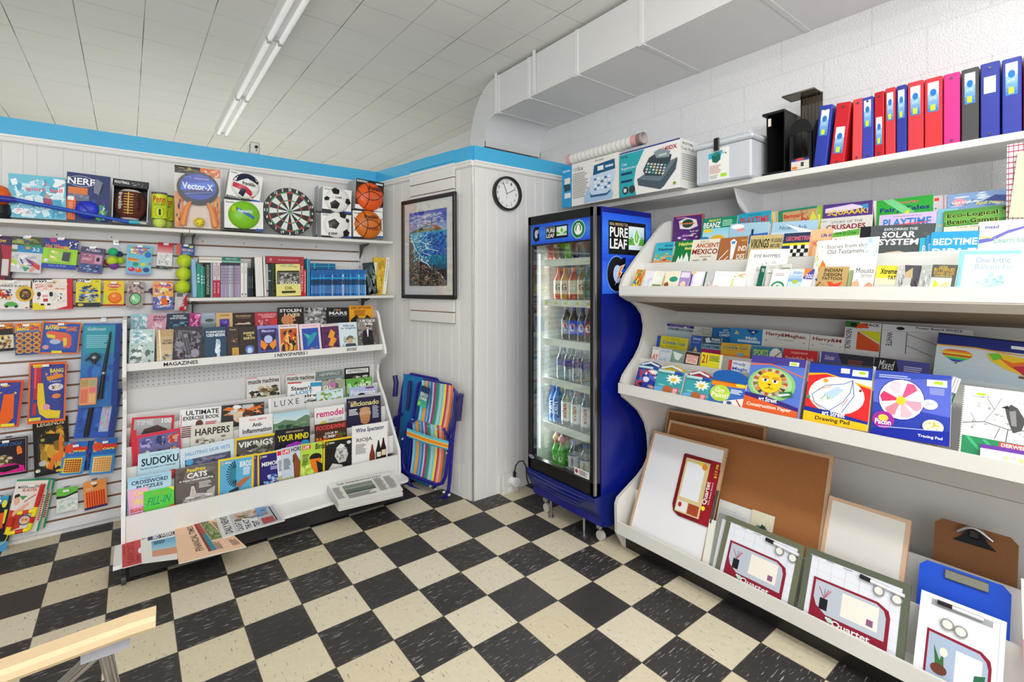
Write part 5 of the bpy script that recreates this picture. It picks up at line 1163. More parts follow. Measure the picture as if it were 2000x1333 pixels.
SB = [(384, 391.5, 516, '2f8f7a', 'tall green spined book near the left end of the second shelf'), (391.8, 397, 520, '35a08c', 'shorter turquoise green book beside the tall green one'), (397.3, 400, 521, '2f6f66', 'thin dark green booklet before the thick black book')]
for i, q in enumerate(SB): spine_book(*q, ops=[X(.2, .3, .6, .3, 3, 'bfe0d8')])
spine_book(400.3, 411, 514, '23241f', 'thick black book with green vertical title', [V('HOOKMAKERS', .3, .06, .5, .85, '9ac8a0')])
spine_book(411.3, 415.5, 514, '9aa6b8', 'narrow grey blue book right of the thick black book')
for i in range(2): spine_book(416 + 7.3 * i, 422.8 + 7.3 * i, 514, 'd4c8cc', ('first', 'second')[i] + ' of two pale books with red lower spines, counted from the left', [R(0, .5, 1, .5, 'c0304a'), V('CODE', .3, .08, .4, .3, '8a2a3a'), V('STAR', .3, .58, .4, .32, 'f0d0d8')])
cols = ['a59bb8', 'b0a0c0', '9fa8b8', 'c8c4d0', 'bcb8cc', '8a92a8', 'c090a8', 'a8a4c0', 'c08a98']
xs = [431, 438, 443.5, 447, 451.5, 455, 459, 463.3, 467.5]
for i in range(8):
    spine_book(xs[i], xs[i + 1] - .3 if i < 7 else 469, 514, cols[i], 'lilac grey paperback in the tight row left of the white books', [R(0, 0, 1, .08, '3a3a4a'), X(.2, .15, .6, .5, 6, '7a7088')], group='lilac paperbacks on the second shelf')
for i, (a, b, c) in enumerate(((470, 476.5, 'eceae6'), (477, 483, 'e4e2e0'))): spine_book(a, b, 514, c, ('left', 'right')[i] + ' one of the two white spined books before the small dark books', [V('THE', .35, .1, .3, .2, '888'), E(.5, .92, .2, .03, '555')])
for i, (a, b) in enumerate(((484, 487), (487.4, 490.5), (491, 494.8))): spine_book(a, b, 524, ('33424a', '22303a', '1c2a24')[i], ('leftmost', 'middle', 'rightmost')[i] + ' of the three short dark spined books', [V('NOTE', .3, .3, .4, .4, '9ab0a8')])
# flat lying books on top of the row
def flat_book(px0, px1, pyt, pyb, col, label, off=-.004, dep=.10, nm='book', ops=(), edge='efeee8'):
    a = onPl(px0, pyb, S2.b + S2.n * off, S2.n); b = onPl(px1, pyt, S2.b + S2.n * off, S2.n)
    mb = MB(); mb.box((0, 0, 0), (b.x - a.x, dep, b.z - a.z), col, 'print', {'t': edge, 'l': edge}); Art(mb, b.x - a.x, b.z - a.z, 0).run(list(ops))
    return build(nm, mb, loc=a, label=label, cat='book')
flat_book(389, 433, 508.3, 512.8, 'e9e7e0', 'white paged book lying flat on top of the left book row')
flat_book(389, 437, 503, 507.8, 'd9d6cc', 'second flat pale book lying above the white paged one')
flat_book(433.5, 470, 509.5, 513, '7fb8a4', 'pale green book lying flat on the lilac paperbacks', off=-.002)
flat_book(433, 470, 503.5, 509, '2a7a68', 'dark green spined book lying flat on top of the stack', off=-.002, ops=[t_('PATENTLY HUMAN', .2, .25, .6, .5, 'd8e8e0')])
put('book', 'tall white binder-like book standing at the middle of the second shelf', 'book', S2, .03, (497, 502), (512, 502), None, t=.13, base='e6e4df', edge='3a3a3e', spine='4a4a4e')
put('book', 'thin white book right of the tall white one', 'book', S2, .03, (513.5, 502), (517.5, 502), None, t=.12, base='e0ded8', edge='333', spine='222')
put('book', 'narrow white book with small red square, left of the red books', 'book', S2, .0, (518.5, 516), (523, 516), None, t=.12, base='dcdad6', ops=[R(.1, .8, .8, .06, 'c83a4a')])
spine_book(524, 529.5, 516, '25454a', 'dark teal book beside the yellow cover about oil', [R(0, .2, 1, .02, 'ddd'), R(0, .5, 1, .02, 'ddd')])
spine_book(530, 536, 514, '3a4a2a', 'olive green book partly behind the yellow cover about oil')
put('book', 'pale yellow front-facing book with a black and white photo band', 'book', S2, .04, (538, 516), (586, 516), None, t=.03, base='e9e08c', spine='3a4a20', ops=[N(.1, 0, .9, .15, 'd8b070 a8c080 e8d8a0', 26, 3, .2), R(.06, .21, .9, .04, '1c1c1a'), R(.04, .25, .94, .38, '6a6866'), N(.06, .26, .9, .28, '8a8886 3a3a38 b8b4ac 55524e', 60, 5, .14), E(.25, .38, .1, .08, '2a2826'), E(.74, .38, .1, .08, '2a2826'), E(.25, .42, .07, .05, 'a8a49c'), E(.74, .42, .07, .05, 'a8a49c'), T('BLOOD', .16, .54, .7, .1, 'f0ead0'), T('OIL', .34, .70, .34, .1, '8a8030'), R(.22, .84, .56, .07, '3a3820')])
flat_book(519.5, 593.5, 502.5, 514, 'a83240', 'dark red book lying flat across the top of the red and teal books', off=.01, ops=[t_('THE COMPLETE HANDBOOK & MORE', .3, .4, .55, .25, 'e8b8b8'), E(.12, .5, .03, .25, 'd88a8a')])
for i, (a, b) in enumerate(((587, 593), (593.3, 598))): spine_book(a, b, (515, 527)[i], ('c02434', 'd0303c')[i], ('taller', 'shorter')[i] + ' red spined book right of the yellow cover about oil', [V('PICTORIAL', .2, .08, .6, .8, 'f4d8d8')], off=.02)
spine_book(600, 602.5, 505, '4fb8d8', 'thin light blue book, left one of a pair'); spine_book(603, 606, 507, '2a8ab8', 'thin blue book, right one of the pair before the blue row')
rr_ = random.Random(5)
x = 607.5; i = 0
BLG = 'blue booklets filling the right end of the second shelf'
while x < 714:
    wd = rr_.choice((2.6, 3.2, 4.0))
    c = rr_.choice(('1f6fc0', '1a5fae', '2a80d0', '3f9ad8', 'a8c8e0', '17579e'))
    spine_book(x, x + wd - .2, 527 + rr_.uniform(-.6, .6), c, 'thin blue spined booklet in the uniform blue row', [R(0, 0, 1, .18, '2a6ab0'), R(0, .3, 1, .05, '2ab0d8'), R(.1, .38, .8, .2, '1c2f4a'), X(.3, .62, .4, .3, 5, 'b8d8f0')], group=BLG); x += wd; i += 1
for j in range(3): flat_book(608, 655, 515.3 + j * 3.6, 518.4 + j * 3.6, ('1f6f9a', '2a86b0', '1d5f90')[j], ('top', 'middle', 'bottom')[j] + ' blue booklet of the flat pile on the blue row', off=-.004, ops=[R(.1, .2, .06, .6, '38b8e0'), R(.7, .2, .04, .6, '38b8e0')])
put('book', 'dark patterned book with cream pages near the right shelf end', 'book', S2, .0, (712, 514), (730, 512), None, t=.05, base='2c3a3c', edge='efefe0', ops=[N(0, 0, 1, 1, '3a4a4c 1a2426 5a6a6a 8a9a9a', 50, 4, .16)])
put('book', 'cream paged book edge leaning against the yellow book', 'book', S2, .0, (730.5, 512), (737, 513), None, t=.09, base='dfe2cf', edge='e8eadb')
put('book', 'mottled yellow book standing upright at the right shelf end', 'book', S2, -.04, (730, 503), (756, 504), None, t=.03, base='d8b83a', edge='f2f2ee', ops=[N(0, 0, 1, 1, 'e8c84a c8962a b0a030 e8a83a 9a8a2a', 60, 6, .18)])
put('book', 'white book with a column of small print at the far right shelf end', 'book', S2, -.03, (755.5, 503), (761.5, 504), None, t=.05, base='f0efec', ops=[X(.3, .05, .4, .6, 14, '888')])
# ------------------------------------------------------------------ books and magazines on the rack
def mag(pl, off, TL, TR, base, label, ops, t=.005, nm='magazine', BL=None, maxh=.275, spine=None, edge='e9e7df', group=None):
    return put(nm, label, nm, pl, off, TL, TR, BL, t=t, base=base, ops=ops, spine=spine, edge=edge, maxh=maxh, group=group)
AX = (1, 0, 0)
T1 = Pl((0, 3.436, .9705), AX, 12); T2 = Pl((0, 3.598, 1.0385), AX, 7, .74)
bk = dict(nm='book', t=.012, maxh=.24)
CY_ = 'e9c85a'
mag(T2, .0, (255, 614), (290, 613), '8fc4d0', 'pale blue rear book at the left end of the top rack shelf', [N(0, 0, 1, 1, 'b8dce4 e4f0f2 6fb0c0 d8e0e8', 60, 3, .12)], **bk)
mag(T2, .013, (289, 614), (325, 614), 'd89ab0', 'pink rear book with black capital lettering', [T('SPANI', .3, .06, .66, .1, '2a1c22'), T('MYST', .3, .18, .6, .07, '2a1c22'), N(.1, .3, .8, .6, 'e8b8c8 c07a90 f4d8e0', 30, 4)], **bk)
mag(T2, .0, (326, 613), (371, 612), '22364a', 'dark blue rear book with white two-line title', [T('THE MIDNIGHT', .25, .07, .5, .06, 'e8eef2'), T('BOOK OF THE DEAD', .15, .15, .7, .07, 'e8eef2'), N(0, .3, 1, .5, '3a6a8a 1a2a3a 6aa0c0', 30, 5)], **bk)
mag(T2, .013, (370, 612), (392, 612), 'b02a7a', 'magenta and white zigzag rear book', [N(0, 0, 1, .7, 'e87ac0 f2c8e0 8a1a5a', 40, 6, .2)], **bk)
mag(T2, .0, (391, 612), (421, 611), 'a0b0c0', 'grey misty rear book with a dark hull shape', [t_('PHANTOM', .25, .05, .6, .05, 'e8eef4'), E(.6, .3, .3, .07, '4a5a4a'), G(0, .4, 1, .4, '8a9aa0', '5a6a70', 5)], **bk)
mag(T2, .013, (422, 612), (454, 611), 'e0b878', 'tan rear book with a violet panel', [T('UNIVERSE', .2, .07, .6, .06, '6a4a1a'), R(.2, .25, .6, .7, '4a3aa0'), N(.2, .25, .6, .7, '6a5ac0 2a1a6a 8a7ad0', 20, 7)], **bk)
mag(T2, .0, (453, 612), (497, 611), '3a2018', 'dark brown rear book with tan title and pale cloud shape', [T('THE WHITE BAT', .15, .10, .7, .07, 'd8b88a'), t_('IN THE CAVES OF MEXICO', .2, .2, .6, .04, 'b89a70'), Pg('e0c8b0', .1, .5, .3, .42, .5, .44, .75, .4, .85, .5)], **bk)
mag(T2, .013, (498, 611), (541, 610), 'c03448', 'crimson rear book with pale capital title', [T('PHILADELPHIA', .15, .06, .8, .08, 'f0b8b0'), T('EXPERIMENT', .3, .16, .6, .08, 'f0b8b0'), N(.1, .3, .5, .5, 'e8a0a0 8a1a2a', 20, 8), R(.7, .3, .3, .6, 'e03a3a')], **bk)
mag(T2, .02, (542, 601), (593, 600), '2a1a18', 'black rear book with large white title over a lit face', [T('STOLEN', .08, .07, .82, .12, 'f4f2f0'), T('LIVES', .25, .24, .6, .12, 'f0e0c0'), N(.2, .3, .5, .5, 'd8824a 8a4a2a e8a860', 30, 9), E(.35, .5, .22, .2, 'd88a5a')], **bk)
mag(T2, .008, (593, 600), (640, 600), '8a8a88', 'grey photo-covered rear book of a standing crowd', [N(0, 0, 1, 1, '3a3a3c b8b8b6 6a6a6a d8d8d6', 90, 10, .1)], **bk)
mag(T2, .02, (638, 601), (682, 601), '18181a', 'black rear book with thin white title about a planet', [T('ON', .3, .06, .3, .1, 'c89a6a'), T('MARS', .1, .18, .8, .14, 'f0f0f0'), R(.1, .36, .8, .01, 'ccc')], **bk)
mag(T2, .032, (682, 597.5), (727, 597), 'f0a81e', 'bright orange rear book with a dark headline', [T('DECEPTION', .08, .03, .84, .12, '5a1a10'), X(.2, .2, .55, .25, 4, '8a4a10'), Pg('1a1a1a', .05, .6, .3, .4, .45, .6, .3, .8, .05, .8), Pg('1a1a1a', .6, .6, .75, .4, 1, .6, 1, .8, .7, .8)], **bk)
mag(T1, .0, (254, 644), (303, 643), 'b8d0cc', 'large glossy pale green-blue front book, leftmost on the top rack shelf', [N(0, 0, 1, .4, 'd8ecf0 8fc0d0 f0f6f6 70a8c0', 40, 11, .12), N(0, .4, 1, .6, '8fa098 e8f0ee 5a6e68 c0ccc8', 60, 12, .14), E(.45, .8, .25, .16, 'd8dcd4')], **bk)
mag(T1, .0, (305, 645), (340, 643), 'c8a878', 'parchment coloured front book with a small black title', [G(0, 0, 1, 1, 'b89868', 'e0cca8', 5), T('THE SECRET', .35, .3, .5, .05, '2a1a0a'), T('PARCHMENT', .3, .37, .66, .06, '2a1a0a'), N(.1, .7, .9, .3, 'a8c0c8 c88a5a 7a6a58', 24, 4), Pg('f4ecd8', .12, 0, .2, 0, .26, 1, .2, 1)], **bk)
mag(T1, .013, (340, 638), (396, 638), '2f2c34', 'dark grey shiny front book with a violet smoke pattern', [T('Gods and', .15, .1, .45, .05, '7a7880'), N(0, .1, 1, .9, '4a4650 6a6274 1c1a20 8a8494', 70, 13, .14), Pg('6a4a6a', .3, .5, .4, .9, .2, .9), E(.75, .75, .15, .12, '9a94a4')] + [Ln(.008, 'a8a8b4', .05 + .09 * i, .1, .25 + .1 * i, .75) for i in range(5)], **bk)
mag(T1, .0, (398, 640), (441, 638), '1a4260', 'dark teal front book with a white cloud column', [T('FORBIDDEN', .1, .12, .85, .06, 'e8f0f4'), T('GENESIS', .1, .20, .85, .09, 'e8f0f4'), N(.45, .35, .3, .5, 'e8f0f4 a8c0d0 c8dce8', 30, 14, .3), Pg('e0ecf2', .58, .6, .66, .6, .7, .9, .55, .9)], **bk)
mag(T1, .013, (443, 639), (465, 638), '33261e', 'narrow brown front book beside the teal cloud cover', [t_('Alexis', .2, .06, .6, .05, 'd8c8a8'), N(.3, .3, .6, .2, 'c89a5a 8a5a2a', 12, 3), R(.4, .65, .6, .25, 'c89a3a')], **bk)
mag(T1, .0, (466, 639), (501, 637), '2c1e14', 'dark brown front book with a glowing blue dome', [T('INSIDE', .25, .18, .6, .07, 'e8d88a'), T('THE', .4, .27, .3, .05, 'e8d88a'), T('EARTH', .25, .34, .6, .08, 'e8d88a'), E(.55, .75, .25, .14, '5a7ac8'), E(.55, .78, .14, .1, 'c8dcf4'), R(.2, .86, .7, .1, '2a3a6a')], **bk)
mag(T1, .013, (502, 637), (543, 635), '4a4a9a', 'violet-blue front book with orange butterfly wings and a moon', [R(0, 0, 1, .12, '8a8ad0'), R(.1, .1, .8, .25, '2a2a6a'), T('Mansion', .2, .13, .6, .09, 'c8c8f0'), Pg('1a1a3a', .15, .3, .85, .3, .85, .8, .15, .8), E(.5, .45, .2, .13, 'b8c0f0'), Pg('f08a2a', .15, .45, .48, .62, .3, .8, .12, .65), Pg('f08a2a', .85, .45, .52, .62, .7, .8, .88, .65), R(.15, .86, .7, .08, '1a1a1a')], **bk)
mag(T1, .0, (543, 635), (582, 633), 'e8dcd8', 'white bordered front book with an orange face', [T('Fantastic Stories', .1, .03, .8, .05, '8a3a6a'), R(.08, .14, .84, .84, 'c8682a'), N(.08, .14, .84, .84, 'e89a3a 3a1a10 8a3a1a f2c860 2a1a18 d84a1a', 60, 15, .2), Pg('6ac02a', .3, .9, .55, .78, .6, .9)], **bk)
mag(T1, .013, (584, 634), (624, 631), 'f0d8e0', 'pink bordered front book with a blue-green dragon', [t_('FANTASY STORIES', .12, .05, .76, .05, 'c05a8a'), R(.1, .16, .8, .78, '2a4fb0'), Pg('2a9aa8', .15, .3, .5, .4, .7, .3, .85, .35, .6, .6, .3, .8, .35, .55), Pg('5ac8b8', .2, .32, .45, .42, .4, .5), N(.3, .75, .5, .15, 'e8a070 4a6ac8', 12, 3)], **bk)
mag(T1, .0, (626, 634), (664, 631), '5a2a5a', 'purple front book with a golden winged figure', [R(0, 0, 1, .1, 'e8dcd8'), t_('FANTASY', .15, .02, .7, .05, '6a4a5a'), N(.1, .15, .8, .8, '7a3a7a 3a1a4a', 20, 3), Pg('f0a02a', .5, .2, .7, .35, .6, .5, .75, .6, .5, .85, .3, .8, .45, .55, .3, .5), E(.5, .92, .3, .05, 'e8b84a')], **bk)
mag(T1, .013, (661, 631), (698, 629), 'd8e8f0', 'white and blue front book with a hatted figure', [T('With Lee', .2, .08, .6, .08, '2a4a7a'), T('in Virginia', .12, .18, .76, .08, '2a4a7a'), N(.1, .5, .8, .5, 'd8dcc8 8a9a80 b8c0a8', 30, 3), E(.55, .6, .32, .05, '5a5a4a'), E(.55, .56, .16, .07, '6a6a58'), E(.55, .68, .13, .1, 'd0a888'), Pg('3a4a5a', .3, .78, .8, .78, .9, 1, .2, 1)], **bk)
mag(T1, .024, (697, 622), (735, 621), '6a6460', 'grey front book of a man in a dark suit, rightmost on the rack', [N(0, 0, 1, 1, '8a8480 4a4440 a8a29c 5a5450', 60, 4, .16), T('JUSTICE', .06, .05, .86, .10, 'f4f4f4'), T('FOR ALL', .2, .16, .6, .07, 'f4f4f4'), Pg('1c1c20', .25, .44, .42, .38, .58, .38, .75, .44, .8, .95, .22, .95), Pg('e8e8ea', .45, .38, .55, .38, .52, .62, .48, .62), E(.5, .31, .075, .065, 'd0a080'), E(.5, .265, .08, .035, '4a3020')], **bk)
M1 = Pl((0, 3.172, .1285), AX, 5, .80); M2 = Pl((0, 3.243, .2575), AX, 7, .75); M3 = Pl((0, 3.312, .3455), AX, 7.5, .75); M4 = Pl((0, 3.382, .4355), AX, 7.5, .75); M6 = Pl((0, 3.452, .5235), AX, 7.5, .7); M5 = Pl((0, 3.518, .5855), AX, 5, .8)
NG = 'f0cc1a'
mag(M1, .006, (250, 934.5), (335, 920), 'a8d4ea', 'light blue crossword magazine at the left end of the lowest row', [G(0, 0, 1, .5, 'a0d0e8', 'd0e8f2', 4), ('i', 'Los Angeles Times', .25, .04, .5, .05, '4a5a6a'), T('CROSSWORD', .08, .10, .84, .09, '1a3a5a'), T('PUZZLES', .2, .22, .6, .08, '1a3a5a')])
mag(M1, .014, (249, 959.5), (290, 950), 'f0b8d8', 'pink word puzzle magazine half behind the green one', [T('Cross', .3, .06, .7, .14, 'f4e84a'), T('Word', .25, .26, .75, .16, 'f4e84a'), Ln(.01, '8a4a2a', .3, .2, .95, .18), R(.1, .5, .85, .08, 'd83a3a'), t_('LARGE PRINT', .15, .51, .7, .05, 'f8e8e0'), R(.1, .62, .5, .3, 'c83a9a'), R(.7, .6, .25, .2, '1a1a1a')])
mag(M1, .022, (281, 962), (340, 949.5), '5ad04a', 'bright green fill-in puzzle magazine in front of the crossword ones', [('i', 'FILL-IN', .1, .2, .8, .22, '1a8a6a'), t_('special issue', .3, .08, .5, .07, 'e8803a'), Pg('f0e02a', .8, 0, 1, 0, 1, .12), Pg('e85a2a', .05, .75, 1, .5, 1, .68, .1, .95), E(.4, .8, .25, .12, '5a2a9a'), T('132', .28, .75, .22, .09, 'f4e8f4'), R(.65, .7, .3, .2, '2a2a2a')])
mag(M1, .006, (341, 917.5), (426, 902), '6a625e', 'grey-brown magazine with a close-up white cat face', [R(0, 0, .015, 1, '111'), N(0, 0, 1, .5, '7a7270 5a524e', 20, 2, .3), T('PawPrint', .28, .05, .42, .09, 'f0d81a'), T('CATS', .28, .16, .46, .13, 'fafafa'), T('A New Understanding', .1, .31, .78, .06, 'f4f4f4'), X(.55, .42, .3, .16, 4, 'd8d4d0'), Pg('d8d4d0', .38, .48, .44, .5, .5, .72, .34, .72), Pg('c8b8a8', .4, .52, .43, .54, .46, .68, .38, .68), Pg('b8b4b0', .74, .66, .93, .58, .9, .86, .74, .8), Pg('c4beb8', .1, 1, .2, .8, .34, .7, .52, .68, .74, .72, .92, .84, 1, 1), N(.15, .72, .8, .26, 'e0dcd8 8a847e a8a29c 5a5450 f0ece8', 60, 5, .12), E(.36, .86, .07, .03, 'e8ecdc'), E(.36, .86, .025, .025, '2a2a2a')])
def natgeo(off, TL, TR, lab, inner, ops): mag(M1, off, TL, TR, NG, lab, [R(.06, .05, .88, 1.12, inner)] + ops + [R(.10, .08, .05, .07, NG), R(.115, .093, .02, .044, inner), X(.18, .09, .2, .05, 2, 'f4f4f0')], spine='e0bc10')
natgeo(.006, (426, 899), (496, 887.5), 'yellow framed magazine with a blue winged bird cover', '5fb0d8', [T('BIRDS', .60, .13, .33, .15, 'f2f4f6'), X(.7, .3, .22, .2, 6, 'e8f2f8')] + [Ln(.03, '1a2a3a', .52 - .1 * cos(radians(a)) * 1.2, .42 + .16 * sin(radians(a)), .52 - .27 * cos(radians(a)) * 1.1, .42 + .34 * sin(radians(a))) for a in range(-75, 85, 12)] + [Pg('2a8a9a', .38, .3, .5, .24, .48, .6, .36, .56), Pg('b8704a', .5, .68, .75, .55, .92, .56, .8, .66, .6, .8), Pg('3a3a3a', .3, .84, .55, .76, .6, .84, .35, .92), R(.06, .9, .6, .05, '3a7a4a')])
natgeo(.000, (497, 887), (503, 886), 'edge of a yellow framed magazine stacked behind another', '4a3a8a', [])
natgeo(.006, (503, 887), (552, 878), 'yellow framed magazine with a violet brain cover', '2c2470', [T('MEMORY', .16, .26, .8, .11, 'f2f2f4'), X(.5, .4, .4, .1, 3, 'c8b8e8'), N(.2, .6, .7, .35, '5a9ad0 a8c8e8 3a5ab0 e8d8f0', 50, 6, .14)])
mag(M1, .012, (540, 880), (551, 877.5), 'dfe4ea', 'pale magazine edge with a red masthead, tucked behind the horse cover', [R(.1, .04, .9, .12, 'e0303a'), X(.2, .3, .6, .3, 8, '5a6a7a'), R(0, .7, 1, .3, 'c8c08a')])
mag(M1, .018, (549, 877), (588, 869), 'c8d4e0', 'pale blue magazine with a brown horse cover', [R(.06, .05, .36, .12, 'e0303a'), T('LIFE', .1, .07, .28, .08, 'f4f4f4'), T('HORSE', .5, .03, .6, .12, '1a1a1a'), X(.1, .3, .35, .3, 9, '4a5a6a'), R(0, .82, 1, .18, 'b8b070'), Pg('8a4a2a', .55, .25, .7, .18, .8, .3, .98, .5, 1, .95, .6, .95, .58, .5), Pg('6a341c', .62, .2, .66, .3, .6, .5, .54, .4)])
mag(M1, .024, (588, 868.5), (630.5, 862.5), 'b8d84a', 'lime green magazine with an orange and black bird', [N(0, .3, 1, .7, 'a8cc3a d8e87a e8f0a0 98c030', 30, 4, .2), R(.06, .05, .38, .11, 'e0303a'), T('LIFE', .1, .065, .28, .08, 'f4f4f4'), T('Birds', .66, .04, .44, .16, '1a2a1a'), X(.08, .3, .3, .3, 8, '3a4a2a'), E(.68, .42, .28, .12, '1c1c1c'), Pg('e8781a', .42, .45, .9, .45, 1, .72, .8, .9, .5, .7), Pg('1c1c1c', .7, .5, 1, .62, 1, .95, .85, .95), Ln(.03, '7a5a3a', .4, .94, 1, .9)])
natgeo(.008, (631, 861), (692, 851.5), 'yellow framed magazine with a black and white portrait', '1e1e1e', [E(.82, .16, .07, .05, 'd8d8d8'), Pg('c8c4c0', .42, .3, .6, .2, .72, .3, .8, .5, .72, .7, .5, .72, .36, .5), Pg('e8e6e2', .40, .28, .55, .17, .7, .22, .6, .3), N(.4, .3, .38, .36, '8a8682 e0deda a8a4a0', 24, 5), Pg('d8d6d2', .1, .95, .3, .7, .6, .78, .7, .95), T('VOX', .66, .86, .2, .04, 'e8e8e8')])
mag(M1, .012, (687.5, 833.5), (756.5, 823.5), 'f1eeec', 'tall white wine magazine with three bottles, rightmost front copy', [T('Wine Spectator', .1, .07, .8, .14, '2a3a6a'), T('RIOJA', .12, .32, .44, .12, '7a6a5a'), X(.1, .47, .3, .25, 8, '8a8480')] + [Pg(c, x, y + .14, x + .025, y, x + .055, y, x + .08, y + .14, x + .12, y + .26, x + .12, .92, x - .04, .92, x - .04, y + .26) for x, y, c in ((.52, .52, '7a3a1a'), (.70, .44, '1c1c1e'), (.84, .40, '2a1414'))] + [R(.69, .74, .12, .12, 'ece4d8'), R(.83, .70, .12, .14, 'e8d8b0')], maxh=.33)
mag(M2, .006, (269.5, 888), (350.5, 875), 'c0e0ee', 'light blue sudoku magazine in the second row', [('i', 'Los Angeles Times', .28, .06, .5, .05, '4a5a6a'), T('SUDOKU', .08, .14, .9, .2, '16283a'), T('Perfect Puzzles to Challenge', .06, .38, .85, .05, '3a4a5a'), E(.85, .66, .18, .12, 'e84a3a'), R(.05, .6, .6, .3, 'e4eef4')])
mag(M2, .006, (351, 878), (457, 857), 'd4e4ee', 'pale blue magazine about veterans with a dark parade photo', [T('SALUTING OUR VETS', .08, .14, .84, .1, '6aa8d0'), R(.08, .34, .84, .66, '54526e'), N(.08, .34, .84, .4, '6a6a8a 3a3a54 8a88a0', 30, 4), E(.16, .42, .07, .09, '5ab0e0'), N(.1, .6, .8, .1, 'e8c84a c8a83a', 14, 5)])
mag(M2, .014, (459, 857), (536, 846), '5a5650', 'dark magazine with a yellow top edge about northern raiders', [R(0, 0, 1, .07, NG), R(0, 0, .04, 1, NG), N(0, .2, 1, .6, '8a867e 3a3834 b8b4aa 5a564e', 60, 6, .14), T('VIKINGS', .08, .14, .88, .17, 'f2f2ee'), E(.6, .62, .14, .06, '2a2a28')])
mag(M2, .022, (538, 841), (605.5, 832), '1c1a2a', 'black magazine with yellow headline and a purple brain', [t_('INNER WORKINGS OF', .3, .08, .5, .05, 'e8d8a0'), T('YOUR MIND', .06, .18, .9, .18, 'f2e01a'), Pg('b03ac8', .3, .5, .6, .42, .8, .5, .85, .75, .6, .95, .35, .85), E(.85, .5, .13, .1, '2a9ad8'), N(.3, .45, .5, .4, 'c84ad8 8a2ab0 3a3ad0', 24, 5)])
mag(M2, .014, (615, 830.5), (677, 821), '4a2a1a', 'dark food magazine with red masthead over orange dishes', [T('FOOD&WINE', .04, .06, .92, .15, 'e84a4a'), T('COOK IN', .3, .3, .4, .07, 'f4f0e8'), T('SUMMER!', .25, .39, .6, .1, 'f4f0e8'), N(0, .4, .5, .6, 'f0782a e8a03a d85a1a f4c060', 50, 4, .16), N(.5, .3, .5, .6, '4a6a2a 2a3a1a 8a4a2a', 40, 6, .16)])
mag(M3, .006, (266, 851.5), (352, 836), 'd8304a', 'red edged magazine with a grid of small portraits', [R(.05, .08, .9, 1.2, '6a6a9a')] + [N(.06 + .31 * i, .1, .29, .3, p, 24, 3 + i, .3) for i, p in enumerate(('8a8ac0 4a4a8a b0a8d8', '4a5a9a c8a890 2a3a6a', 'c83a3a d8a080 3a2020'))] + [N(.06 + .31 * i, .44, .29, .5, p, 24, 8 + i, .3) for i, p in enumerate(('d8a080 8a5a40 f2e8e0', '3a2a20 d8a888 6ab0d0', '8a4a40 d89a80 3a2a28'))])
mag(M3, .0, (255, 842), (266, 840), 'd02a3a', 'bright red magazine edge at the left end of the third row', [])
mag(M3, .006, (373, 833), (455.5, 823.5), 'dcd8cc', 'cream magazine with thin serif masthead and ink sketch', [T('HARPERS', .1, .1, .82, .2, '2a2826'), N(.1, .36, .8, .5, 'b8b09c 8a8270 e8e4d8 6a6458', 50, 5, .12)])
mag(M3, .006, (467, 816.5), (533, 808), 'f0efed', 'white health magazine with black two-line title', [T('REAL SIMPLE', .3, .08, .5, .06, 'd8546a'), T('Anti-', .38, .20, .3, .12, '1a1a1a'), T('Inflammation', .1, .36, .86, .13, '1a1a1a'), N(.2, .7, .7, .3, 'f0c83a e8e0d0 a8502a', 20, 4)])
mag(M3, .016, (533.5, 809.5), (604, 799), '5a8a6a', 'green magazine cover of misty wooded mountains', [G(0, 0, 1, .3, 'a8d4e4', 'd8e8e8', 5), Pg('6a8a6a', 0, .35, .3, .22, .6, .3, .9, .16, 1, .2, 1, .6, 0, .6), N(0, .35, 1, .5, '3a6a4a 5a8a5a 2a4a38 8aa87a', 60, 5, .14), T('ENDLESS', .25, .74, .5, .09, 'e8e84a')])
mag(M3, .008, (614, 798.5), (672.5, 790), 'f0f0ec', 'white home magazine with a pink masthead', [T('remodel', .06, .1, .9, .22, 'd8307a'), t_('WHAT I LOVE', .45, .4, .45, .08, '4a4a4a'), E(.28, .52, .1, .08, 'e8e04a'), N(.1, .7, .8, .3, 'e84a8a 8ac84a f0f0f0 3a3a3a', 30, 4)])
mag(M3, .012, (677, 780), (743.5, 772.5), '2a2848', 'navy magazine of a bearded man, right end of the third row', [T('aficionado', .1, .1, .84, .16, 'e8d890'), t_('Cigar', .04, .08, .2, .06, 'e8d890'), X(.06, .34, .28, .2, 4, 'f0f0f0'), X(.74, .3, .2, .4, 8, 'c8c8d8'), E(.52, .5, .17, .15, 'd8a888'), Pg('c89060', .36, .54, .68, .54, .64, .78, .52, .86, .4, .78), E(.52, .37, .16, .06, 'c8a070'), Pg('1c1c30', .1, 1, .3, .84, .74, .84, .95, 1)], maxh=.3)
mag(M4, .006, (258, 816.5), (341, 811), 'd02838', 'red bordered magazine with a large dark head, left end of the fourth row', [R(.06, .06, .88, 1.2, 'b0b0b4'), T('TIME', .1, .1, .4, .14, 'd8d8da'), T('100', .7, .08, .24, .14, 'f2f2f4'), Pg('4a3a34', .2, .62, .3, .36, .6, .26, .85, .4, .9, .62), N(.2, .5, .7, .2, '8a5a44 3a2a24 c88a6a', 20, 3)])
mag(M4, .006, (352, 801), (432.5, 794), 'f0f0f0', 'white fitness magazine with black capitals and a head', [T('ULTIMATE', .14, .05, .8, .14, '1a1a1a'), T('EXERCISE BOOK', .08, .22, .88, .11, '1a1a1a'), X(.62, .42, .34, .3, 6, 'd83a3a'), X(.06, .5, .25, .4, 7, '8a4a4a'), E(.47, .46, .09, .12, '6a4030'), Pg('2a2a2a', .3, .62, .62, .62, .66, .9, .26, .9), ('T', 'Shape', .01, .15, .05, .4, 'd83a5a', .01, -1)])
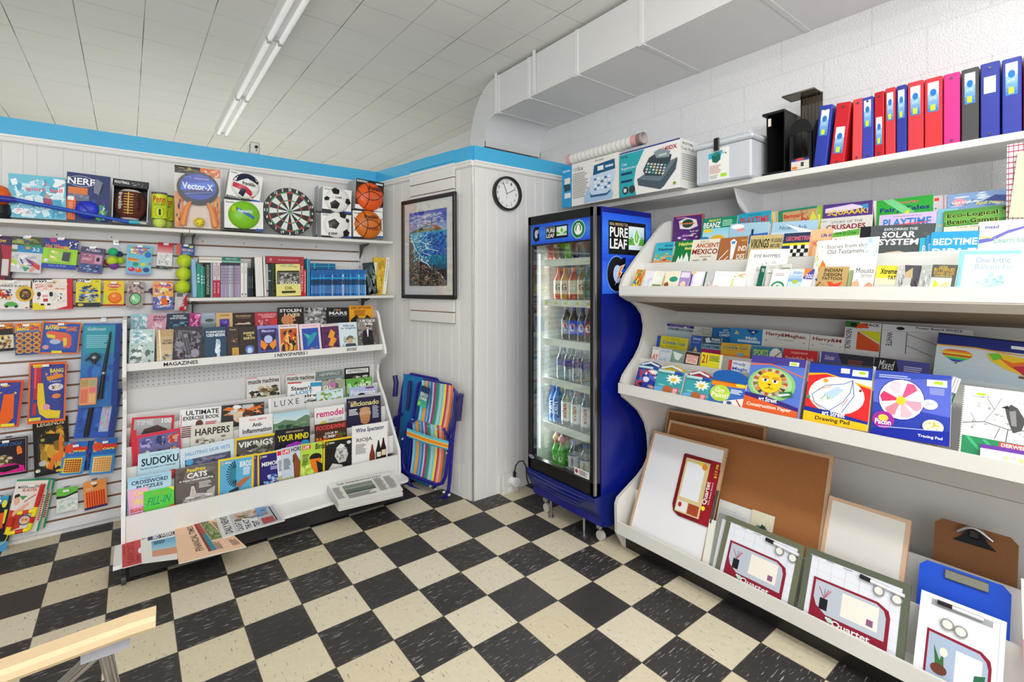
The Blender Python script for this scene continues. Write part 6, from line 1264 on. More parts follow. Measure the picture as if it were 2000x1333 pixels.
mag(M4, .012, (433, 793), (516, 785), '3a3a3c', 'dark celebrity magazine with a blond couple', [N(0, 0, 1, .35, 'f0f0f0 2a2a2a c8c8c8 e87a2a', 40, 4, .2), N(.7, .05, .3, .35, 'e8702a 2a2a3a f2c83a', 20, 5), E(.42, .42, .15, .16, 'e8c8a8'), E(.42, .33, .16, .1, 'e0d0b0'), E(.62, .35, .14, .13, '5a3a2a'), E(.6, .48, .1, .1, 'd8a080'), R(0, .7, 1, .3, 'e0dcd8')])
mag(M4, .006, (524, 780), (594, 770.5), 'e2e0e0', 'pale grey magazine with a thin spaced black masthead', [R(0, 0, .06, 1, 'f2f2f2'), t_('L U X E', .16, .1, .68, .18, '3a3a3c'), G(.06, .4, .94, .6, 'd0cecc', 'e8e6e4', 5), Pg('2a2420', .45, .6, .75, .56, .72, .68, .5, .7)])
mag(M6, .021, (618, 766), (670, 759), 'd0ecf0', 'pale aqua magazine with a leafy branch', [N(.05, .05, .9, .9, '8ab04a a8c86a e8f4f4 c8903a 6a8a3a e0f0f0', 60, 5, .12)])
mag(M6, .023, (682, 757.5), (735, 753), 'b8c4e8', 'lilac-blue magazine with a white masthead and cap', [T('Fisherman', .06, .2, .88, .3, 'f2f4fa'), E(.45, .62, .16, .24, '2a2a3a'), R(.6, .05, .3, .1, '8a3a6a')])
for i, (TL, TR, lab) in enumerate((((481.5, 739.5), (547, 732.5), 'car magazine with a yellow car, standing alone in the top magazine row'), ((558.5, 732.5), (616.5, 728.5), 'car magazine with the same masthead, half behind the white travel book'))):
    mag(M5, .004, TL, TR, 'e4e2de', lab, [T('muscle machines', .04, .06, .92, .16, '2a2a2c'), R(.0, .0, .3, .03, 'e88a9a'), N(.02, .3, .96, .66, '6a5a40 3a3428 a8946a c8b88a 2a2a24', 60, 4, .14), T('STEEL RACER', .04, .3, .3, .16, 'f0f0ee'), Pg('e8d01a', .2, .82, .5, .68, .9, .7, 1, .9, .4, .98)], maxh=.26)
mag(M6, .014, (562, 748), (628, 744), 'f2f2f0', 'white magazine with stacked black and blue headline lines', [R(.0, .0, .4, .05, 'c83a3a'), R(.66, .05, .34, .16, '3a9ac8'), T("Steam's", .1, .16, .6, .16, '1a1a1a'), T('LOST', .24, .34, .5, .13, '2aa0d8'), T('Empire', .08, .48, .8, .16, '1a1a1a'), N(.4, .66, .6, .3, '5a5a5a 2a2a2a b8b8b8', 24, 4)])
for i, (TL, TR, c, c2, lab) in enumerate((((617.5, 727), (669.5, 721.5), '8a9a98', 'e8ecec', 'car magazine with a grey framed white masthead'), ((673, 720), (721.5, 716), '222224', 'f0f0ee', 'car magazine with a black framed masthead, right end of the top magazine row'))):
    mag(M5, .0, TL, TR, c, lab, [R(.05, .05, .9, .17, '6a7a78' if i == 0 else 'f2f2f0'), ('i', 'HEMMINGS', .1, .07, .8, .12, c2 if i == 0 else '1a1a1a'), N(0, .3, 1, .6, 'e0e0dc b04a3a 6a6a6a', 30, 4)], maxh=.27)
for i, (TL, TR, p, lab) in enumerate((((629, 745), (674, 741), 'a8a89a c87ab0 5a6a5a', 'outdoor magazine with white masthead on grey and violet'), ((676, 741), (726, 736), '6ab04a a8e07a 3a6a2a', 'outdoor magazine with white masthead on bright green'))):
    mag(M6, .012, TL, TR, p.split()[0], lab, [N(0, 0, 1, 1, p, 50, 4 + i, .16), T('GAME&FISH', .05, .2, .9, .25, 'f4f4f0')])

# ------------------------------------------------------------------ newspapers on the low board
def paper(label, cs, z, t, base, ops, edge='d8d6d0', group=None, nm='newspaper'):
    P = [onZ(x, y, z + t) for x, y in cs]          # printed top-left, top-right, bottom-right, bottom-left
    o0 = P[3]
    mb = MB(); vs = [tuple(Vector((p.x, p.y, z)) - o0) for p in P] + [tuple(Vector((p.x, p.y, z + t)) - o0) for p in P]
    mb.add(vs, [(0, 1, 2, 3), (0, 4, 5, 1), (1, 5, 6, 2), (2, 6, 7, 3), (3, 7, 4, 0)], edge, 'matte'); mb.add(vs, [(7, 6, 5, 4)], base, 'matte')
    def Pf(a, b, o):
        q = (P[0] * (1 - a) + P[1] * a) * (1 - b) + (P[3] * (1 - a) + P[2] * a) * b
        return (q.x - o0.x, q.y - o0.y, t + o + (z - o0.z))
    Art(mb, (P[1] - P[0]).length, (P[3] - P[0]).length, 0, 'matte', P=Pf).run(ops)
    return build(nm, mb, loc=o0, label=label, cat='newspaper', group=group)
ZB = .1262
L_ = ('lowest', 'second lowest', 'third lowest', 'fourth lowest', 'fifth lowest', 'sixth lowest', 'next to topmost', 'topmost')
for i in range(8):
    dx = (7 - i) * -1.1; dy = (7 - i) * 1.7
    top = i == 7
    j = random.Random(i).uniform(-1.5, 1.5)
    cs = [(640 + dx + j, 948 + dy), (763 + j * .5, 922 + dy * .5), (786 + j, 952 + dy), (661 + dx + j, 982 + dy)]
    cs = [(640 + j, 948), (763 + j, 922), (786 + j, 954), (661 + j, 983)]
    z = ZB + i * .0062
    # each paper keeps the same outline on its own level
    base = [onZ(x, y, ZB + .049) for x, y in cs]
    def topx(p, zz=z): 
        d = p.x * fx + p.y * fy; l = p.x * rx + p.y * ry
        return (CX + F * l / d, CY - F * (zz + .0055 - CAMH) / d)
    paper(L_[i] + ' paper of the white newspaper stack on the low board', [topx(p) for p in base], z, .0055, 'eceae6', [T('THE WASHINGTON POST', .12, .06, .7, .09, '2a2a2a'), R(.18, .24, .46, .46, '6a7a70'), G(.18, .24, .46, .46, '8a9a90', '4a5a50', 8), R(.18, .4, .46, .06, 'a8a890'), X(.03, .25, .12, .6, 16, '8a8a8a'), X(.67, .2, .14, .7, 18, '8a8a8a'), X(.83, .2, .14, .7, 18, '9a9a9a'), X(.18, .74, .46, .2, 5, '7a7a7a')] if top else [], edge='cfcdc8', group='stack of white folded newspapers')
paper('red and white newspaper at the far left of the low board', [(239, 1110), (238, 1064), (274, 1053), (277, 1100)], ZB, .004, 'c84a4c', [('T', "BARRON'S", .12, .25, .8, .42, '8a2428', 0), X(.08, .75, .3, .15, 4, '8a2a2c'), E(.5, .98, .12, .14, 'eceae6'), X(.5, .08, .4, .08, 2, '9a3034')])
paper('business newspaper with navy masthead and a beach photo, second from the left', [(274, 1049), (341, 1032), (347, 1091), (277, 1100)], ZB + .001, .005, 'e8e6e2', [R(.2, .1, .8, .14, '3a3a5a'), T('IBD WEEKLY', .35, .11, .7, .11, 'f0f0f0'), G(.3, .3, .7, .35, '5aa8d0', 'a8d0e0', 5), R(.3, .65, .7, .2, 'd89a7a'), X(.36, .34, .4, .12, 3, '1a2a3a'), X(.02, .1, .15, .06, 2, '888')])
paper('salmon pink financial newspaper overhanging the low board', [(349, 1101), (340, 1031), (419, 1013), (481, 1068)], ZB + .0065, .005, 'f0c8a8', [T('FINANCIAL TIMES', .18, .28, .74, .13, '5a4a42'), R(.1, .46, .85, .05, '8a3a3a'), R(.1, .51, .5, .08, '3a8a9a'), R(.6, .51, .35, .08, 'b84a4a'), R(.38, .60, .58, .22, '7a8a5a'), N(.38, .60, .58, .22, '9aa870 5a6a44 c8b88a', 40, 5, .12), X(.1, .6, .25, .1, 4, '8a7060'), X(.1, .85, .2, .12, 4, '8a7060'), X(.4, .85, .55, .12, 5, '8a7060')])
paper('tabloid newspaper with a bold black headline beside a photo', [(434.5, 1051), (419.5, 1010), (535, 985.5), (556.5, 1016.5)], ZB + .0122, .005, 'dcdcdc', [T('DAILY NEWS', .1, .06, .8, .12, '2a2a2e'), R(.05, .22, .9, .75, 'b8bcc4'), R(.05, .24, .6, .38, 'e8e8e8'), T('CAUGHT IN', .07, .25, .55, .10, '1a1a1a'), T('THE ACT', .07, .38, .45, .10, '1a1a1a'), T('TEXT', .07, .51, .3, .10, '1a1a1a'), N(.5, .25, .45, .6, '8a6a50 5a6a4a c8a080 6a8ab0 d8b090', 60, 5, .14), Pg('e8b898', .5, .5, .95, .6, .9, .7, .5, .6), Pg('6a9ad0', .55, .64, .98, .66, .95, .86, .6, .8), R(.08, .66, .3, .2, 'b04a4a'), R(.1, .88, .8, .02, '222')])
# ------------------------------------------------------------------ books and art supplies on the display unit
AR_ = (0, -1, 0)
R1 = Pl((2.10, 0, 1.4085), AR_, 22); R2 = Pl((2.304, 0, 1.5085), AR_, 18); R3 = Pl((2.428, 0, 1.5735), AR_, 11, .8); R4 = Pl((2.533, 0, 1.6285), AR_, 4, .75)
N1 = Pl((2.088, 0, .8705), AR_, 22); N2 = Pl((2.268, 0, .9735), AR_, 15, .85); N3 = Pl((2.376, 0, 1.0385), AR_, 12, .8); N4 = Pl((2.474, 0, 1.0935), AR_, 9, .7)
def U(pl, off, x0, y0, x1, y1, base, label, ops, nm='book', t=.005, BL=None, maxh=.28, spine=None, edge='e9e7df', group=None, cat=None):
    return put(nm, label, cat or nm.replace('_', ' '), pl, off, (x0, y0), (x1, y1), BL, t=t, base=base, ops=ops, spine=spine, edge=edge, maxh=maxh, group=group)
# front row of small books, upper deck
U(R1, 0, 1245, 526, 1262, 527, 'd8a85a', 'tiny sticker book crowded with coloured pictures, leftmost small book of the upper deck', [N(0, 0, 1, 1, 'c83a2a f2d83a 3a8a5a 3a9ab0 e88a3a', 40, 3, .2), R(0, .62, .4, .14, '2aa0a8')])
U(R1, .006, 1263, 529, 1281, 530, 'efeef0', 'tiny white shiny booklet second from the left end, upper deck', [N(.1, .1, .8, .8, 'd8d0e8 f8f8fa c8e0e8', 16, 3)])
U(R1, 0, 1282, 529, 1300, 530, 'eef0e2', 'tiny cream booklet with a green foot, upper deck', [R(.05, .75, .9, .2, '8a9a6a'), E(.5, .4, .3, .1, 'f8f8f0')])
U(R1, .006, 1301, 530, 1330, 530, 'f2ead0', 'tiny farm booklet with a fence and green bush, upper deck', [E(.65, .45, .28, .15, '2a9a7a')] + [R(.45 + .08 * i, .62, .05, .32, 'f0e8d8') for i in range(7)] + [Pg('8a5a3a', .1, .7, .3, .6, .42, .75, .38, .95, .15, .95), R(0, .3, .08, .7, 'e0b84a')])
U(R1, 0, 1331, 530, 1351, 531, 'a890c8', 'tiny purple booklet with a pale figure, upper deck', [R(.08, .05, .85, .3, 'e8e0f0'), E(.5, .75, .25, .2, 'e8d8b0'), R(0, 0, .08, 1, '4a2a7a')])
U(R1, .006, 1352, 531, 1377, 531, 'd8cce8', 'tiny lilac shiny booklet with a violet left edge, upper deck', [R(0, 0, .12, 1, '5a3a9a'), Pg('f4f0f8', .2, 0, 1, 0, .9, 1, .3, 1), E(.15, .05, .2, .1, 'f0c89a')])
U(R1, 0, 1379, 531, 1396, 531, 'c4c8c8', 'tiny grey booklet with a dark green spine, upper deck', [R(0, 0, .16, 1, '2f5a4a'), N(.3, .3, .6, .6, 'b0a8b0 e0d0d0', 12, 3)])
U(R1, .006, 1398, 530, 1433, 531, 'f6f4f2', 'wider white shiny booklet in the small front row, upper deck', [t_('Kids', .2, .15, .5, .08, 'c8c8e8'), E(.2, .9, .2, .12, 'f0c8b0')])
U(R1, 0, 1434, 531, 1460, 531, 'f4eee8', 'small peach and cream booklet left of the large rhyme book', [N(0, 0, 1, .35, 'e8a070 f2c8a8 a8c86a', 16, 3), R(0, .4, .1, .6, 'c8d84a')])
U(R1, -.02, 1466, 488, 1543, 486, 'e6e6e6', 'large pale grey rhyme book standing behind the small front booklets', [t_('EYE RHYMES', .15, .13, .65, .08, '2a2a2a'), N(.2, .3, .6, .4, 'd0ccc4 c8b8a8 f0f0ee', 30, 4)])
U(R1, .008, 1486, 520, 1497, 520, '14604a', 'dark green spined booklet standing in front of the rhyme book', [T('THE', .3, .1, .5, .15, 'd8e8e0')])
U(R1, .0, 1498, 519, 1546, 515, 'd0cec8', 'grey patterned booklet behind the green wreath booklet', [N(0, 0, 1, .4, '8a8a84 b8b4ac e8e4dc', 20, 3)])
U(R1, .014, 1511, 526, 1543, 527, 'f4f4f2', 'white booklet with a round green wreath, upper deck', [E(.5, .88, .42, .3, '2a8a5a'), E(.5, .88, .3, .2, 'f4f4f2'), T('5', .38, .78, .24, .2, '2a8a5a'), X(.2, .2, .6, .15, 2, 'c8a8a8')])
U(R1, .006, 1544, 526, 1571, 526, 'c0d8f0', 'small light blue booklet with a yellow-green fish, upper deck', [G(0, 0, 1, .6, 'e8f0f8', '6a9ad0', 4), E(.5, .6, .22, .1, 'a8c040'), T('FISH', .3, .1, .6, .14, '6a9ac8')])
U(R1, 0, 1572, 525, 1592, 526, '4a4a9a', 'small violet and orange booklet with white lower half, upper deck', [Pg('e8803a', 0, 0, .8, 0, .2, .35, 0, .4), T('DOG', .3, .25, .65, .2, 'e8e4f4'), R(0, .5, 1, .5, 'eeeef4')])
U(R1, -.01, 1597, 471, 1718, 462, 'f2f0ea', 'large white coloring book with a painted fire and glare, upper deck', [t_('Stories from the', .18, .10, .64, .08, '2a2a2a'), t_('Old Testament', .2, .2, .6, .09, '2a2a2a'), Pg('e8782a', .08, .6, .14, .4, .2, .5, .26, .68, .16, .75), Pg('2a6ac0', .05, .78, .2, .72, .28, .8, .1, .84), N(.75, 0, .25, .4, 'c8dce4 e8f0f2 a8c8d8', 20, 4), N(0, .1, .12, .5, 'b8c86a d8d0b8 c8a878', 16, 5)])
U(R1, .012, 1601, 521, 1659, 521, 'b89a62', 'tan booklet with brown capitals and a red bird, upper deck', [T('INDIAN', .2, .08, .6, .15, '3a2a1a'), T('DESIGN', .2, .27, .6, .15, '3a2a1a'), T('TATTOOS', .15, .45, .7, .12, '3a2a1a'), Pg('d8452a', .5, .65, .62, .75, .88, .62, .78, .85, .6, .95, .45, .85, .36, .64), N(0, .64, .3, .3, '1c4a3a d8c84a c8452a 1a1a1a', 18, 5)], edge='8a9a5a')
U(R1, .004, 1660, 528, 1667, 528, '9aa878', 'narrow sage green booklet edge between two tattoo booklets', [])
U(R1, .012, 1670, 519, 1711, 519, 'e8e6e2', 'white booklet showing chins and a thin mustache title', [t_('Mousta', .1, .1, .85, .2, '1a1a1a'), t_('TATTOO', .35, .36, .55, .12, '2a2a2a'), Pg('d8a88a', 0, .7, .25, .55, .4, .8, .3, 1, 0, 1), Pg('c89878', .6, .8, .8, .65, 1, .75, 1, 1, .6, 1)])
U(R1, .004, 1714, 519, 1754, 519, 'd8cc3a', 'bright yellow booklet with a jagged black title, upper deck', [G(0, .5, 1, .5, 'e8e0a8', 'a8b0c0', 4), T('Xtreme', .2, .12, .8, .22, '1a1a1a'), T('TAT', .6, .4, .4, .16, '3a2a1a')])
U(R1, .012, 1755, 520, 1767, 519, 'b0b4b0', 'small grey booklet edge beside the yellow one', [N(0, 0, 1, 1, '8a8a90 d8d8d4 5a5a60', 14, 3)])
U(R1, .004, 1768, 518, 1801, 519, '4a4a52', 'small dark booklet with a tiger striped lower corner, upper deck', [Pg('b8a07a', .1, .3, .5, .1, .6, .5, .2, .6), N(.7, .5, .3, .5, 'e0602a 1a1a1a', 16, 3), R(0, .5, .55, .4, 'b8b4b0'), R(.2, .8, .4, .2, 'e0dcd0')])
U(R1, .012, 1802, 518, 1821, 518, 'a8aca8', 'small grey booklet left of the stained glass booklet', [Ln(.03, '2a2a2a', .1, .5, .9, .6), N(0, 0, 1, 1, '8a8e8c c8ccc8', 8, 3)])
U(R1, .004, 1822, 517, 1872, 518, '54544c', 'dark grey stained glass booklet with a pale butterfly', [T('LITTLE', .3, .05, .3, .07, 'c8b85a'), T('BUTTERFLIES', .1, .13, .8, .13, 'c8a03a'), T('STAINED GLASS', .1, .28, .8, .1, 'c8a03a'), T('COLORING BOOK', .15, .40, .7, .07, 'c8b85a'), R(.05, .5, .8, .5, 'dce8f0'), Pg('e8d83a', .12, .98, .2, .55, .4, .8), Pg('f0c08a', .35, .85, .75, .6, .8, .98, .3, .98)])
U(R1, -.012, 1874, 491, 1995, 489, '8ac4d0', 'large pale blue winter tree book at the right end of the upper deck', [R(.1, .09, .9, .91, 'e6eef0'), t_('One Little', .3, .16, .55, .14, '6a9ab0'), t_('Balsam Fir', .3, .33, .6, .14, '8ab0c0'), Pg('a8ccd4', .58, .5, .8, 1.0, .38, 1.0), N(.3, .6, .5, .4, '8ab8c4 d8e8ec f2f6f6', 50, 4, .1)], spine='7ab4c4')
# second row
U(R2, 0, 1282, 475, 1318, 472, '3ab0c8', 'turquoise and orange history coloring book, leftmost of the second row', [T('Great', .5, .08, .45, .08, '1a3a6a'), T('Native', .2, .2, .75, .1, '1a3a6a'), N(0, .35, 1, .35, 'd8a860 8ab05a e8c88a', 24, 3), Pg('c83a2a', .5, .6, .7, .58, .8, .72, .5, .75), R(0, .65, 1, .35, 'd89a5a')], spine='d8884a')
U(R2, .006, 1321, 472, 1354, 469, '127a3a', 'green coloring book with white masks, second row', [T('Native', .2, .05, .8, .12, 'e8e87a'), T('Masks', .6, .22, .4, .1, 'e8e87a'), Pg('e8f0e8', .2, .7, .3, .5, .4, .65, .5, .45, .6, .65, .75, .4, .9, .6, 1, .9, .2, .9)])
U(R2, 0, 1355, 469, 1407, 466, 'e8e0d0', 'cream coloring book with brown capitals about ancient Mexico', [t_('Life in', .3, .03, .3, .07, '5a7a2a'), T('ANCIENT', .15, .13, .85, .15, 'b04a1a'), T('MEXICO', .04, .32, .95, .18, '8a2a14'), t_('Coloring book', .35, .55, .45, .06, '3a4a1a'), N(0, .62, 1, .3, 'b8a88a 8a9a8a d8ccb0', 20, 3)])
U(R2, .006, 1408, 466, 1462, 461, 'a8683a', 'brown design book with a white and blue figure, second row', [Pg('f0f0f4', .38, .12, .5, .05, .62, .15, .6, .3, .55, .7, .45, .7, .42, .3), Pg('4a8ac8', .42, .13, .58, .13, .55, .22, .45, .22), T('IND', .7, .3, .28, .16, 'f4ece0'), T('DES', .68, .55, .28, .16, 'f4ece0'), Ln(.03, 'f4ece0', .05, .7, .35, .4), Ln(.03, 'f4ece0', .1, .85, .38, .6), T('NA', .78, .1, .2, .06, 'e8b84a')])
U(R2, 0, 1467, 460.5, 1530, 457.5, 'c8b47a', 'sandy yellow legend book with spiky black letters', [T('VIKINGS', .04, .12, .58, .28, '2a2a1a'), T('OF LEGEND', .66, .12, .34, .12, '4a3a2a'), T('AND LORE', .66, .28, .3, .12, '4a3a2a'), N(0, .45, 1, .5, 'b8a060 8a7a4a d8c890', 30, 3)])
U(R2, .006, 1532, 456.5, 1584, 453, '2a3a5a', 'dark blue geometry book over black and white tiles', [T('GEOMETRIC', .1, .10, .95, .13, 'd86a78'), R(0, .30, 1, .07, 'e8d82a'), R(.3, .37, .7, .6, 'e8e8e4')] + [R(.3 + .14 * i, .37 + .11 * j, .14, .11, '1a1a1c') for i in range(5) for j in range(5) if (i + j) % 2], spine='1a2a4a')
U(R2, 0, 1585, 449, 1628, 446, 'e8b88a', 'peach coloured ghost town book, partly behind the green draw book', [T('Life in', .5, .12, .45, .1, '4a3a8a'), T('GHOST TOWN', .1, .3, .9, .16, 'c8402a'), R(0, .3, .2, .6, 'd89a6a')])
U(R2, .008, 1628, 449, 1680, 446, 'e8ecd8', 'how-to-draw book with a green top band and red letters', [Pg('5aa83a', 0, .1, 1, 0, 1, .18, 0, .22), t_('How to Draw', .08, .05, .8, .1, '1a2a1a'), T('BUGS', .1, .26, .85, .3, 'd83a2a')])
U(R2, 0, 1681, 444, 1702, 442, '1a1c20', 'narrow black book left of the planets book', [])
U(R2, .006, 1703, 441.5, 1829, 436, '4c5254', 'dark grey planets book with white capitals and a tan planet', [N(0, 0, 1, .6, '565c5e 42484a', 14, 3), T('EXPLORING THE', .22, .08, .52, .07, 'c8ccd0'), T('SOLAR', .2, .18, .52, .16, 'f0f0f0'), T('SYSTEM', .16, .37, .62, .16, 'f0f0f0'), Pg('c8b498', .12, .9, .3, .72, .5, .68, .7, .76, .84, .95, .8, 1, .1, 1)])
for i, (a, b, c, d) in enumerate(((1797, 465, 1812, 464), (1810, 460, 1822, 459), (1820, 454, 1914, 450.5))):
    U(R2, .014 + .006 * i, a, b, c, d, ('3aa8c8', '2f8ac0', '2a9ad0')[i], ('rearmost', 'middle', 'frontmost')[i] + ' of three overlapping blue bedtime story books', [T('BEDTIME', .06, .22, .92, .22, 'd8eef4'), T('BIBLE', .06, .55, .92, .26, 'c8e4f0')] if i == 2 else [T('B', .4, .3, .5, .3, 'c8e4f0')], maxh=.13)
U(R2, .004, 1912, 434, 2010, 427, 'f0f0ee', 'white writing pad with a violet wave, right end of the second row', [T('mead', .14, .10, .28, .09, '3a4a8a'), Pg('6a6ab8', 0, .45, .3, .4, .6, .25, 1, .15, 1, .2, .6, .33, .3, .5, 0, .55), Pg('e8d85a', 0, .36, .3, .4, .3, .43, 0, .4), T('Learn to', .34, .42, .6, .13, '8ab8a8'), R(0, .1, .02, .5, '222')])
# third and rear rows
U(R3, 0, 1373, 428, 1441, 421, '18886a', 'teal bean character coloring book, upper deck', [T('MIGHTY', .2, .05, .35, .07, 'e8e04a'), T('BEANZ', .05, .14, .5, .17, 'f0f4f0'), X(.6, .1, .36, .2, 4, 'a8e0c0'), G(.05, .33, .95, .4, '8ad0e8', 'c8e8f0', 4), E(.2, .4, .14, .06, 'e8d83a'), E(.5, .66, .2, .12, 'e8b83a'), E(.12, .66, .15, .08, '3a8ac0')])
U(R3, .008, 1427, 438, 1503, 433, 'a8cce0', 'sky blue storybook with a train, upper deck', [E(.2, .12, .18, .09, 'f4f8fa'), E(.3, .25, .12, .06, 'e8a0a0'), Pg('2a6ac0', .55, .45, 1, .4, 1, .8, .5, .8), R(.58, .25, .06, .25, '1a3a6a'), N(.1, .5, .4, .3, '2a9a8a c86a3a 3a9a5a', 12, 3)])
U(R3, 0, 1509, 435, 1599, 429, 'a8cde2', 'pale blue animal boat storybook, third row of the upper deck', [t_("Noah's Ark", .18, .15, .6, .16, '2a4a8a'), G(0, .4, 1, .3, 'c0dce8', 'e8f4f6', 3), Pg('f0f6f8', .3, .1, 1, .45, .7, .5)])
U(R3, 0, 1604, 428, 1705, 419, 'd2d0cc', 'grey white book with dark red serif title about knights', [t_('STORY OF THE', .22, .13, .6, .08, '4a4a4a'), T('CRUSADES', .12, .26, .76, .18, '8a1a1a'), Ln(.01, '333', .0, .12, .12, .1)])
U(R3, 0, 1718, 421, 1830, 412, 'cdb8dc', 'lilac activity book with striped blue playtime lettering', [t_('Coloring & Activity Book', .25, .07, .5, .05, '4a3a5a'), T('PLAYTIME', .08, .17, .84, .28, '2a7ac0'), Pg('e84a5a', .1, .4, .85, .32, .85, .36, .1, .44)])
U(R3, 0, 1832, 409, 1872, 407, '7ab8c8', 'blue-green sea life book behind the brain games book', [N(0, .4, 1, .6, 'e8c88a d8b070 6aa8b8', 18, 3)])
U(R3, .01, 1844, 413, 1973, 399, '3f8a3a', 'green brain games book with outlined black title', [G(0, 0, 1, .4, '4a8a3a', '6aa84a', 4), ('T', 'Eco-Logical', .04, .12, .80, .20, 'b8e04a', .05), ('T', 'Brain Games', .04, .33, .80, .18, 'b8e04a', .05), T('Eco-Logical', .05, .125, .78, .18, '1a2a1a'), T('Brain Games', .05, .335, .78, .16, '1a2a1a'), E(.93, .1, .04, .05, '2a2a2a'), R(0, .56, 1, .44, 'e0dcc8'), t_('Tony Tallarico', .2, .58, .5, .06, '2a2a2a')])
U(R4, .02, 1316, 423.5, 1371, 417, '5a2a7a', 'purple play set box with a round picture, leftmost at the back', [R(0, 0, 1, .03, 'e07a6a'), T('Celestial', .1, .05, .35, .06, 'e8a0c0'), Pg('f0e8e8', .2, .2, .5, .1, .82, .2, .88, .45, .6, .55, .25, .5), E(.52, .32, .2, .16, '2a4a3a'), T('Pottery', .24, .27, .56, .11, 'f08a5a'), T('PLAY SET', .62, .6, .3, .06, 'f0e8f4'), N(.1, .7, .8, .28, 'e8e0f0 c83a5a 8a4ab0', 24, 4)], nm='play_set_box', t=.03, edge='c86a5a', cat='box')
U(R4, 0, 1442, 418.5, 1507, 411, '28a8c8', 'bright blue activity book with red playtime lettering', [t_('COLORING', .3, .07, .4, .05, '1a4a6a'), T('PLAYTIME', .08, .17, .86, .26, 'd83a44'), G(0, .5, 1, .5, 'c8e4ec', 'e8f0f0', 3)])
U(R4, -.006, 1508, 414, 1519, 412, 'd8c8a8', 'cream and yellow book edges behind the blue playtime book', [R(0, 0, .3, 1, 'e8c84a'), R(.6, 0, .2, 1, 'b8a8a0')])
U(R4, .0, 1520.5, 412.6, 1596, 402, 'c8a070', 'farm animals activity book with red wavy title', [R(0, 0, .12, 1, '2a8a5a'), R(0, 0, 1, .08, '2a8a6a'), T('Barnyard', .15, .18, .5, .2, 'c8302a'), T('Pals', .6, .35, .25, .18, 'c8302a'), Ln(.015, '8a4a2a', *arc(.68, .15, .08, .08, 0, 330)), Pg('d8e04a', .8, .5, .9, .15, 1, .5)])
U(R4, -.008, 1597, 403, 1606, 401.5, '9ac83a', 'yellow-green book edge at the back of the upper deck', [R(0, .3, .5, .7, 'e8e04a')])
U(R4, 0, 1608, 401, 1705, 391, '5a3a8a', 'purple activity book with jagged yellow title', [Pg('e8d8f0', .05, .15, .6, .06, .9, .2, .4, .3, .05, .3), T('SQUAAAK!', .1, .22, .82, .22, 'e8c83a'), Pg('3a9ad0', .75, .12, .92, .1, .9, .3)])
U(R4, -.006, 1706, 393, 1712, 392, 'e8e0d0', 'narrow cream book edge left of the green fairy tales book', [])
U(R4, 0, 1713, 393, 1823, 380, '2fa83a', 'bright green fairy tales book with navy lettering', [T('My Favorite', .2, .1, .55, .12, 'd85a7a'), T('Fairy Tales', .06, .28, .88, .2, '23307a'), Pg('7ad08a', .1, 0, .3, 0, .7, .5, .5, .55), Pg('f2e02a', .5, .5, .6, .4, .58, .55)])
U(R4, -.006, 1824, 383, 1850, 380, 'ccc4cc', 'pale thin magazines with a red mark beside the fairy tales book', [R(.05, .08, .35, .1, 'e0452a'), N(0, .3, .6, .5, 'a890b8 5a7a9a', 12, 3), R(.7, 0, .1, 1, 'b88a9a')])
U(R4, 0, 1851, 381, 1970, 368, '88a8d4', 'blue sky balloon storybook with yellow title at the back right', [N(0, 0, 1, .5, 'b8cce8 d8e4f2 6a8ac0', 20, 3), E(.2, .28, .11, .12, 'f0a0b0'), T('Up! Up!', .08, .25, .32, .12, 'f4f0d8'), T('And Away', .48, .3, .46, .16, 'f0e070'), Pg('4a5a9a', .6, .3, .8, .15, 1, .2, 1, .4)])
HP = Pl((2.405, 0, 1.5), AR_, 0)
put('wrapping_sheet', 'white sheet with a red grid pattern hanging at the right end of the wall shelf', 'paper', HP, .0, (1967, 283), (2025, 274), (1971, 430), t=.002, base='eeeaea', ops=[R(.05 + .165 * i, 0, .03, 1, 'b0506a') for i in range(6)] + [R(0, .02 + .072 * i, 1, .012, 'b0506a') for i in range(14)])
put('cream_board', 'plain cream board in front of the red grid sheet at the right picture edge', 'board', HP, .01, (1988, 296), (2060, 290), (1990, 425), t=.004, base='e8d8b8', ops=[])
# middle deck, rear rows
U(N4, 0, 1303, 632, 1356, 638, 'b8ccd4', 'dreamcatcher kit book with a purple top band', [R(0, 0, 1, .2, '4a2a8a'), t_('CREATIVE', .15, .05, .7, .1, 'b8a0d8'), E(.7, .17, .06, .07, 'e8d8c0'), T('DREAMCATCHER', .06, .28, .94, .2, '3a3a4a')])
U(N4, -.005, 1357, 637.5, 1391, 641, 'c8c8c0', 'grey chart book behind the dreamcatcher kit book', [t_('EAGLES', .4, .1, .55, .12, '4a4a4a'), t_('CHARTS OF', .2, .28, .78, .12, '4a4a4a'), t_('ROMAN', .5, .45, .48, .12, '4a4a4a')])
U(N4, 0, 1392, 640, 1427, 641, '1e6aa8', 'blue easy crafts book in the rear row of the middle deck', [T('GIFT', .6, .12, .3, .1, 'd8e8f4'), T('EASY-TO', .4, .28, .55, .12, 'd8e8f4'), T('CANDY', .4, .45, .6, .18, 'f0f4f8')])
U(N4, .005, 1428, 640, 1490, 645, '2a86c8', 'light blue math workbook with a small yellow emblem', [Pg('e8c83a', .12, .4, .2, .16, .28, .4), Pg('1a3a7a', .5, .05, .9, .08, .7, .4), T('4', .66, .12, .1, .16, 'e8f0f8'), T('Math', .5, .5, .35, .2, 'f4f8fa'), R(.25, .74, .7, .16, 'c8e0f0')])
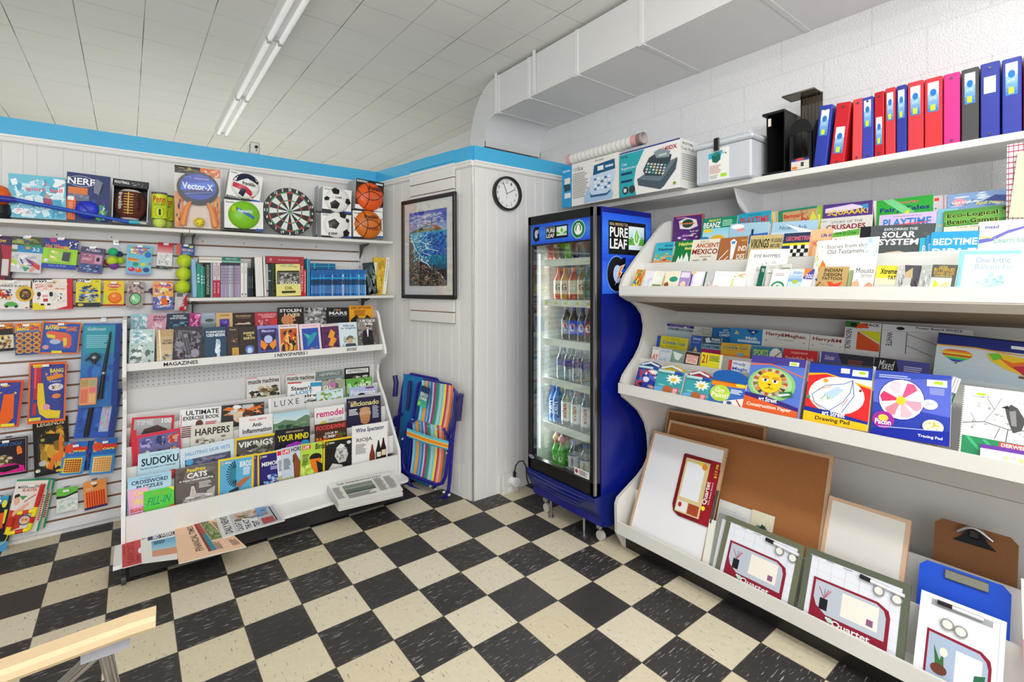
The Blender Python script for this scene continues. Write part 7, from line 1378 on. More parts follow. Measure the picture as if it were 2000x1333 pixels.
for i, (a, b, c, d) in enumerate(((1490, 643, 1582, 653), (1583, 653, 1650, 660))):
    U(N4, .0, a, b, c, d, 'e2e0da', ('left', 'right')[i] + ' one of two white royal wedding coloring books', [T('Harry&Meghan' if i == 0 else 'Harry&M', .08, .14, .84, .28, '8a2a1a'), ('i', 'Royal Wedding', .3, .5, .4, .12, '6a8a8a'), E(.1, .7, .02, .03, 'b05a5a'), E(.9, .62, .02, .03, 'b05a5a')])
U(N4, -.012, 1651, 627, 1722, 633, 'dcdcde', 'neon poster board pack with red and yellow triangles', [R(.02, .0, .4, .22, '2a7a2a'), E(.25, .12, .1, .08, '1a1a1a'), Pg('d8521e', .4, .05, .6, .02, .68, .2, .3, .24), T('PACK', .6, .03, .36, .1, '3a3a3c'), Pg('d8501c', .38, .34, 1, .75, 1, 1, .38, 1), Pg('d8d81e', .38, .30, 1, .30, 1, .7), ('T', 'NEON PACK', .06, .28, .16, .75, '2a2a2c', .01, 1), R(0, 0, .02, 1, 'b04a5a')], nm='poster_board_pack', t=.012, maxh=.42)
U(N4, -.012, 1724, 633, 1900, 646, 'dadadc', 'white poster board pack with black line triangles', [('T', 'Poster Board WHITE', .4, .02, .5, .07, '3a3a3c'), E(.22, .12, .05, .06, '1a1a1c'), R(.0, .22, 1, .006, '3a3a3a'), ('T', 'WHITE', .06, .28, .07, .5, '3a3a3c', .01, 1), Ln(.008, '3a3a3a', .3, .24, .3, 1), Ln(.008, '3a3a3a', .3, .3, .95, .85), Ln(.008, '3a3a3a', .7, .24, 1, .5), Ln(.008, '3a3a3a', .3, .7, .6, 1)], nm='poster_board_pack', t=.012, maxh=.42)
U(N3, 0, 1284, 656, 1291, 657, '2a5ab0', 'blue book edge behind the yellow craft scissors book', [])
U(N3, .005, 1292, 656, 1344, 662, 'd8cc2a', 'yellow paper craft book with blue wavy title, left end', [T('Crinkle Cut', .08, .3, .84, .25, '2a7a9a'), t_('CUT AND GLUE', .2, .12, .5, .08, '7a6a1a'), t_('fun activities', .2, .62, .5, .1, '7a6a1a')])
U(N3, 0, 1351, 655, 1372, 657, '2a5aa8', 'deep blue story book with a yellow star', [('i', 'Disney', .15, .1, .8, .2, 'f0f4f8'), Pg('e8c83a', .4, .75, .5, .6, .6, .75, .7, .9, .3, .9), t_('Princess', .2, .35, .6, .08, 'a8c8e8')])
U(N3, .005, 1373, 657, 1410, 660, '3a4a5a', 'slate coloured dinosaur shapes book with pink lower band', [Pg('c8d8e8', .15, .1, .35, .05, .45, .3, .2, .35), T('FUNNY', .5, .08, .45, .12, 'e8f0f4'), T('DINOSAURS', .42, .22, .55, .1, 'a8c8e0'), R(0, .42, 1, .26, '8ab0c8'), T('FUNFORMS', .04, .46, .92, .18, '1a1a2a'), R(0, .70, 1, .3, 'b01a5a')])
U(N3, .010, 1409, 670, 1465, 673, 'd8a82a', 'golden yellow paper craft book with blue wavy title', [T('Crinkle Cut', .08, .16, .84, .22, '2a7a8a'), t_('SIMPLE SCISSORS', .2, .05, .6, .06, '8a5a1a'), t_('Beginner Cutting', .2, .45, .6, .08, '8a6a1a'), R(0, .75, 1, .25, 'e87a2a'), E(.7, .7, .12, .1, '5ab0d8')])
U(N3, .0, 1469, 676, 1528, 680, '3a7a9a', 'teal sports stencil book with green title and a ball', [T('SPORTS', .06, .2, .5, .4, 'b8dc3a'), E(.8, .55, .2, .5, 'e8e4dc'), Ln(.03, '3a2a2a', .65, .8, .95, .3)])
U(N3, .005, 1531, 681, 1598, 687, 'c82830', 'red invisible ink book with white title', [t_('YES&KNOW', .22, .14, .5, .12, 'f0d0c8'), T('Invisible Ink', .08, .4, .84, .26, 'd8b8b0')], spine='a81a24')
U(N3, .0, 1602, 686, 1707, 698, '54509a', 'violet art pad with a dark slanted block, left one of two', [Pg('2a2a3a', .35, 0, 1, 0, 1, 1, .5, 1), ('i', 'Scholar', .1, .18, .2, .25, 'e8e8f4'), R(.0, 0, .03, 1, 'c8c8d8'), X(.55, .3, .3, .3, 3, '8a4a4a')], nm='art_pad')
U(N3, .0, 1709, 698, 1817, 710, '4a4a94', 'violet art pad with white brush script, right one of two', [Pg('22222c', 0, 0, .4, 0, .5, 1, 0, 1), ('i', 'Mixed', .08, .1, .3, .5, 'f0f0f0'), X(.55, .3, .35, .3, 3, 'b8b8e0')], nm='art_pad')
U(N3, .012, 1833, 650, 2040, 672, 'cfd8dc', 'large art pad with two colourful hot air balloons', [R(0, 0, 1, .27, '1c2a7a'), R(0, 0, 1, .03, '10101c'), Pg('e0a02a', 0, .27, .4, .25, 1, .32, 1, .35, .4, .28, 0, .30), G(0, .32, 1, .68, 'd4dce0', 'b8ccd8', 6), R(.72, .12, .2, .07, 'e8e8ee')] + [Pg(c, .22 - w0, y0, .22 + w0, y0, .22 + w1, y1, .22 - w1, y1) for y0, y1, w0, w1, c in ((.36, .39, .08, .13, 'e8502a'), (.39, .43, .13, .155, 'f0a02a'), (.43, .47, .155, .155, 'f0d83a'), (.47, .51, .155, .14, 'd8482a'), (.51, .55, .14, .115, '9ad03a'), (.55, .59, .115, .08, '3ac07a'), (.59, .64, .08, .03, '3a4ab0'))] + [R(.205, .65, .03, .03, '8a5a2a'), Pg('f0c82a', .5, .36, .6, .32, 1, .40, 1, .66, .86, .74, .7, .66, .56, .52), Pg('e8702a', .6, .4, .75, .5, .9, .42, 1, .5, 1, .66, .86, .72, .74, .6), Pg('6ac83a', .52, .36, .62, .33, .66, .42, .58, .5), Pg('c82a4a', .75, .58, .9, .52, 1, .6, .98, .68, .86, .74), R(.82, .76, .06, .05, '8a4a1a')], nm='art_pad', t=.015, maxh=.5)
# front small books of the middle deck
U(N2, 0, 1276, 677, 1290, 679, 'e8e4e0', 'tiny white alphabet booklet, leftmost small book of the middle deck', [t_('I LOVE', .1, .06, .7, .1, '3a3a3a'), T('AY', .1, .4, .8, .35, 'd85a2a')])
U(N2, .004, 1291, 680, 1312, 684, 'ccd4dc', 'tiny pale blue paint booklet, middle deck', [t_('GALLERY', .1, .08, .8, .12, '6a7a9a'), N(.1, .3, .8, .5, 'b8c8e0 e8e0f0 8aa8c8', 16, 3)])
U(N2, .0, 1313, 683, 1338, 687, '7a9a8a', 'tiny green booklet with a pale swirl, middle deck', [Pg('e0e8e0', .1, .1, .9, .2, .6, .6, .3, .5), N(.2, .5, .6, .4, 'd8a08a a8c8b8', 12, 3)])
U(N2, .004, 1340, 687, 1368, 692, '4a2a1a', 'tiny brown booklet with a white and red title, middle deck', [R(.1, .15, .8, .5, 'f0d8c8'), T('GHOSTS', .14, .18, .72, .18, 'd8404a'), T('TATTOO', .18, .4, .64, .16, 'd8404a')])
U(N2, .010, 1371, 688, 1412, 694, 'e8dc2a', 'small yellow puzzle booklet with red number twenty one', [T('21', .06, .1, .26, .45, 'c8302a'), X(.4, .12, .55, .3, 4, '4a7a3a'), E(.45, .85, .12, .1, '3a6ab0'), R(.9, 0, .1, 1, 'f4f0d8')])
U(N2, .004, 1424, 703, 1466, 708, 'e8eef2', 'small white and red magic drawing book behind the lion paper pack', [R(0, 0, .16, 1, 'd83a3a'), T('Wooly', .2, .1, .6, .22, '3a5ab0'), T('Magic', .2, .38, .7, .26, '3a6ac8')])
# carry-case coloring packs
def case_pack(off, x0, y0, x1, y1, bx, by, label, hnd, ops, base):
    m, w, h = frame(N1, off, (x0, y0), (x1, y1), (bx, by))
    t = thing('coloring_pack', label, 'coloring pack', mtx=m)
    mb = MB(); card(mb, w, h * .80, .022, base, ops, spine='2a4a8a'); build('pack_body', mb, t)
    mb = MB(); pts = [(w * (.5 - .47 * cos(a)), h * (.78 + .21 * sin(a))) for a in [pi * i / 10 for i in range(11)]]
    mb.prism(pts, .002, .020, hnd, 'plastic'); mb.tube([(w * .14, -.001, h * .84), (w * .5, -.004, h * .94), (w * .86, -.001, h * .84)], .006, 'dfe4ea', 'plastic', 8); build('carry_handle', mb, t)
    mb = MB(); mb.bbox((w * .04, -.010, h * .70), (w * .66, -.0005, h * .79), 'b8dce0', 'plastic', .003); mb.bbox((w * .66, -.010, h * .70), (w * .96, -.0005, h * .79), '1f4fb8', 'plastic', .003); build('marker', mb, t)
CARS = [N(0, .14, 1, .86, '2a3a8a c83a3a 4a6ac8 e8e0e8 6a5a9a', 60, 3, .16), Pg('c8242a', .05, .2, .5, .15, .6, .3, .1, .35), Pg('2a3a9a', .02, .6, .5, .5, .9, .7, .8, .95, .1, .9), E(.25, .85, .08, .08, '222'), E(.75, .92, .08, .07, 'e8a080'), star('f4f4f4', .72, .22, .24, .14)]
DOGS = [R(0, .14, 1, .86, '3fa0a8'), N(0, .5, 1, .5, '5ac0b8 8ad0c8', 14, 3), star('f2f0e8', .66, .32, .32, .22), Pg('e8c82a', .55, .3, .75, .28, .7, .42, .56, .4), Pg('6ab0e0', .0, .75, .3, .68, .35, 1, 0, 1), E(.5, .78, .17, .16, 'b8663a'), R(.68, .66, .22, .3, 'd8485a'), X(.7, .7, .18, .2, 4, 'f4e0e0')]
case_pack(.0, 1251, 703, 1296, 709.5, 1245, 755, 'race car coloring pack with blue handle, leftmost on the middle deck', '1f3f8a', CARS, '2a3a8a')
case_pack(.012, 1289, 709, 1341, 717, 1282, 768, 'teal coloring pack with yellow case beside the race car pack', 'c8a82a', DOGS, '3a9aa8')
case_pack(.012, 1344, 721, 1394, 728.5, 1334, 780, 'teal coloring pack with red case left of the paint set', 'b02a3a', DOGS, '3a9aa8')
m, w, h = frame(N1, .016, (1397, 718), (1463, 728), (1391, 786))
t = thing('paint_set', 'orange and blue paint set with a dark blue rounded top, middle deck', 'paint set', mtx=m)
mb = MB(); card(mb, w, h * .66, .02, 'f0881e', [Pg('3a6ac0', 0, .25, 1, .2, 1, 1, 0, 1), E(.3, .55, .3, .35, 'b8d84a'), T('Go', .14, .32, .28, .2, 'f8f0d0'), T('Paint!', .06, .52, .5, .22, 'f8f0d0'), X(.6, .3, .35, .2, 4, 'e8f0f8'), Pg('f0e8e0', .45, .85, 1, .6, 1, 1, .45, 1), E(.62, .88, .08, .07, '3a5a8a'), E(.85, .1, .14, .08, 'f0e04a'), Ln(.03, 'c8302a', .8, .7, .95, .95)]); build('carton', mb, t)
mb = MB(); mb.prism([(w * .02, h * .64)] + [(w * (.5 - .5 * cos(a)), h * (.78 + .2 * sin(a))) for a in [pi * i / 12 for i in range(13)]] + [(w * .98, h * .64)], -.006, .018, '1a5aa8', 'plastic'); build('lid', mb, t)
LION = [R(0, 0, 1, .14, '4a3f94'), Pg('e8703a', 0, .16, .4, .13, 1, .30, 1, .32, .4, .15, 0, .19), R(.72, .06, .17, .07, 'f4f4f4'), R(.75, .075, .1, .04, 'b8e02a'), E(.45, .50, .44, .30, '8ac87a'), E(.45, .50, .38, .27, 'a8d89a')] + \
    [Pg(('c8502a', 'e8b0a0', '5a3a2a', 'e87a4a', 'd8a08a', '8a6a4a', 'f4c8b0')[i % 7], .43 + .19 * cos(a), .47 + .15 * sin(a), .43 + .32 * cos(a - .12), .47 + .24 * sin(a - .12), .43 + .32 * cos(a + .12), .47 + .24 * sin(a + .12)) for i, a in enumerate([2 * pi * k / 26 for k in range(26)])] + \
    [E(.43, .47, .22, .19, 'f0cc1e'), E(.34, .42, .065, .055, 'f4f4f0'), E(.53, .43, .065, .055, 'f4f4f0'), Pg('d89a2a', .27, .41, .41, .42, .40, .365, .28, .365), Pg('d89a2a', .46, .42, .60, .43, .59, .37, .47, .37), E(.345, .44, .025, .025, '2a2020'), E(.525, .445, .025, .025, '2a2020'), Pg('3a2418', .40, .50, .47, .50, .435, .535), Ln(.008, '3a2418', *arc(.385, .545, .05, .04, 0, 130, 6)), Ln(.008, '3a2418', *arc(.485, .545, .05, .04, 50, 180, 6)),
     Pg('2a7a3a', .62, .62, .85, .58, .88, .66, .7, .70), Pg('d8d8e8', .6, .66, .8, .62, .84, .64, .64, .7), Pg('3a2a7a', 0, .70, .4, .72, 1, .84, 1, .9, .4, .82, 0, .76), T('art Street', .28, .74, .34, .08, 'f0f0f4'), Pg('e0602a', 0, .76, .4, .82, 1, .9, 1, 1, 0, 1), T('Construction Paper', .07, .87, .82, .08, 'f4ece4')]
U(N1, .010, 1470, 693, 1575, 704, '5a7ad0', 'construction paper pack with a paper lion face', LION, nm='paper_pack', t=.022, spine='3a3a8a', edge='c8c0d8', BL=(1459, 799))
U(N1, -.016, 1575, 705, 1582, 706, '8a90b8', 'second paper pack edge behind the lion paper pack', [], nm='paper_pack')
PAD = [R(0, 0, 1, .22, '1f3fb0'), R(0, 0, 1, .03, '2a3440'), Pg('f0b81e', 0, .20, .3, .17, 1, .33, 1, .36, .3, .19, 0, .24), Pg('e02a2a', 0, .24, .3, .19, 1, .36, 1, .86, .5, .8, 0, .82), E(.48, .52, .44, .30, 'f6efe6'), R(.52, .07, .14, .08, 'e8e8ee'), R(.7, .08, .24, .1, 'f0f0ee'), R(.8, .10, .1, .04, 'b8e02a')] + \
    [Ln(.012, '3a78c8', .10, .55, .30, .38, .60, .32, .72, .25, .70, .45, .60, .62, .40, .78, .16, .68, .10, .55), Ln(.012, '3a78c8', .72, .25, .76, .5, .6, .78), Ln(.01, '3aa86a', .25, .62, .34, .5, .36, .6, .46, .5), Ln(.01, 'e87a4a', .2, .45, .4, .38), Ln(.01, 'e87a4a', .6, .68, .68, .55), Ln(.012, 'e89a5a', .12, .66, .28, .76), Pg('b8d4ec', .28, .52, .5, .38, .6, .42, .44, .58), E(.3, .3, .04, .03, 'f0a02a'), E(.85, .4, .02, .02, '444'), E(.05, .6, .03, .03, '2a9a7a')] + \
    [Pg('1f2f8a', 0, .76, .4, .78, 1, .86, 1, .90, .4, .86, 0, .84), T('art Street', .30, .78, .36, .08, 'f0f0f4'), Pg('f0c01e', 0, .83, .4, .86, 1, .90, 1, 1, 0, 1), T('Drawing Pad', .2, .89, .54, .08, '3a2a1a')]
U(N1, .010, 1583, 706, 1706, 717, 'f0e8e0', 'red and blue drawing pad with a child rocket drawing', PAD, nm='drawing_pad', t=.012, spine='2a4ac0', BL=(1571, 822))
FLW = [G(0, 0, 1, 1, '3a52c0', '2436a0', 8), Pg('5a6ad0', 0, .15, 1, .05, 1, .6, 0, .5), R(.70, .08, .25, .1, 'eef0f0'), R(.79, .10, .11, .045, 'b8e02a'), X(.06, .06, .5, .06, 2, 'b8c4f0'), R(.74, .2, .18, .1, '8a94d8'), E(.38, .42, .31, .31, '1f2f9a'), E(.38, .42, .30, .30, 'f4f0f0')] + \
    [Pg(c, .38, .43, .38 + .26 * cos(a - .32), .42 + .26 * sin(a - .32), .38 + .29 * cos(a), .42 + .29 * sin(a), .38 + .26 * cos(a + .32), .42 + .26 * sin(a + .32)) for a, c in zip([radians(k) for k in (20, 70, 125, 185, 245, 305)], ('f0a0b8', 'f4b8c4', 'e8889a', 'd83a6a', 'f0d0dc', 'e05a8a'))] + [E(.38, .44, .065, .065, 'e8cc2a'), E(.75, .45, .10, .075, 'f0f0f2'), X(.69, .42, .12, .05, 4, 'b0b0b8'), E(.80, .76, .14, .11, '1f2f9a'), E(.80, .76, .13, .10, 'e8e4c8'), N(.72, .68, .16, .14, 'd8c83a b8b83a e8e8e0', 20, 3),
     E(.16, .76, .15, .13, 'a02a9a'), E(.16, .73, .07, .05, 'e8d04a'), T('Pacon', .05, .75, .22, .08, 'f4f0f4'), Pg('1428a0', 0, .92, .4, .86, 1, .8, 1, 1, 0, 1), Pg('a8b4e8', .1, .86, .9, .8, .9, .81, .1, .875), T('Tracing Pad', .62, .89, .3, .05, 'e8ecf8')]
U(N1, .010, 1710, 723, 1859, 735, '2a44b8', 'blue tracing pad with a large pink flower', FLW, nm='tracing_pad', t=.008, spine='1f2f8a', BL=(1700, 848))
for i, (x, c) in enumerate(((1861, '2aa08a'), (1866.5, '4a4a8a'), (1871.5, '1f6a4a'))):
    U(N1, .004 - .003 * i, x + 1.5, 736 + i * 2, x + 5.5, 737 + i * 2, c, ('first', 'second', 'third')[i] + ' upright pad edge right of the flower tracing pad', [R(0, .8, 1, .2, 'c8942a'), R(0, 0, 1, .2, 'e8e8f0')], nm='pad_edge', cat='art pad')
U(N1, .014, 1883, 753, 2040, 772, 'eeeeec', 'spiral sketch pad with a black ink bird and green foot', [N(.1, .1, .9, .55, 'c0c0be d4d4d2 a8a8a8', 50, 3, .05), Ln(.012, '3a3a3a', .02, .56, .3, .50, .6, .56, 1, .52), Ln(.006, '4a4a4a', .3, .5, .42, .3, .5, .12), Ln(.006, '4a4a4a', .42, .3, .32, .15), Ln(.006, '4a4a4a', .2, .53, .12, .4), Pg('4a4a4a', .55, .27, .62, .2, .70, .24, .8, .4, .76, .55, .66, .6, .58, .4), Pg('8a8a8a', .6, .3, .68, .28, .7, .5, .64, .5), Pg('1a1a1a', .5, .26, .58, .22, .6, .27), Ln(.01, '3a3a3a', .6, .56, .58, .75), Ln(.008, '3a3a3a', .5, .56, .44, .72),
   R(.03, .74, .97, .26, '2a8a5a'), Pg('4ab07a', .06, .74, .12, .74, .3, .92, .24, .92), Pg('4ab07a', .28, .76, .34, .76, .5, .9, .44, .9), R(.5, .75, .42, .08, 'e0484a'), T('DERWENT', .53, .765, .36, .05, 'f4f0f0'), T('ACADEMY', .55, .85, .26, .045, 'd8e8dc'), R(.12, .08, .2, .06, 'f4f4f4'), R(.18, .09, .12, .035, 'b8e02a')] + [E(.012, .03 + .034 * i, .01, .006, '3a3a3a') for i in range(28)], nm='sketch_pad', BL=(1878, 884), maxh=.5)
U(N1, .028, 1915, 867, 2005, 882, 'ece8ec', 'watercolor pad with a purple top strip and faint flowers, lowest front', [R(0, 0, 1, .18, '6a3aa0'), N(.4, .3, .6, .7, 'e8a8a0 c8d88a d8c0e0 f0d8b8', 30, 3)], nm='watercolor_pad', maxh=.1)
U(N1, -.02, 1705, 716, 1711, 717, 'e0e2ee', 'thin white pad edge between the rocket and flower pads', [], nm='pad_edge', cat='art pad')

# ------------------------------------------------------------------ boards on the bottom deck
B1 = Pl((2.072, 0, .1155), AR_, 27); B2 = Pl((2.218, 0, .2045), AR_, 24); B3 = Pl((2.372, 0, .3085), AR_, 19)
def board(pl, off, TL, TR, label, frame_c, face_c, face_m, fw=.012, BL=None, nm='whiteboard', maxh=1.0, t=.014, art=None, extra=None, bf=True, fm='wood', plane_t=None):
    m, w, h = frame(pl, off, TL, TR, BL, t=t)
    if h > maxh: m = m @ Matrix.Translation((0, 0, h - maxh)); h = maxh
    o = thing(nm, label, nm.replace('_', ' '), mtx=m)
    mb = MB(); mb.box((fw * .5, .002, fw * .5), (w - fw * .5, t - .001, h - fw * .5), face_c, face_m)
    if art: Art(mb, w, h, .002).run(art)
    build('panel', mb, o)
    mb = MB()
    for a, b in (((0, 0, 0), (fw, t, h)), ((w - fw, 0, 0), (w, t, h)), ((fw, 0, h - fw), (w - fw, t, h))) + ((((fw, 0, 0), (w - fw, t, fw)),) if bf else ()): mb.box(a, b, frame_c, fm)
    build('frame', mb, o)
    if extra: extra(o, w, h)
    return o
def card1(o, w, h):
    mb = MB(); mb.M = Matrix.Translation((w * .50, -.004, h * .30)); cw, ch = w * .47, h * .56
    pts = [(.0, .03), (.02, 0), (.75, 0), (.93, .04), (1, .12), (1, 1), (.22, 1), (.06, .95), (0, .85)]
    A_ = Art(mb, cw, ch, 0); A_.run([('p', pts, '7a1220'), R(.09, .06, .66, .88, 'd8c890'), R(.14, .12, .5, .58, 'eceef4'), E(.62, .14, .07, .05, 'f08a2a'), E(.52, .10, .05, .04, 'e8dc2a'), R(.12, .76, .28, .16, 'e8e4e4'), R(.42, .76, .28, .16, 'a8442a'), E(.2, .82, .05, .04, 'b02a2a'), R(.75, .0, .25, 1, '9a1526'), ('T', 'Quartet', .74, .34, .13, .36, 'f4eeee', .02, -1), ('T', 'Dry-Erase Board', .885, .34, .05, .34, 'e8d8d8', .01, -1), ('T', '$17.98', .90, .04, .07, .22, 'e8e02a', .01, -1), E(.80, .76, .05, .035, 'f0e02a')])
    mb.add([(a * cw, .0035, (1 - b) * ch) for a, b in pts], [tuple(range(len(pts)))], '7a1220', 'print'); build('label_card', mb, o)
    mb = MB(); mb.tube([(w * .995, -.004, h * .34), (w * .995, -.004, h * .62)], .006, '3a3a3c', 'plastic', 8); build('marker', mb, o)
board(B1, .004, (1277, 841), (1421, 877), 'wood framed whiteboard with a dark red label card, left end of the bottom deck', 'caa27c', 'e9e9ec', 'plastic', .013, extra=card1)
board(B2, .0, (1308, 820), (1628, 892), 'large wood framed cork board behind the whiteboards', 'd0ac84', 'a86c3c', 'cork', .014, nm='cork_board')
board(B3, .016, (1304, 800), (1497, 832), 'rear cork board, its top hidden by the middle deck', 'c09468', '8f5c34', 'cork', .012, nm='cork_board')
board(B2, .018, (1620, 968), (1780, 1018), 'shrink wrapped light wood framed whiteboard beside the cork board', 'd8b494', 'e6e2dc', 'plastic', .014)
def quartet(txt, pos):
    px_, py_, s = pos
    L_ = [R(0, 0, 1, 1, 'e2e5ee')] + [R(.02, .14 + .12 * i, .96, .003, 'c0c8d8') for i in range(7)] + [R(.14 * i, .1, .003, .9, 'ccd2e0') for i in range(1, 7)] + [X(.05 + .17 * i, .08 + .01 * i, .1, .02, 1, 'a8b0c0') for i in range(5)]
    L_ += [Pg('8a1a30', .12, .36, .74, .36, .84, .42, .86, .50, .86, 1.0, .12, 1.0, .12, .6), Pg('b8c0cc', .145, .39, .73, .39, .80, .44, .825, .52, .825, .80, .28, .80, .18, .72, .145, .62), R(.42, .43, .34, .30, 'ece6dc'), R(.66, .62, .06, .08, '8a5a80'), R(.21, .60, .08, .15, '1a1c24')] + [Ln(.008, c, .25, .6, x, .47) for c, x in (('c84a5a', .19), ('4a9ab0', .25), ('c84a5a', .31), ('c84a5a', .285))] + [E(.33, .845, .03, .03, 'b8e0d0'), E(.30, .83, .015, .015, 'd8f0e8'), T('Quartet', .35, .82, .36, .09, 'f2eef0')] + ([T(txt, .22, .93, .58, .035, 'f0e8ea')] if txt else [])
    return L_
def magn(col):
    def f(o, w, h):
        for u, v in (((.74, .22), (.90, .24)) if col else ((.36, .28), (.52, .30))):
            mb = MB(); mb.tube([(u * w, .0015, (1 - v) * h), (u * w, -.008, (1 - v) * h)], .017, 'b8b8b4', 'metal', 20); mb.tube([(u * w, -.008, (1 - v) * h), (u * w, -.009, (1 - v) * h)], .013, 'e4e2dc', 'plastic', 18); build('magnet', mb, o)
        mb = MB(); z0 = h * .93 if not col else h * .875
        if col: mb.tube([(w * .56, -.007, z0), (w * .66, -.007, z0 - .003)], .008, '1c1c1e', 'plastic', 10); mb.tube([(w * .66, -.007, z0 - .003), (w * .96, -.007, z0 - .010)], .0065, 'e8e8ec', 'plastic', 10)
        else: mb.tube([(w * .22, -.007, z0), (w * .40, -.007, z0)], .007, '1c1c1e', 'plastic', 10); mb.tube([(w * .40, -.007, z0), (w * .76, -.007, z0)], .006, 'e8e8ec', 'plastic', 10)
        build('marker', mb, o)
    return f
board(B1, .004, (1405, 1002), (1440, 1015), 'grey framed calendar board behind the left magnetic calendar', '8a8c86', 'dfe2ea', 'plastic', .02, nm='calendar_board', fm='plastic', t=.008)
board(B1, .016, (1421, 1007), (1572, 1067), 'left magnetic calendar board with an olive frame and dark red label', '6a6c54', 'e2e5ee', 'plastic', .022, nm='calendar_board', fm='plastic', art=quartet('', (0, 0, 1)), extra=magn(1), t=.010)
board(B1, .016, (1577, 1068), (1780, 1144), 'right magnetic calendar board with a navy topped olive frame', '5c6452', 'e2e5ee', 'plastic', .022, nm='calendar_board', fm='plastic', art=quartet('Magnetic Dry-Erase Calendar', (0, 0, 1)), extra=magn(1), t=.010)
WBA = [R(0, 0, 1, 1, 'e6e8ec'), R(.14, .055, .72, .07, 'a4a8ac'), Pg('8a1a30', .12, .40, .76, .42, .86, .48, .88, .55, .88, 1, .12, 1), Pg('a8b8d0', .15, .43, .74, .45, .82, .51, .845, .58, .845, 1, .15, 1), R(.48, .52, .3, .4, 'e8ecec'), Pg('2a6a4a', .7, .7, .82, .66, .8, .9, .68, .9), Pg('3a6a3a', .22, .55, .3, .7, .34, .6, .36, .8, .26, .8), E(.34, .6, .05, .05, 'e8e8d8'), E(.30, .80, .1, .06, '6a3a2a'), T('Quartet', .3, .88, .4, .08, 'f2eef0')]
board(B1, .016, (1800, 1152), (1966, 1216), 'white framed magnetic board with two round magnets at the lower right', 'f0f0f0', 'e6e8ec', 'plastic', .012, fm='plastic', art=WBA, extra=magn(0), t=.012)
put('note_pad', 'white lined note pad tucked between the calendar boards and the cork board', 'note pad', B2, .008, (1406, 975), (1472, 998), t=.006, base='e8e8e4', ops=[X(.05, .2, .9, .7, 12, 'd0d4dc')])
put('sketch_book', 'cream sketch book with a dark ink drawing beside the lined pad', 'sketch book', B2, .014, (1470, 995), (1513, 1010), t=.008, base='e4dfc4', ops=[N(.2, .25, .6, .5, '3a4a4a 6a7a74 2a3434 8a9a90', 40, 3, .18)])
put('white_board', 'narrow plain white board leaning right of the wood framed whiteboard', 'board', B1, .012, (1386, 1014), (1398, 1018), t=.01, base='e4e2d8', ops=[])
def clipb(mb, w, h, t):
    r = .02
    pts = [(r, 0), (w - r, 0), (w, r), (w, h - r), (w - r, h), (r, h), (0, h - r), (0, r)]
    mb.prism(pts, 0, t, CLC, CLM)
CLC, CLM = '8a5c3a', 'cork'
o = put('clipboard', 'brown hardboard clipboard with a silver butterfly clip', 'clipboard', B3, .004, (1827, 1009), (1990, 1055), t=.004, fn=clipb, maxh=.33)
m, w, h = frame(B3, .004, (1827, 1009), (1990, 1055)); h = min(h, .33)
mb = MB(); mb.prism([(w * .24, h - .062), (w * .76, h - .062), (w * .66, h - .042), (w * .6, h - .02), (w * .4, h - .02), (w * .34, h - .042)], -.006, -.001, '2a2a2c', 'metal')
mb.tube([(w * .30, -.012, h - .03), (w * .42, -.022, h - .008), (w * .5, -.024, h - .002), (w * .58, -.022, h - .008), (w * .72, -.012, h - .03)], .006, 'c8c8ca', 'metal', 8); mb.bbox((w * .44, -.026, h - .04), (w * .56, -.004, h - .01), '3a3a3c', 'metal'); build('clip', mb, o)
CLC, CLM = '1a55d8', 'plastic'
o = put('clipboard', 'shiny blue plastic clipboard with a flat silver clip', 'clipboard', B2, .008, (1797, 1090), (1976, 1150), t=.006, fn=clipb, maxh=.33)
m, w, h = frame(B2, .008, (1797, 1090), (1976, 1150)); h = min(h, .33)
mb = MB(); mb.bbox((w * .30, -.012, h - .04), (w * .78, -.001, h - .008), 'a8a89c', 'metal', .003); build('clip', mb, o)
mb = MB(); mb.box((0.02, -.002, .03), (w - .03, -.0005, h * .42), 'e8e8ea', 'matte'); build('insert_sheet', mb, o)
put('pink_board', 'pink and white panel cut off at the lower right picture edge', 'board', B1, .012, (1994, 1130), (2030, 1140), t=.01, base='d88a94', ops=[R(0, 0, 1, .42, 'f0eae4')])
# ------------------------------------------------------------------ goods on the wall shelf over the unit
ZS = 1.9645
WS = Pl((2.45, 0, ZS), AR_, 0)
def on_s(px, py, x): return onX(px, py, x)
def box_x(nm, label, cat, x, TL, TR, BLy, dep, base, ops, side=None, sops=None, top='eee', spine=None):
    """carton whose printed front faces the aisle at distance x"""
    a = onX(TL[0], TL[1], x); b = onX(TR[0], TR[1], x); z0 = ZS
    w = a.y - b.y; h = (a.z + b.z) / 2 - z0
    t = thing(nm, label, cat, (x, a.y, z0))
    mb = MB(); R_ = Matrix(((0, 1, 0, 0), (-1, 0, 0, 0), (0, 0, 1, 0), (0, 0, 0, 1)))
    mb.M = R_
    mb.box((0, 0, 0), (w, dep, h), base, 'print', {'t': top, 'l': spine or base, 'r': side or base, 'b': 'c8c8c6'})
    Art(mb, w, h, 0).run(ops)
    if sops: Art(mb, dep, h, 0, 'print', P=lambda u, v, o: (w + o, u * dep, (1 - v) * h)).run(sops)
    build('carton', mb, t); return t, w, h
REG = lambda k, c1, c2: [Pg(c1, .38, .66, .66, .60, .98, .72, .98, .98, .50, 1, .38, .92), Pg(c2, .46, .22, .70, .18, .84, .30, .80, .62, .72, .70, .44, .66, .42, .5)]
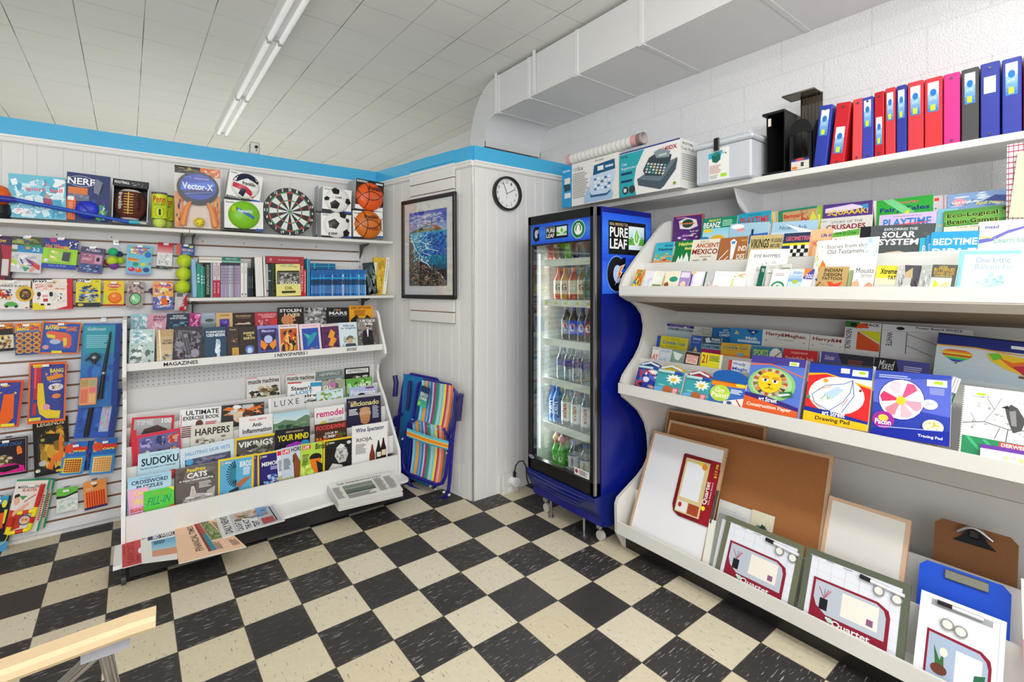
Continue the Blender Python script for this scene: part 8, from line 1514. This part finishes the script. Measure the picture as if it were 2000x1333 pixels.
box_x('calculator_box', 'white and blue printing calculator carton at the left end of the wall shelf', 'box', 2.33, (1098, 326), (1208, 298), 0, .22, 'eceae4', [R(0, 0, .19, 1, '2a9ad4'), T('ROYAL', .02, .10, .14, .05, 'f0f4f8'), R(.05, .3, .11, .14, 'e8e4e0'), Pg('2a4a5a', .03, .45, .16, .45, .17, .6, .05, .62), R(.05, .66, .12, .12, 'e0e8ee'), ('i', '115cx', .22, .10, .19, .09, '2a2a2a'), t_('Portátil', .62, .04, .14, .04, '3a3a3a'), X(.21, .24, .3, .6, 14, 'a8a8a4'),
    Pg('a8c8e8', .42, .86, .50, .62, .86, .62, .92, .88, .9, .98, .42, .98), Pg('c8dcf0', .54, .38, .92, .34, .96, .42, .88, .78, .80, .84, .56, .82, .52, .72), Pg('1f5a88', .60, .16, .94, .12, .95, .34, .58, .38), R(.66, .20, .1, .10, 'f0f0f0'), R(.79, .22, .13, .05, 'c8e0e8')] + [R(.60 + .06 * i, .46 + .075 * j, .04, .045, 'f4f6fa' if (i + j) % 3 else '3a6ab0') for i in range(5) for j in range(4)] + [Pg('2a5a90', .53, .76, .56, .83, .82, .84, .88, .78, .88, .81, .82, .88, .55, .87)], side='e0e0e0', spine='2a9ad4')
box_x('cash_register_box', 'large cash register carton with a teal left panel on the wall shelf', 'box', 2.33, (1210, 298), (1328, 272), 0, .30, 'ecebea', [R(0, 0, 1, .03, '2a3a8a'), Pg('2fa8b4', 0, .04, .44, .04, .30, .4, .26, .7, .30, 1, 0, 1), T('ROYAL', .03, .08, .12, .05, '1a2a3a'), t_('Caja', .04, .24, .1, .07, 'e8f4f4'), t_('Registradora', .04, .34, .28, .07, 'e8f4f4'), R(.03, .46, .2, .05, '1a3a6a'), R(.03, .63, .2, .05, '1a3a6a'), E(.11, .86, .055, .09, '3a3a3a'), E(.23, .86, .055, .09, '3a3a3a'), R(.08, .82, .05, .08, 'e8e8e8'), T('140DX', .74, .10, .22, .09, 'a83a3a'),
    Pg('4a5a64', .32, .66, .52, .56, .97, .40, .94, .62, .76, .92, .70, .97, .34, .80), Pg('6a7a84', .32, .66, .52, .54, .97, .38, .78, .70, .70, .80), Pg('3a4852', .42, .50, .52, .26, .66, .18, .88, .30, .86, .42, .72, .70, .46, .62), Pg('8a969e', .60, .16, .70, .12, .86, .22, .84, .34, .64, .30), R(.68, .24, .12, .04, 'b8d8c8')] + [Pg(('c8ccd0', '3ab0b0', 'e8d88a')[(i * 2 + j) % 3] if (i + j) % 2 else 'd8dcde', .50 + .055 * i - .012 * j, .36 + .055 * j + .022 * i, .535 + .055 * i - .012 * j, .37 + .055 * j + .022 * i, .525 + .055 * i - .012 * j, .405 + .055 * j + .022 * i, .49 + .055 * i - .012 * j, .395 + .055 * j + .022 * i) for i in range(6) for j in range(4)] + [E(.93, .90, .025, .03, '8a9a4a')],
    side='dcdcd8', sops=[T('ROYAL', .08, .06, .35, .05, '3a3a3a'), t_('Caja Registradora', .04, .16, .8, .07, '2a2a2a'), X(.06, .3, .6, .55, 12, 'a8a8a8'), Pg('2a3438', .6, .6, 1, .45, 1, 1, .8, .95)], top='2a3a8a')
# paper roll lying on the cartons
a = onX(1112, 313, 2.41); b = onX(1258, 270, 2.41)
t = thing('paper_roll', 'rolled white and pink calendar sheet lying behind the two cartons', 'paper roll', tuple(b))
mb = MB(); mb.M = Matrix.Translation(-b); n = 24; d = (b - a)
for k in range(17):
    p = a + d * (k / 17); q = a + d * ((k + 1) / 17)
    mb.tube([p, p + (q - p) * .86], .036, 'e2a8a8' if k in (0, 15, 16) else 'eceae6', 'matte', n, False); mb.tube([p + (q - p) * .86, q], .0362, 'c8a8a4' if k > 13 else 'c9c2ba', 'matte', n, False)
mb.tube([a, b], .033, 'd8d4cc', 'matte', n, False); mb.tube([b - d * .06, b - d * .012], .0366, '8a7a74', 'matte', n, False); build('rolled_sheet', mb, t)
# filing crate
x = 2.37; a = onX(1357, 291, x); b = onX(1468, 268, x); w = a.y - b.y
t = thing('file_box', 'speckled pale grey plastic file box with black latch on the wall shelf', 'file box', (x, a.y, ZS))
RM = Matrix(((0, 1, 0, 0), (-1, 0, 0, 0), (0, 0, 1, 0), (0, 0, 0, 1)))
hh = onX(1467, 268, x).z - ZS
mb = MB(); mb.M = RM; mb.bbox((.004, .004, 0), (w - .004, .33, hh), 'c4cad2', 'matte', .008); build('body', mb, t)
mb = MB(); mb.M = RM; mb.bbox((-.010, -.010, hh - .002), (w + .010, .345, hh + .025), 'c8ced6', 'matte', .008); mb.bbox((.008, .006, hh + .024), (w - .008, .33, hh + .042), 'd0d5dc', 'matte', .01); build('lid', mb, t)
mb = MB(); mb.M = RM; mb.bbox((w * .38, -.018, hh - .03), (w * .48, -.008, hh + .035), '1c1c1e', 'plastic', .004); build('latch', mb, t)
mb = MB(); mb.M = RM @ Matrix.Translation((w * .26, .002, .012)); card(mb, w * .36, hh * .85, .001, 'eceee8', [t_('Oxford', .03, .02, .5, .07, '2a3a8a'), Pg('3ab0d0', 0, .12, .7, .08, .6, .3, 0, .3), Pg('1f6a5a', .15, .2, .55, .14, .6, .36, .4, .46, .18, .4), Pg('2a8a7a', .15, .2, .35, .1, .55, .14, .35, .24), N(.55, .06, .4, .16, 'e8f0f4 2a6a6a 5a8a9a', 12, 3), X(.05, .52, .6, .28, 8, 'd8a8a8'), R(.6, .82, .3, .1, 'a8dc3a'), X(.05, .84, .45, .12, 3, 'b8b8b8')]); build('paper_label', mb, t)
# upright file holders
def holder2(label, x0, px0, px1, pyt, dep, col, mat, nm='file_holder'):
    a = onX(px0, pyt, x0); b = onX(px1, pyt, x0); w = a.y - b.y; h = a.z - ZS
    t = thing(nm, label, 'file holder', (x0, a.y, ZS)); return t, w, h
t, w, h = holder2('black file holder standing beside the grey file box', 2.46, 1497, 1533, 222, .2, '', '')
mb = MB(); mb.M = RM; mb.bbox((-.02, -.004, h - .012), (w, .20, h), '1c1c1e', 'plastic', .002); mb.bbox((-.02, -.004, 0), (w, .20, .02), '1c1c1e', 'plastic', .002); mb.box((0, 0, .02), (.004, .20, h - .012), '161618', 'plastic'); mb.box((w - .004, 0, .02), (w, .20, h - .012), '161618', 'plastic'); mb.box((0, .19, .02), (w, .196, h - .012), '161618', 'plastic')
for i in range(4): mb.box((w * (.2 + .2 * i), .185, .02), (w * (.2 + .2 * i) + .003, .19, h - .012), '2c2c30', 'plastic')
build('shell', mb, t)
mb = MB(); mb.M = RM; mb.box((.010, -.0045, h * .78), (.024, -.004, h * .9), 'e8d8d0', 'print'); build('price_sticker', mb, t)
t, w, h = holder2('smoked see-through file holder with a projecting top, behind the black one', 2.52, 1549, 1590, 180, .2, '', '')
mb = MB(); mb.M = RM; mb.box((0, .1, 0), (w, .104, h), 'f', 'smoke'); mb.box((-.05, 0, h - .012), (w, .10, h - .006), 'f', 'smoke')
for i in range(6): mb.box((w * i / 6, .096, .0), (w * i / 6 + .003, .1, h), '3a332a', 'plastic')
mb.tube([(-.05, 0, h - .009), (w, .0, h - .009), (w, .10, h - .009), (-.05, .10, h - .009), (-.05, 0, h - .009)], .004, '4a443c', 'plastic', 6); mb.box((-.002, .09, 0), (.006, .1, h), '2a2622', 'plastic'); build('shell', mb, t)
t, w, h = holder2('black file holder with a round cut-out and blue label, in front of the smoked one', 2.44, 1540, 1587, 238, .2, '', '')
mb = MB(); mb.M = RM; pts = [(0, 0), (w, 0), (w, h * .86)] + [(w / 2 + w / 2 * cos(a_), h * .70 + h * .30 * sin(a_)) for a_ in [pi * i / 10 for i in range(1, 10)]] + [(0, h * .86)]
cut = [(w / 2 + w * .28 * cos(a_), h * .52 + h * .26 * sin(a_)) for a_ in [2 * pi * i / 16 for i in range(16)]]
mb.box((0, 0, 0), (w * .2, .004, h * .72), '141416', 'plastic'); mb.box((w * .8, 0, 0), (w, .004, h * .72), '141416', 'plastic'); mb.box((w * .2, 0, 0), (w * .8, .004, h * .26), '141416', 'plastic')
top_ = [(w * .2 + w * .6 * i / 10, h * .70 + h * .06 * sin(pi * i / 10)) for i in range(11)] + [(w / 2 + w / 2 * cos(a_), h * .72 + h * .28 * sin(a_)) for a_ in [pi * i / 10 for i in range(11)]]
mb.prism(top_, 0, .004, '141416', 'plastic')
for y0 in (0, w - .004): mb.prism([(0, 0), (.07, 0), (.07, h * 1.0), (.05, h * .95), (0, h * .72)], y0, y0 + .004, '1a1a1c', 'plastic', 'x')
mb.box((0, 0, 0), (w, .07, .005), '1a1a1c', 'plastic'); build('shell', mb, t)
mb = MB(); mb.M = RM @ Matrix.Translation((w * .12, -.001, h * .03)); card(mb, w * .74, h * .2, .001, 'd8d4cc', [R(0, 0, 1, .2, '2a3a8a'), E(.5, .05, .25, .12, 'c8484a'), R(.04, .7, .3, .24, 'e87a2a'), R(.55, .35, .16, .4, '3a3a3a')]); build('product_label', mb, t)
# ring binders: (left px, right px, top px at left, top px at right, colour, lean, label)
BI = [(1592, 1622, 199, 200, '2f3fa8', 6, 'blue poly binder leaning right, leftmost of the binder row', 1, .22), (1624, 1658, 197, 194, 'c8202c', 6, 'red poly binder leaning against the pinkish red one', 2, .2), (1663, 1683, 190, 190, 'e0484e', 1, 'slim pinkish red binder without a label', 0, .2), (1683, 1706, 187, 186, '3a42a8', 0, 'slim blue binder with metal rivet right of the pinkish red one', 1, .2), (1707, 1727, 180, 176, 'c01c28', 0, 'slim red binder with a low label', 2, .2), (1728, 1749, 171, 168, 'd03a44', 0, 'red binder with a label at mid height, left of the navy one', 1, .2), (1750, 1771, 167, 163, '2e3a9a', 0, 'narrow navy blue binder between two red binders', 1, .2), (1772, 1804, 160, 154, 'd23c46', 0, 'wide red binder right of the narrow navy one', 1, .2), (1805, 1841, 153, 146, 'd8363e', 0, 'wide bright red binder left of the pink one', 1, .2), (1842, 1875, 145, 138, 'd8348a', 0, 'magenta pink binder with two rivets', 0, .2), (1877, 1912, 136, 128, '4a4c4c', 0, 'dark grey binder between the pink and blue ones', 1, .2), (1914, 1953, 125, 116, '333f9e', 0, 'wide blue binder with a peeling white label', 3, .2), (1956, 1996, 116, 107, '3540a0', 0, 'wide blue binder at the right end of the row', 1, .2), (1998, 2040, 104, 98, 'c0204a', 0, 'crimson binder cut off by the right picture edge', 0, .2)]
for i, (p0, p1, t0, t1, c, ln, lab, st, _) in enumerate(BI):
    x = 2.455; a = onX(p0, t0, x); b = onX(p1, t1, x)
    w = (a.y - b.y) * (.86 if ln > 2 else 1) - .002; h = min(a.z, b.z) - ZS - .001
    if ln: h = h / cos(radians(ln)) - w * sin(radians(ln)) * .5
    yb = onX(p0 - (5 if ln > 2 else 0), 300, x).y if ln > 2 else a.y
    t = thing('ring_binder', lab, 'binder', (x, yb - .001, ZS))
    t.rotation_euler = (radians(ln), 0, 0)
    mb = MB(); mb.M = RM; mb.bbox((0, 0, 0), (w, .25, h), c, 'plastic', .003); build('cover', mb, t)
    for z in (h * .07, h * .93) if st != 1 or i in (0, 3) else ():
        mb = MB(); mb.M = RM; mb.tube([(w * .5, .0, z), (w * .5, -.003, z)], .0045, '6a6a70', 'metal', 10); build('rivet', mb, t)
    if st:
        mb = MB(); z0 = {1: .52, 2: .20, 3: .60}[st] * h; lw = min(w * .62, .042); lh = .115 if st != 3 else .06
        mb.M = RM @ Matrix.Translation((w * .5 - lw / 2, -.0012, z0)); card(mb, lw, lh, .001, 'e8ecf2', [G(0, .4, 1, .6, '9ac8e8', '2a78c8', 5), E(.5, .35, .3, .12, '2a7ac8'), t_('poly', .2, .5, .6, .1, 'e8f0f8'), R(.25, .76, .45, .2, 'c8e83a')] if st != 3 else [X(.2, .4, .5, .3, 2, 'c8c8d8')]); build('paper_label', mb, t)

# ------------------------------------------------------------------ drinks in the cooler
def bottle(px, xx, z, h, r, body, cap, label, lab, grp, txt=None, tc='fff', nm='drink_bottle', bm='plastic', lz=(.18, .60)):
    yy = min(max(onX(px, 700, xx).y, KY0 + .037 + r), KY1 - .043 - r)
    t = thing(nm, lab, 'bottle', (xx, yy, z), group=grp)
    mb = MB(); mb.lathe([(.001, 0), (r * .9, .001), (r, h * .06), (r, h * .58), (r * .86, h * .68), (r * .42, h * .84), (r * .38, h * .93)], body, bm, 14); build('body', mb, t)
    mb = MB(); mb.lathe([(r * .42, h * .92), (r * .42, h * .998), (.001, h)], cap, 'plastic', 12); build('cap', mb, t)
    if label:
        mb = MB(); mb.lathe([(r * 1.02, h * lz[0]), (r * 1.02, h * lz[1])], label, 'print', 16)
        if txt:
            A_ = Art(mb, 1, 1, 0, 'print', P=lambda u, v, o: (-(r * 1.03 + o) * cos((u - .5) * 1.7 + .5), (r * 1.03 + o) * sin(-(u - .5) * 1.7 - .5), h * (lz[1] - .02 - v * (lz[1] - lz[0] - .04)))); A_.curved = False; A_.run(txt)
        build('label_wrap', mb, t)
    return t
zz = [z + .022 for z in SHZ] + [.302]
G1 = 'bottles on the top shelf of the cooler'
for i, (px, c, cp, lab) in enumerate(((1079, 'b0402a', 'a83020', 'rust red can shaped bottle, left end of the top cooler shelf'), (1090, '8a5a2a', 'c8a03a', 'amber bottle second from the left on the top cooler shelf'), (1101, '4a4a2a', '2a2a2a', 'dark olive bottle on the top cooler shelf'), (1113, '6ab02a', '4a8a1a', 'lime green bottle on the top cooler shelf'), (1127, '2a2450', '1a1a3a', 'dark violet bottle on the top cooler shelf'), (1141, '3a5a78', '8ab0d0', 'slate blue bottle, right end of the top cooler shelf'))):
    bottle(px, 2.10, zz[0], .20, .031, c, cp, None, lab, G1)
    if px > 1095: bottle(px + 1, 2.19, zz[0], .20, .031, c, cp, None, lab.replace('bottle', 'rear bottle'), G1)
for i, (px, c, cp) in enumerate(((1092, 'c04a1a', 'e8641e'), (1105, 'b88a2a', 'e07a1e'), (1121, 'c0401e', 'e86a3a'), (1138, '8a6a1a', 'c89a2a'), (1150, '2a5a3a', '2a6a3a'))):
    n_ = ('first', 'second', 'third', 'fourth', 'fifth')[i]
    bottle(px, 2.10, zz[1], .195, .033, c, cp, 'd8c8b0' if i < 4 else '3a6a4a', n_ + ' sports drink bottle from the left on the second cooler shelf', 'sports drinks in the cooler', [T('G', .25, .2, .5, .6, '2a2a2a' if i != 2 else 'f0f0f0')])
    if px < 1148: bottle(px, 2.19, zz[1], .195, .033, c, cp, None, 'rear sports drink bottle behind the ' + n_ + ' one', 'sports drinks in the cooler')
for i, (px, c, cp, lb) in enumerate(((1107, '2a2422', '8a8a90', '8a8a90'), (1121, '241c1c', '1f3fb0', '1f4fd0'), (1138, '241a1a', '1f3fb0', '1f4fd0'), (1152, '3a1a1a', 'c82a3a', '8a1a2a'))):
    bottle(px, 2.10, zz[2], .198, .033, c, cp, lb, ('silver labelled', 'left blue labelled', 'right blue labelled', 'red labelled')[i] + ' cola bottle on the third cooler shelf', 'cola bottles in the cooler', [E(.45, .5, .28, .32, 'f0f0f0'), Pg('d8303a', .2, .4, .45, .2, .7, .4, .5, .46), Pg('1f3fb0', .2, .6, .45, .8, .7, .6, .4, .54)])
for i, (px, xx) in enumerate(((1097, 2.09), (1111, 2.09), (1128, 2.09), (1144, 2.09), (1102, 2.18), (1120, 2.18), (1138, 2.18))):
    bottle(px, xx, zz[3], .20, .031, 'c', 'b8c8d8', '2a3a8a', ('leftmost', 'second', 'third', 'rightmost', 'rear left', 'rear middle', 'rear right')[i] + ' clear water bottle with a navy band on the fourth cooler shelf', 'water bottles in the cooler', bm='pet', lz=(.42, .62))
for i, (px, c, lb, tx, tc) in enumerate(((1078, '2a6ab0', '1f5aa8', 'zen', 'e8f0f8'), (1090, '2a6ab0', '1f5aa8', 'zen', 'e8f0f8'), (1107, 'c', 'e8e8e8', 'evian', 'b0303a'), (1126, 'c', 'e8e8e8', 'evian', 'b0303a'), (1146, 'c', 'e8dcdc', 'evian', 'b0303a'))):
    bottle(px, 2.10, zz[4], .232, .034, c, '3a78c0' if i < 2 else '8ab0d8', lb, ('first deep blue', 'second deep blue', 'left white labelled', 'middle white labelled', 'right white labelled')[i] + ' tall water bottle on the fifth cooler shelf', 'tall water bottles in the cooler', [('T', tx, .25, .08, .4, .8, tc, .02, -1)], bm='plastic' if i < 2 else 'pet', lz=(.12, .62))
    if i == 2: bottle(px + 6, 2.20, zz[4], .232, .034, c, '3a78c0', lb, 'rear tall water bottle behind the ' + ('first deep blue', '', 'left white labelled', '', 'right white labelled')[i] + ' one', 'tall water bottles in the cooler', bm='plastic', lz=(.12, .62))
for i, (px, xx, hd) in enumerate(((1078, 2.15, 'e8a0b0'), (1086, 2.09, 'e8c88a'), (1097, 2.09, 'e88a9a'), (1086, 2.21, 'e8c03a'), (1099, 2.20, '2a2a3a'), (1108, 2.14, '8a3a3a'))):
    t = bottle(px, xx, zz[5], .155, .026, '3a9a2a', 'c8303a', '5ab03a', ('leftmost pink topped', 'yellow topped front', 'pink topped front', 'rear yellow topped', 'rear dark topped', 'red topped')[i] + ' small green children drink on the cooler floor', 'children drinks in the cooler', [E(.5, .6, .3, .3, 'f0e8e0'), R(.2, .1, .6, .2, 'f0f0e8')])
    mb = MB(); mb.ball((0, 0, .172), .021, hd, 'plastic', 12, 8, (1, 1, .9)); mb.lathe([(.012, .188), (.005, .20), (.004, .212)], 'f4f0ee', 'plastic', 8); build('drink_topper', mb, t)
for i, (px, xx) in enumerate(((1121, 2.09), (1144, 2.09), (1131, 2.17), (1149, 2.19))):
    bottle(px, xx, zz[5], .19, .033, 'c', '5a8ad0', 'd8dce4', ('front left', 'front right', 'rear left', 'rear right')[i] + ' small clear water bottle with blue cap on the cooler floor', 'small water bottles in the cooler', [('T', 'evian', .3, .1, .3, .8, 'b0404a', .02, -1)], bm='pet', lz=(.2, .55))

# ------------------------------------------------------------------ folded beach chairs against the partition
f0 = onZ(803, 948, 0); f1 = onZ(883, 977, 0); uc = (f1 - f0); uc.z = 0; uc.normalize()
CP = Pl(tuple(f1 + uc.cross(Vector((0, 0, 1))) * .032), tuple(uc), 2)
K = lambda cx, cy, off=0: onPl(740 + cx * .225, 700 + cy * .225, CP.b + CP.n * off, CP.n)
def fabric(nm, cs, off, t, sag=0.0, fringe=None):
    P = [K(x, y, off) for x, y in cs]; o0 = P[3]; mb = MB()
    ST = ['a8e0f0', '4ab8d8', 'f4a43a', '5a9ad8', 'e8f0f4', '3a88c0', 'd8ecf4', 'a8387a', '3a9a6a', '5ac0d4', 'e8f4f0', '7accdc', 'f4e04a', 'd03a6a', 'f4a080', 'f4e0d0', 'ee7a4a']
    WD = [1.3, .6, 1.2, 1, .5, 1.2, .6, 1, 1.3, .8, .8, .9, 1, 1, .7, .6, .9]; S = sum(WD); n = 8; u = 0
    def Q(a, b, d=0):
        q = (P[0] * (1 - a) + P[1] * a) * (1 - b) + (P[3] * (1 - a) + P[2] * a) * b
        return tuple(q - o0 + CP.n * (d - sag * sin(pi * b) + .003 * sin(a * 22)))
    for c, wd in zip(ST, WD):
        u1 = u + wd / S
        for i in range(n):
            b0, b1 = i / n, (i + 1) / n
            mb.add([Q(u, b1), Q(u1, b1), Q(u1, b0), Q(u, b0), Q(u, b1, -.003), Q(u1, b1, -.003), Q(u1, b0, -.003), Q(u, b0, -.003)], [(0, 1, 2, 3), (7, 6, 5, 4), (0, 4, 5, 1), (3, 2, 6, 7), (0, 3, 7, 4), (1, 5, 6, 2)], c, 'fabric')
            if c in ('e8f0f4', 'd8ecf4', 'f4e0d0', 'e8f4f0'):
                for j in range(5):
                    bb = b0 + (b1 - b0) * j / 5; mb.add([Q(u, bb + .006, .0008), Q(u1, bb + .006, .0008), Q(u1, bb, .0008), Q(u, bb, .0008)], [(0, 1, 2, 3)], '3a78b0' if c != 'f4e0d0' else 'c8502a', 'fabric')
        u = u1
    return build(nm, mb, t, loc=None), o0
def ktube(pts, off, r, col, mat='plastic', n=10): 
    return [K(x, y, off) for x, y in pts]
def chair(label, dx, dy, doff, panel):
    base = K(430 + dx, 1100 + dy, doff); base.z = 0
    t = thing('beach_chair', label, 'beach chair', tuple(base)); M = Matrix.Translation(-base); BLt = '201a8a'
    def T_(nm, lists, col=BLt, mat='plastic'):
        mb = MB(); mb.M = M
        for pts, off, r in lists: mb.tube([K(x + dx, y + dy, off + doff) for x, y in pts], r, col, mat, 10)
        build(nm, mb, t)
    T_('seat_frame', [([(262, 560), (240, 640), (215, 780), (206, 900), (222, 970), (270, 1012), (400, 1062), (500, 1100), (550, 1085), (580, 1020), (600, 860), (612, 700)], .02, .0125)])
    T_('back_frame', [([(250, 1000), (300, 500), (330, 300), (345, 225), (400, 190), (620, 235), (670, 300), (650, 500), (600, 700)], -.01, .0115), ([(262, 640), (275, 560), (320, 535)], .03, .010), ([(560, 610), (600, 690), (640, 560), (672, 330)], .015, .010)])
    T_('leg_frame', [([(262, 900), (262, 1090), (300, 1130), (520, 1222), (575, 1215), (600, 1170), (615, 1060), (640, 700), (675, 420)], -.02, .0125)])
    T_('armrest', [([(712, 310), (700, 420), (690, 540)], .0, .020)], '2a2060')
    for q in ((212, 700), (600, 820), (570, 1160), (615, 1185)):
        mb = MB(); mb.M = M; p = K(q[0] + dx, q[1] + dy, doff + .02); mb.tube([p, p + CP.n * .012], .007, 'e8e8e8', 'plastic', 8); build('rivet', mb, t)
    return t, M, base
t, M, base = chair('folded beach chair with bright striped fabric and blue frame, front one by the wall', 0, 0, 0, True)
for nm, cs, off, sg in (('back_fabric', [(372, 190), (645, 240), (585, 650), (335, 560)], .006, .01), ('seat_fabric', [(285, 525), (560, 600), (525, 1090), (268, 1000)], .012, .02)):
    o, o0 = fabric(nm, cs, off, t, sg); o.location = o0 - base
P = [K(x, y, .045) for x, y in ((244, 605), (606, 722), (600, 800), (240, 680))]; mb = MB(); mb.M = Matrix.Translation(-base)
def Qs(a, b): return tuple((P[0] * (1 - a) + P[1] * a) * (1 - b) + (P[3] * (1 - a) + P[2] * a) * b + CP.n * .012 * sin(pi * a))
for b0, b1, c in ((0, .3, '5ac4dc'), (.3, .38, 'f0e08a'), (.38, .75, 'f0941e'), (.75, .83, 'f0e08a'), (.83, 1, '3a98c0')):
    for i in range(6): mb.add([Qs(i / 6, b1), Qs((i + 1) / 6, b1), Qs((i + 1) / 6, b0), Qs(i / 6, b0)], [(0, 1, 2, 3)], c, 'fabric')
build('carry_strap', mb, t)
P4 = [K(x, y, .03) for x, y in ((375, 235), (445, 265), (405, 440), (330, 405))]
mb = MB(); A_ = Art(mb, 1, 1, 0, 'print', P=lambda u, v, o: tuple((P4[0] * (1 - u) + P4[1] * u) * (1 - v) + (P4[3] * (1 - u) + P4[2] * u) * v + CP.n * o - base)); A_.run([R(0, 0, 1, .28, '1a3a6a'), G(0, .28, 1, .72, '2a4a7a', '4ac8a0', 5), T('BEACH', .08, .30, .84, .17, 'f4f4f4'), T('CHAIR', .08, .50, .84, .17, 'f4f4f4'), E(.2, .86, .14, .1, 'b8e03a')])
mb.add([tuple(P4[i] - base - CP.n * .001) for i in (3, 2, 1, 0)], [(0, 1, 2, 3)], '1a3a6a', 'print'); build('hang_tag', mb, t)
tf = t
t, M, base = chair('folded beach chair with plain blue fabric in clear wrap, behind the striped one', -118, -50, -.072, False)
mb = MB(); mb.M = M; cs = [(215, 135), (470, 190), (430, 1120), (165, 1000)]
P5 = [K(x, y, -.068) for x, y in cs]; mb.add([tuple(p) for p in P5] + [tuple(p - CP.n * .004) for p in P5], [(3, 2, 1, 0), (4, 5, 6, 7), (0, 1, 5, 4), (1, 2, 6, 5), (2, 3, 7, 6), (3, 0, 4, 7)], '1a78b8', 'fabric'); build('fabric_panel', mb, t)
mb = MB(); mb.M = M; mb.tube([K(140, 150, -.04), K(150, 220, -.04), K(140, 330, -.04)], .019, '2a2a6a', 'plastic', 10); mb.tube([K(270, 200, -.045), K(262, 330, -.045), K(245, 450, -.045)], .014, '2a2a6a', 'plastic', 10); build('armrest', mb, t)
R_ = random.Random(2)
for (x0, y0, x1, y1, k) in ((95, 260, 240, 700, 5), (620, 290, 750, 920, 5)):
    g = [[K(x0 + (x1 - x0) * i / 4 + R_.uniform(-6, 6), y0 + (y1 - y0) * j / 7, (.03 if x0 > 500 else -.04) + R_.uniform(0, .02)) for i in range(5)] for j in range(8)]
    q_ = tf if x0 > 500 else t; mb = MB(); mb.M = Matrix.Translation(-q_.location)
    for j in range(7):
        for i in range(4): mb.add([tuple(g[j + 1][i]), tuple(g[j + 1][i + 1]), tuple(g[j][i + 1]), tuple(g[j][i])], [(0, 1, 2, 3)], 'f', 'film')
    build('clear_wrap', mb, q_)

# ------------------------------------------------------------------ wooden rail on folding metal legs, lower left corner
zt = .74
p0, p1 = onZ(292, 1188, zt), onZ(-120, 1333, zt); q0, q1 = onZ(290, 1212, zt), onZ(-120, 1357, zt)
t = thing('folding_stand', 'pale wooden rail on folding silver metal legs in the lower left foreground', 'stand', tuple(q0))
t.location.z = 0
M = Matrix.Translation((-q0.x, -q0.y, 0))
u = (p1 - p0).normalized(); v_ = (q0 - p0)
mb = MB(); mb.M = M
ring = lambda e: [e, e + v_ * .15 + Vector((0, 0, .006)), e + v_ * .85 + Vector((0, 0, .003)), e + v_ + Vector((0, 0, -.004)), e + v_ * 1.02 + Vector((0, 0, -.016)), e + v_ * .9 + Vector((0, 0, -.024)), e + v_ * .1 + Vector((0, 0, -.024))]
es = [p0 - u * .012 + v_ * .1, p0 + u * .03, p0 + u * .3, p1]
vs = sum([[tuple(q) for q in ring(e)] for e in es], [])
n = 7
for k in range(3): mb.add(vs, [(k * n + i, (k + 1) * n + i, (k + 1) * n + (i + 1) % n, k * n + (i + 1) % n) for i in range(n)], 'dcc29a', 'wood')
mb.add(vs, [tuple(range(n))], 'd2b284', 'wood'); build('wood_rail', mb, t)
b0 = onZ(205, 1258, zt - .045); mb = MB(); mb.M = M
w0, w1 = onZ(254, 1238, zt - .03), onZ(157, 1272, zt - .03)
mb.add([tuple(w0), tuple(w1), tuple(w1 + Vector((0, 0, -.028))), tuple(w1 * .3 + w0 * .7 + Vector((0, 0, -.030))), tuple(w0 + Vector((0, 0, -.026))), tuple(w0 - v_ * .06), tuple(w1 - v_ * .06), tuple(w1 - v_ * .06 + Vector((0, 0, -.028))), tuple(w1 * .3 + w0 * .7 - v_ * .06 + Vector((0, 0, -.030))), tuple(w0 - v_ * .06 + Vector((0, 0, -.026)))], [(0, 1, 2, 3, 4), (9, 8, 7, 6, 5), (0, 5, 6, 1), (2, 7, 8, 3), (3, 8, 9, 4)], 'a8aab4', 'steel'); build('bracket', mb, t)
for a_, b_ in ((onZ(203, 1262, zt - .055), onZ(236, 1400, .30)), (onZ(196, 1270, zt - .06), onZ(20, 1430, .30))):
    e = a_ + (b_ - a_) * ((a_.z - .012) / (a_.z - b_.z))
    mb = MB(); mb.M = M; mb.tube([a_, e], .0125, 'b8b6bc', 'metal', 14); build('leg', mb, t)
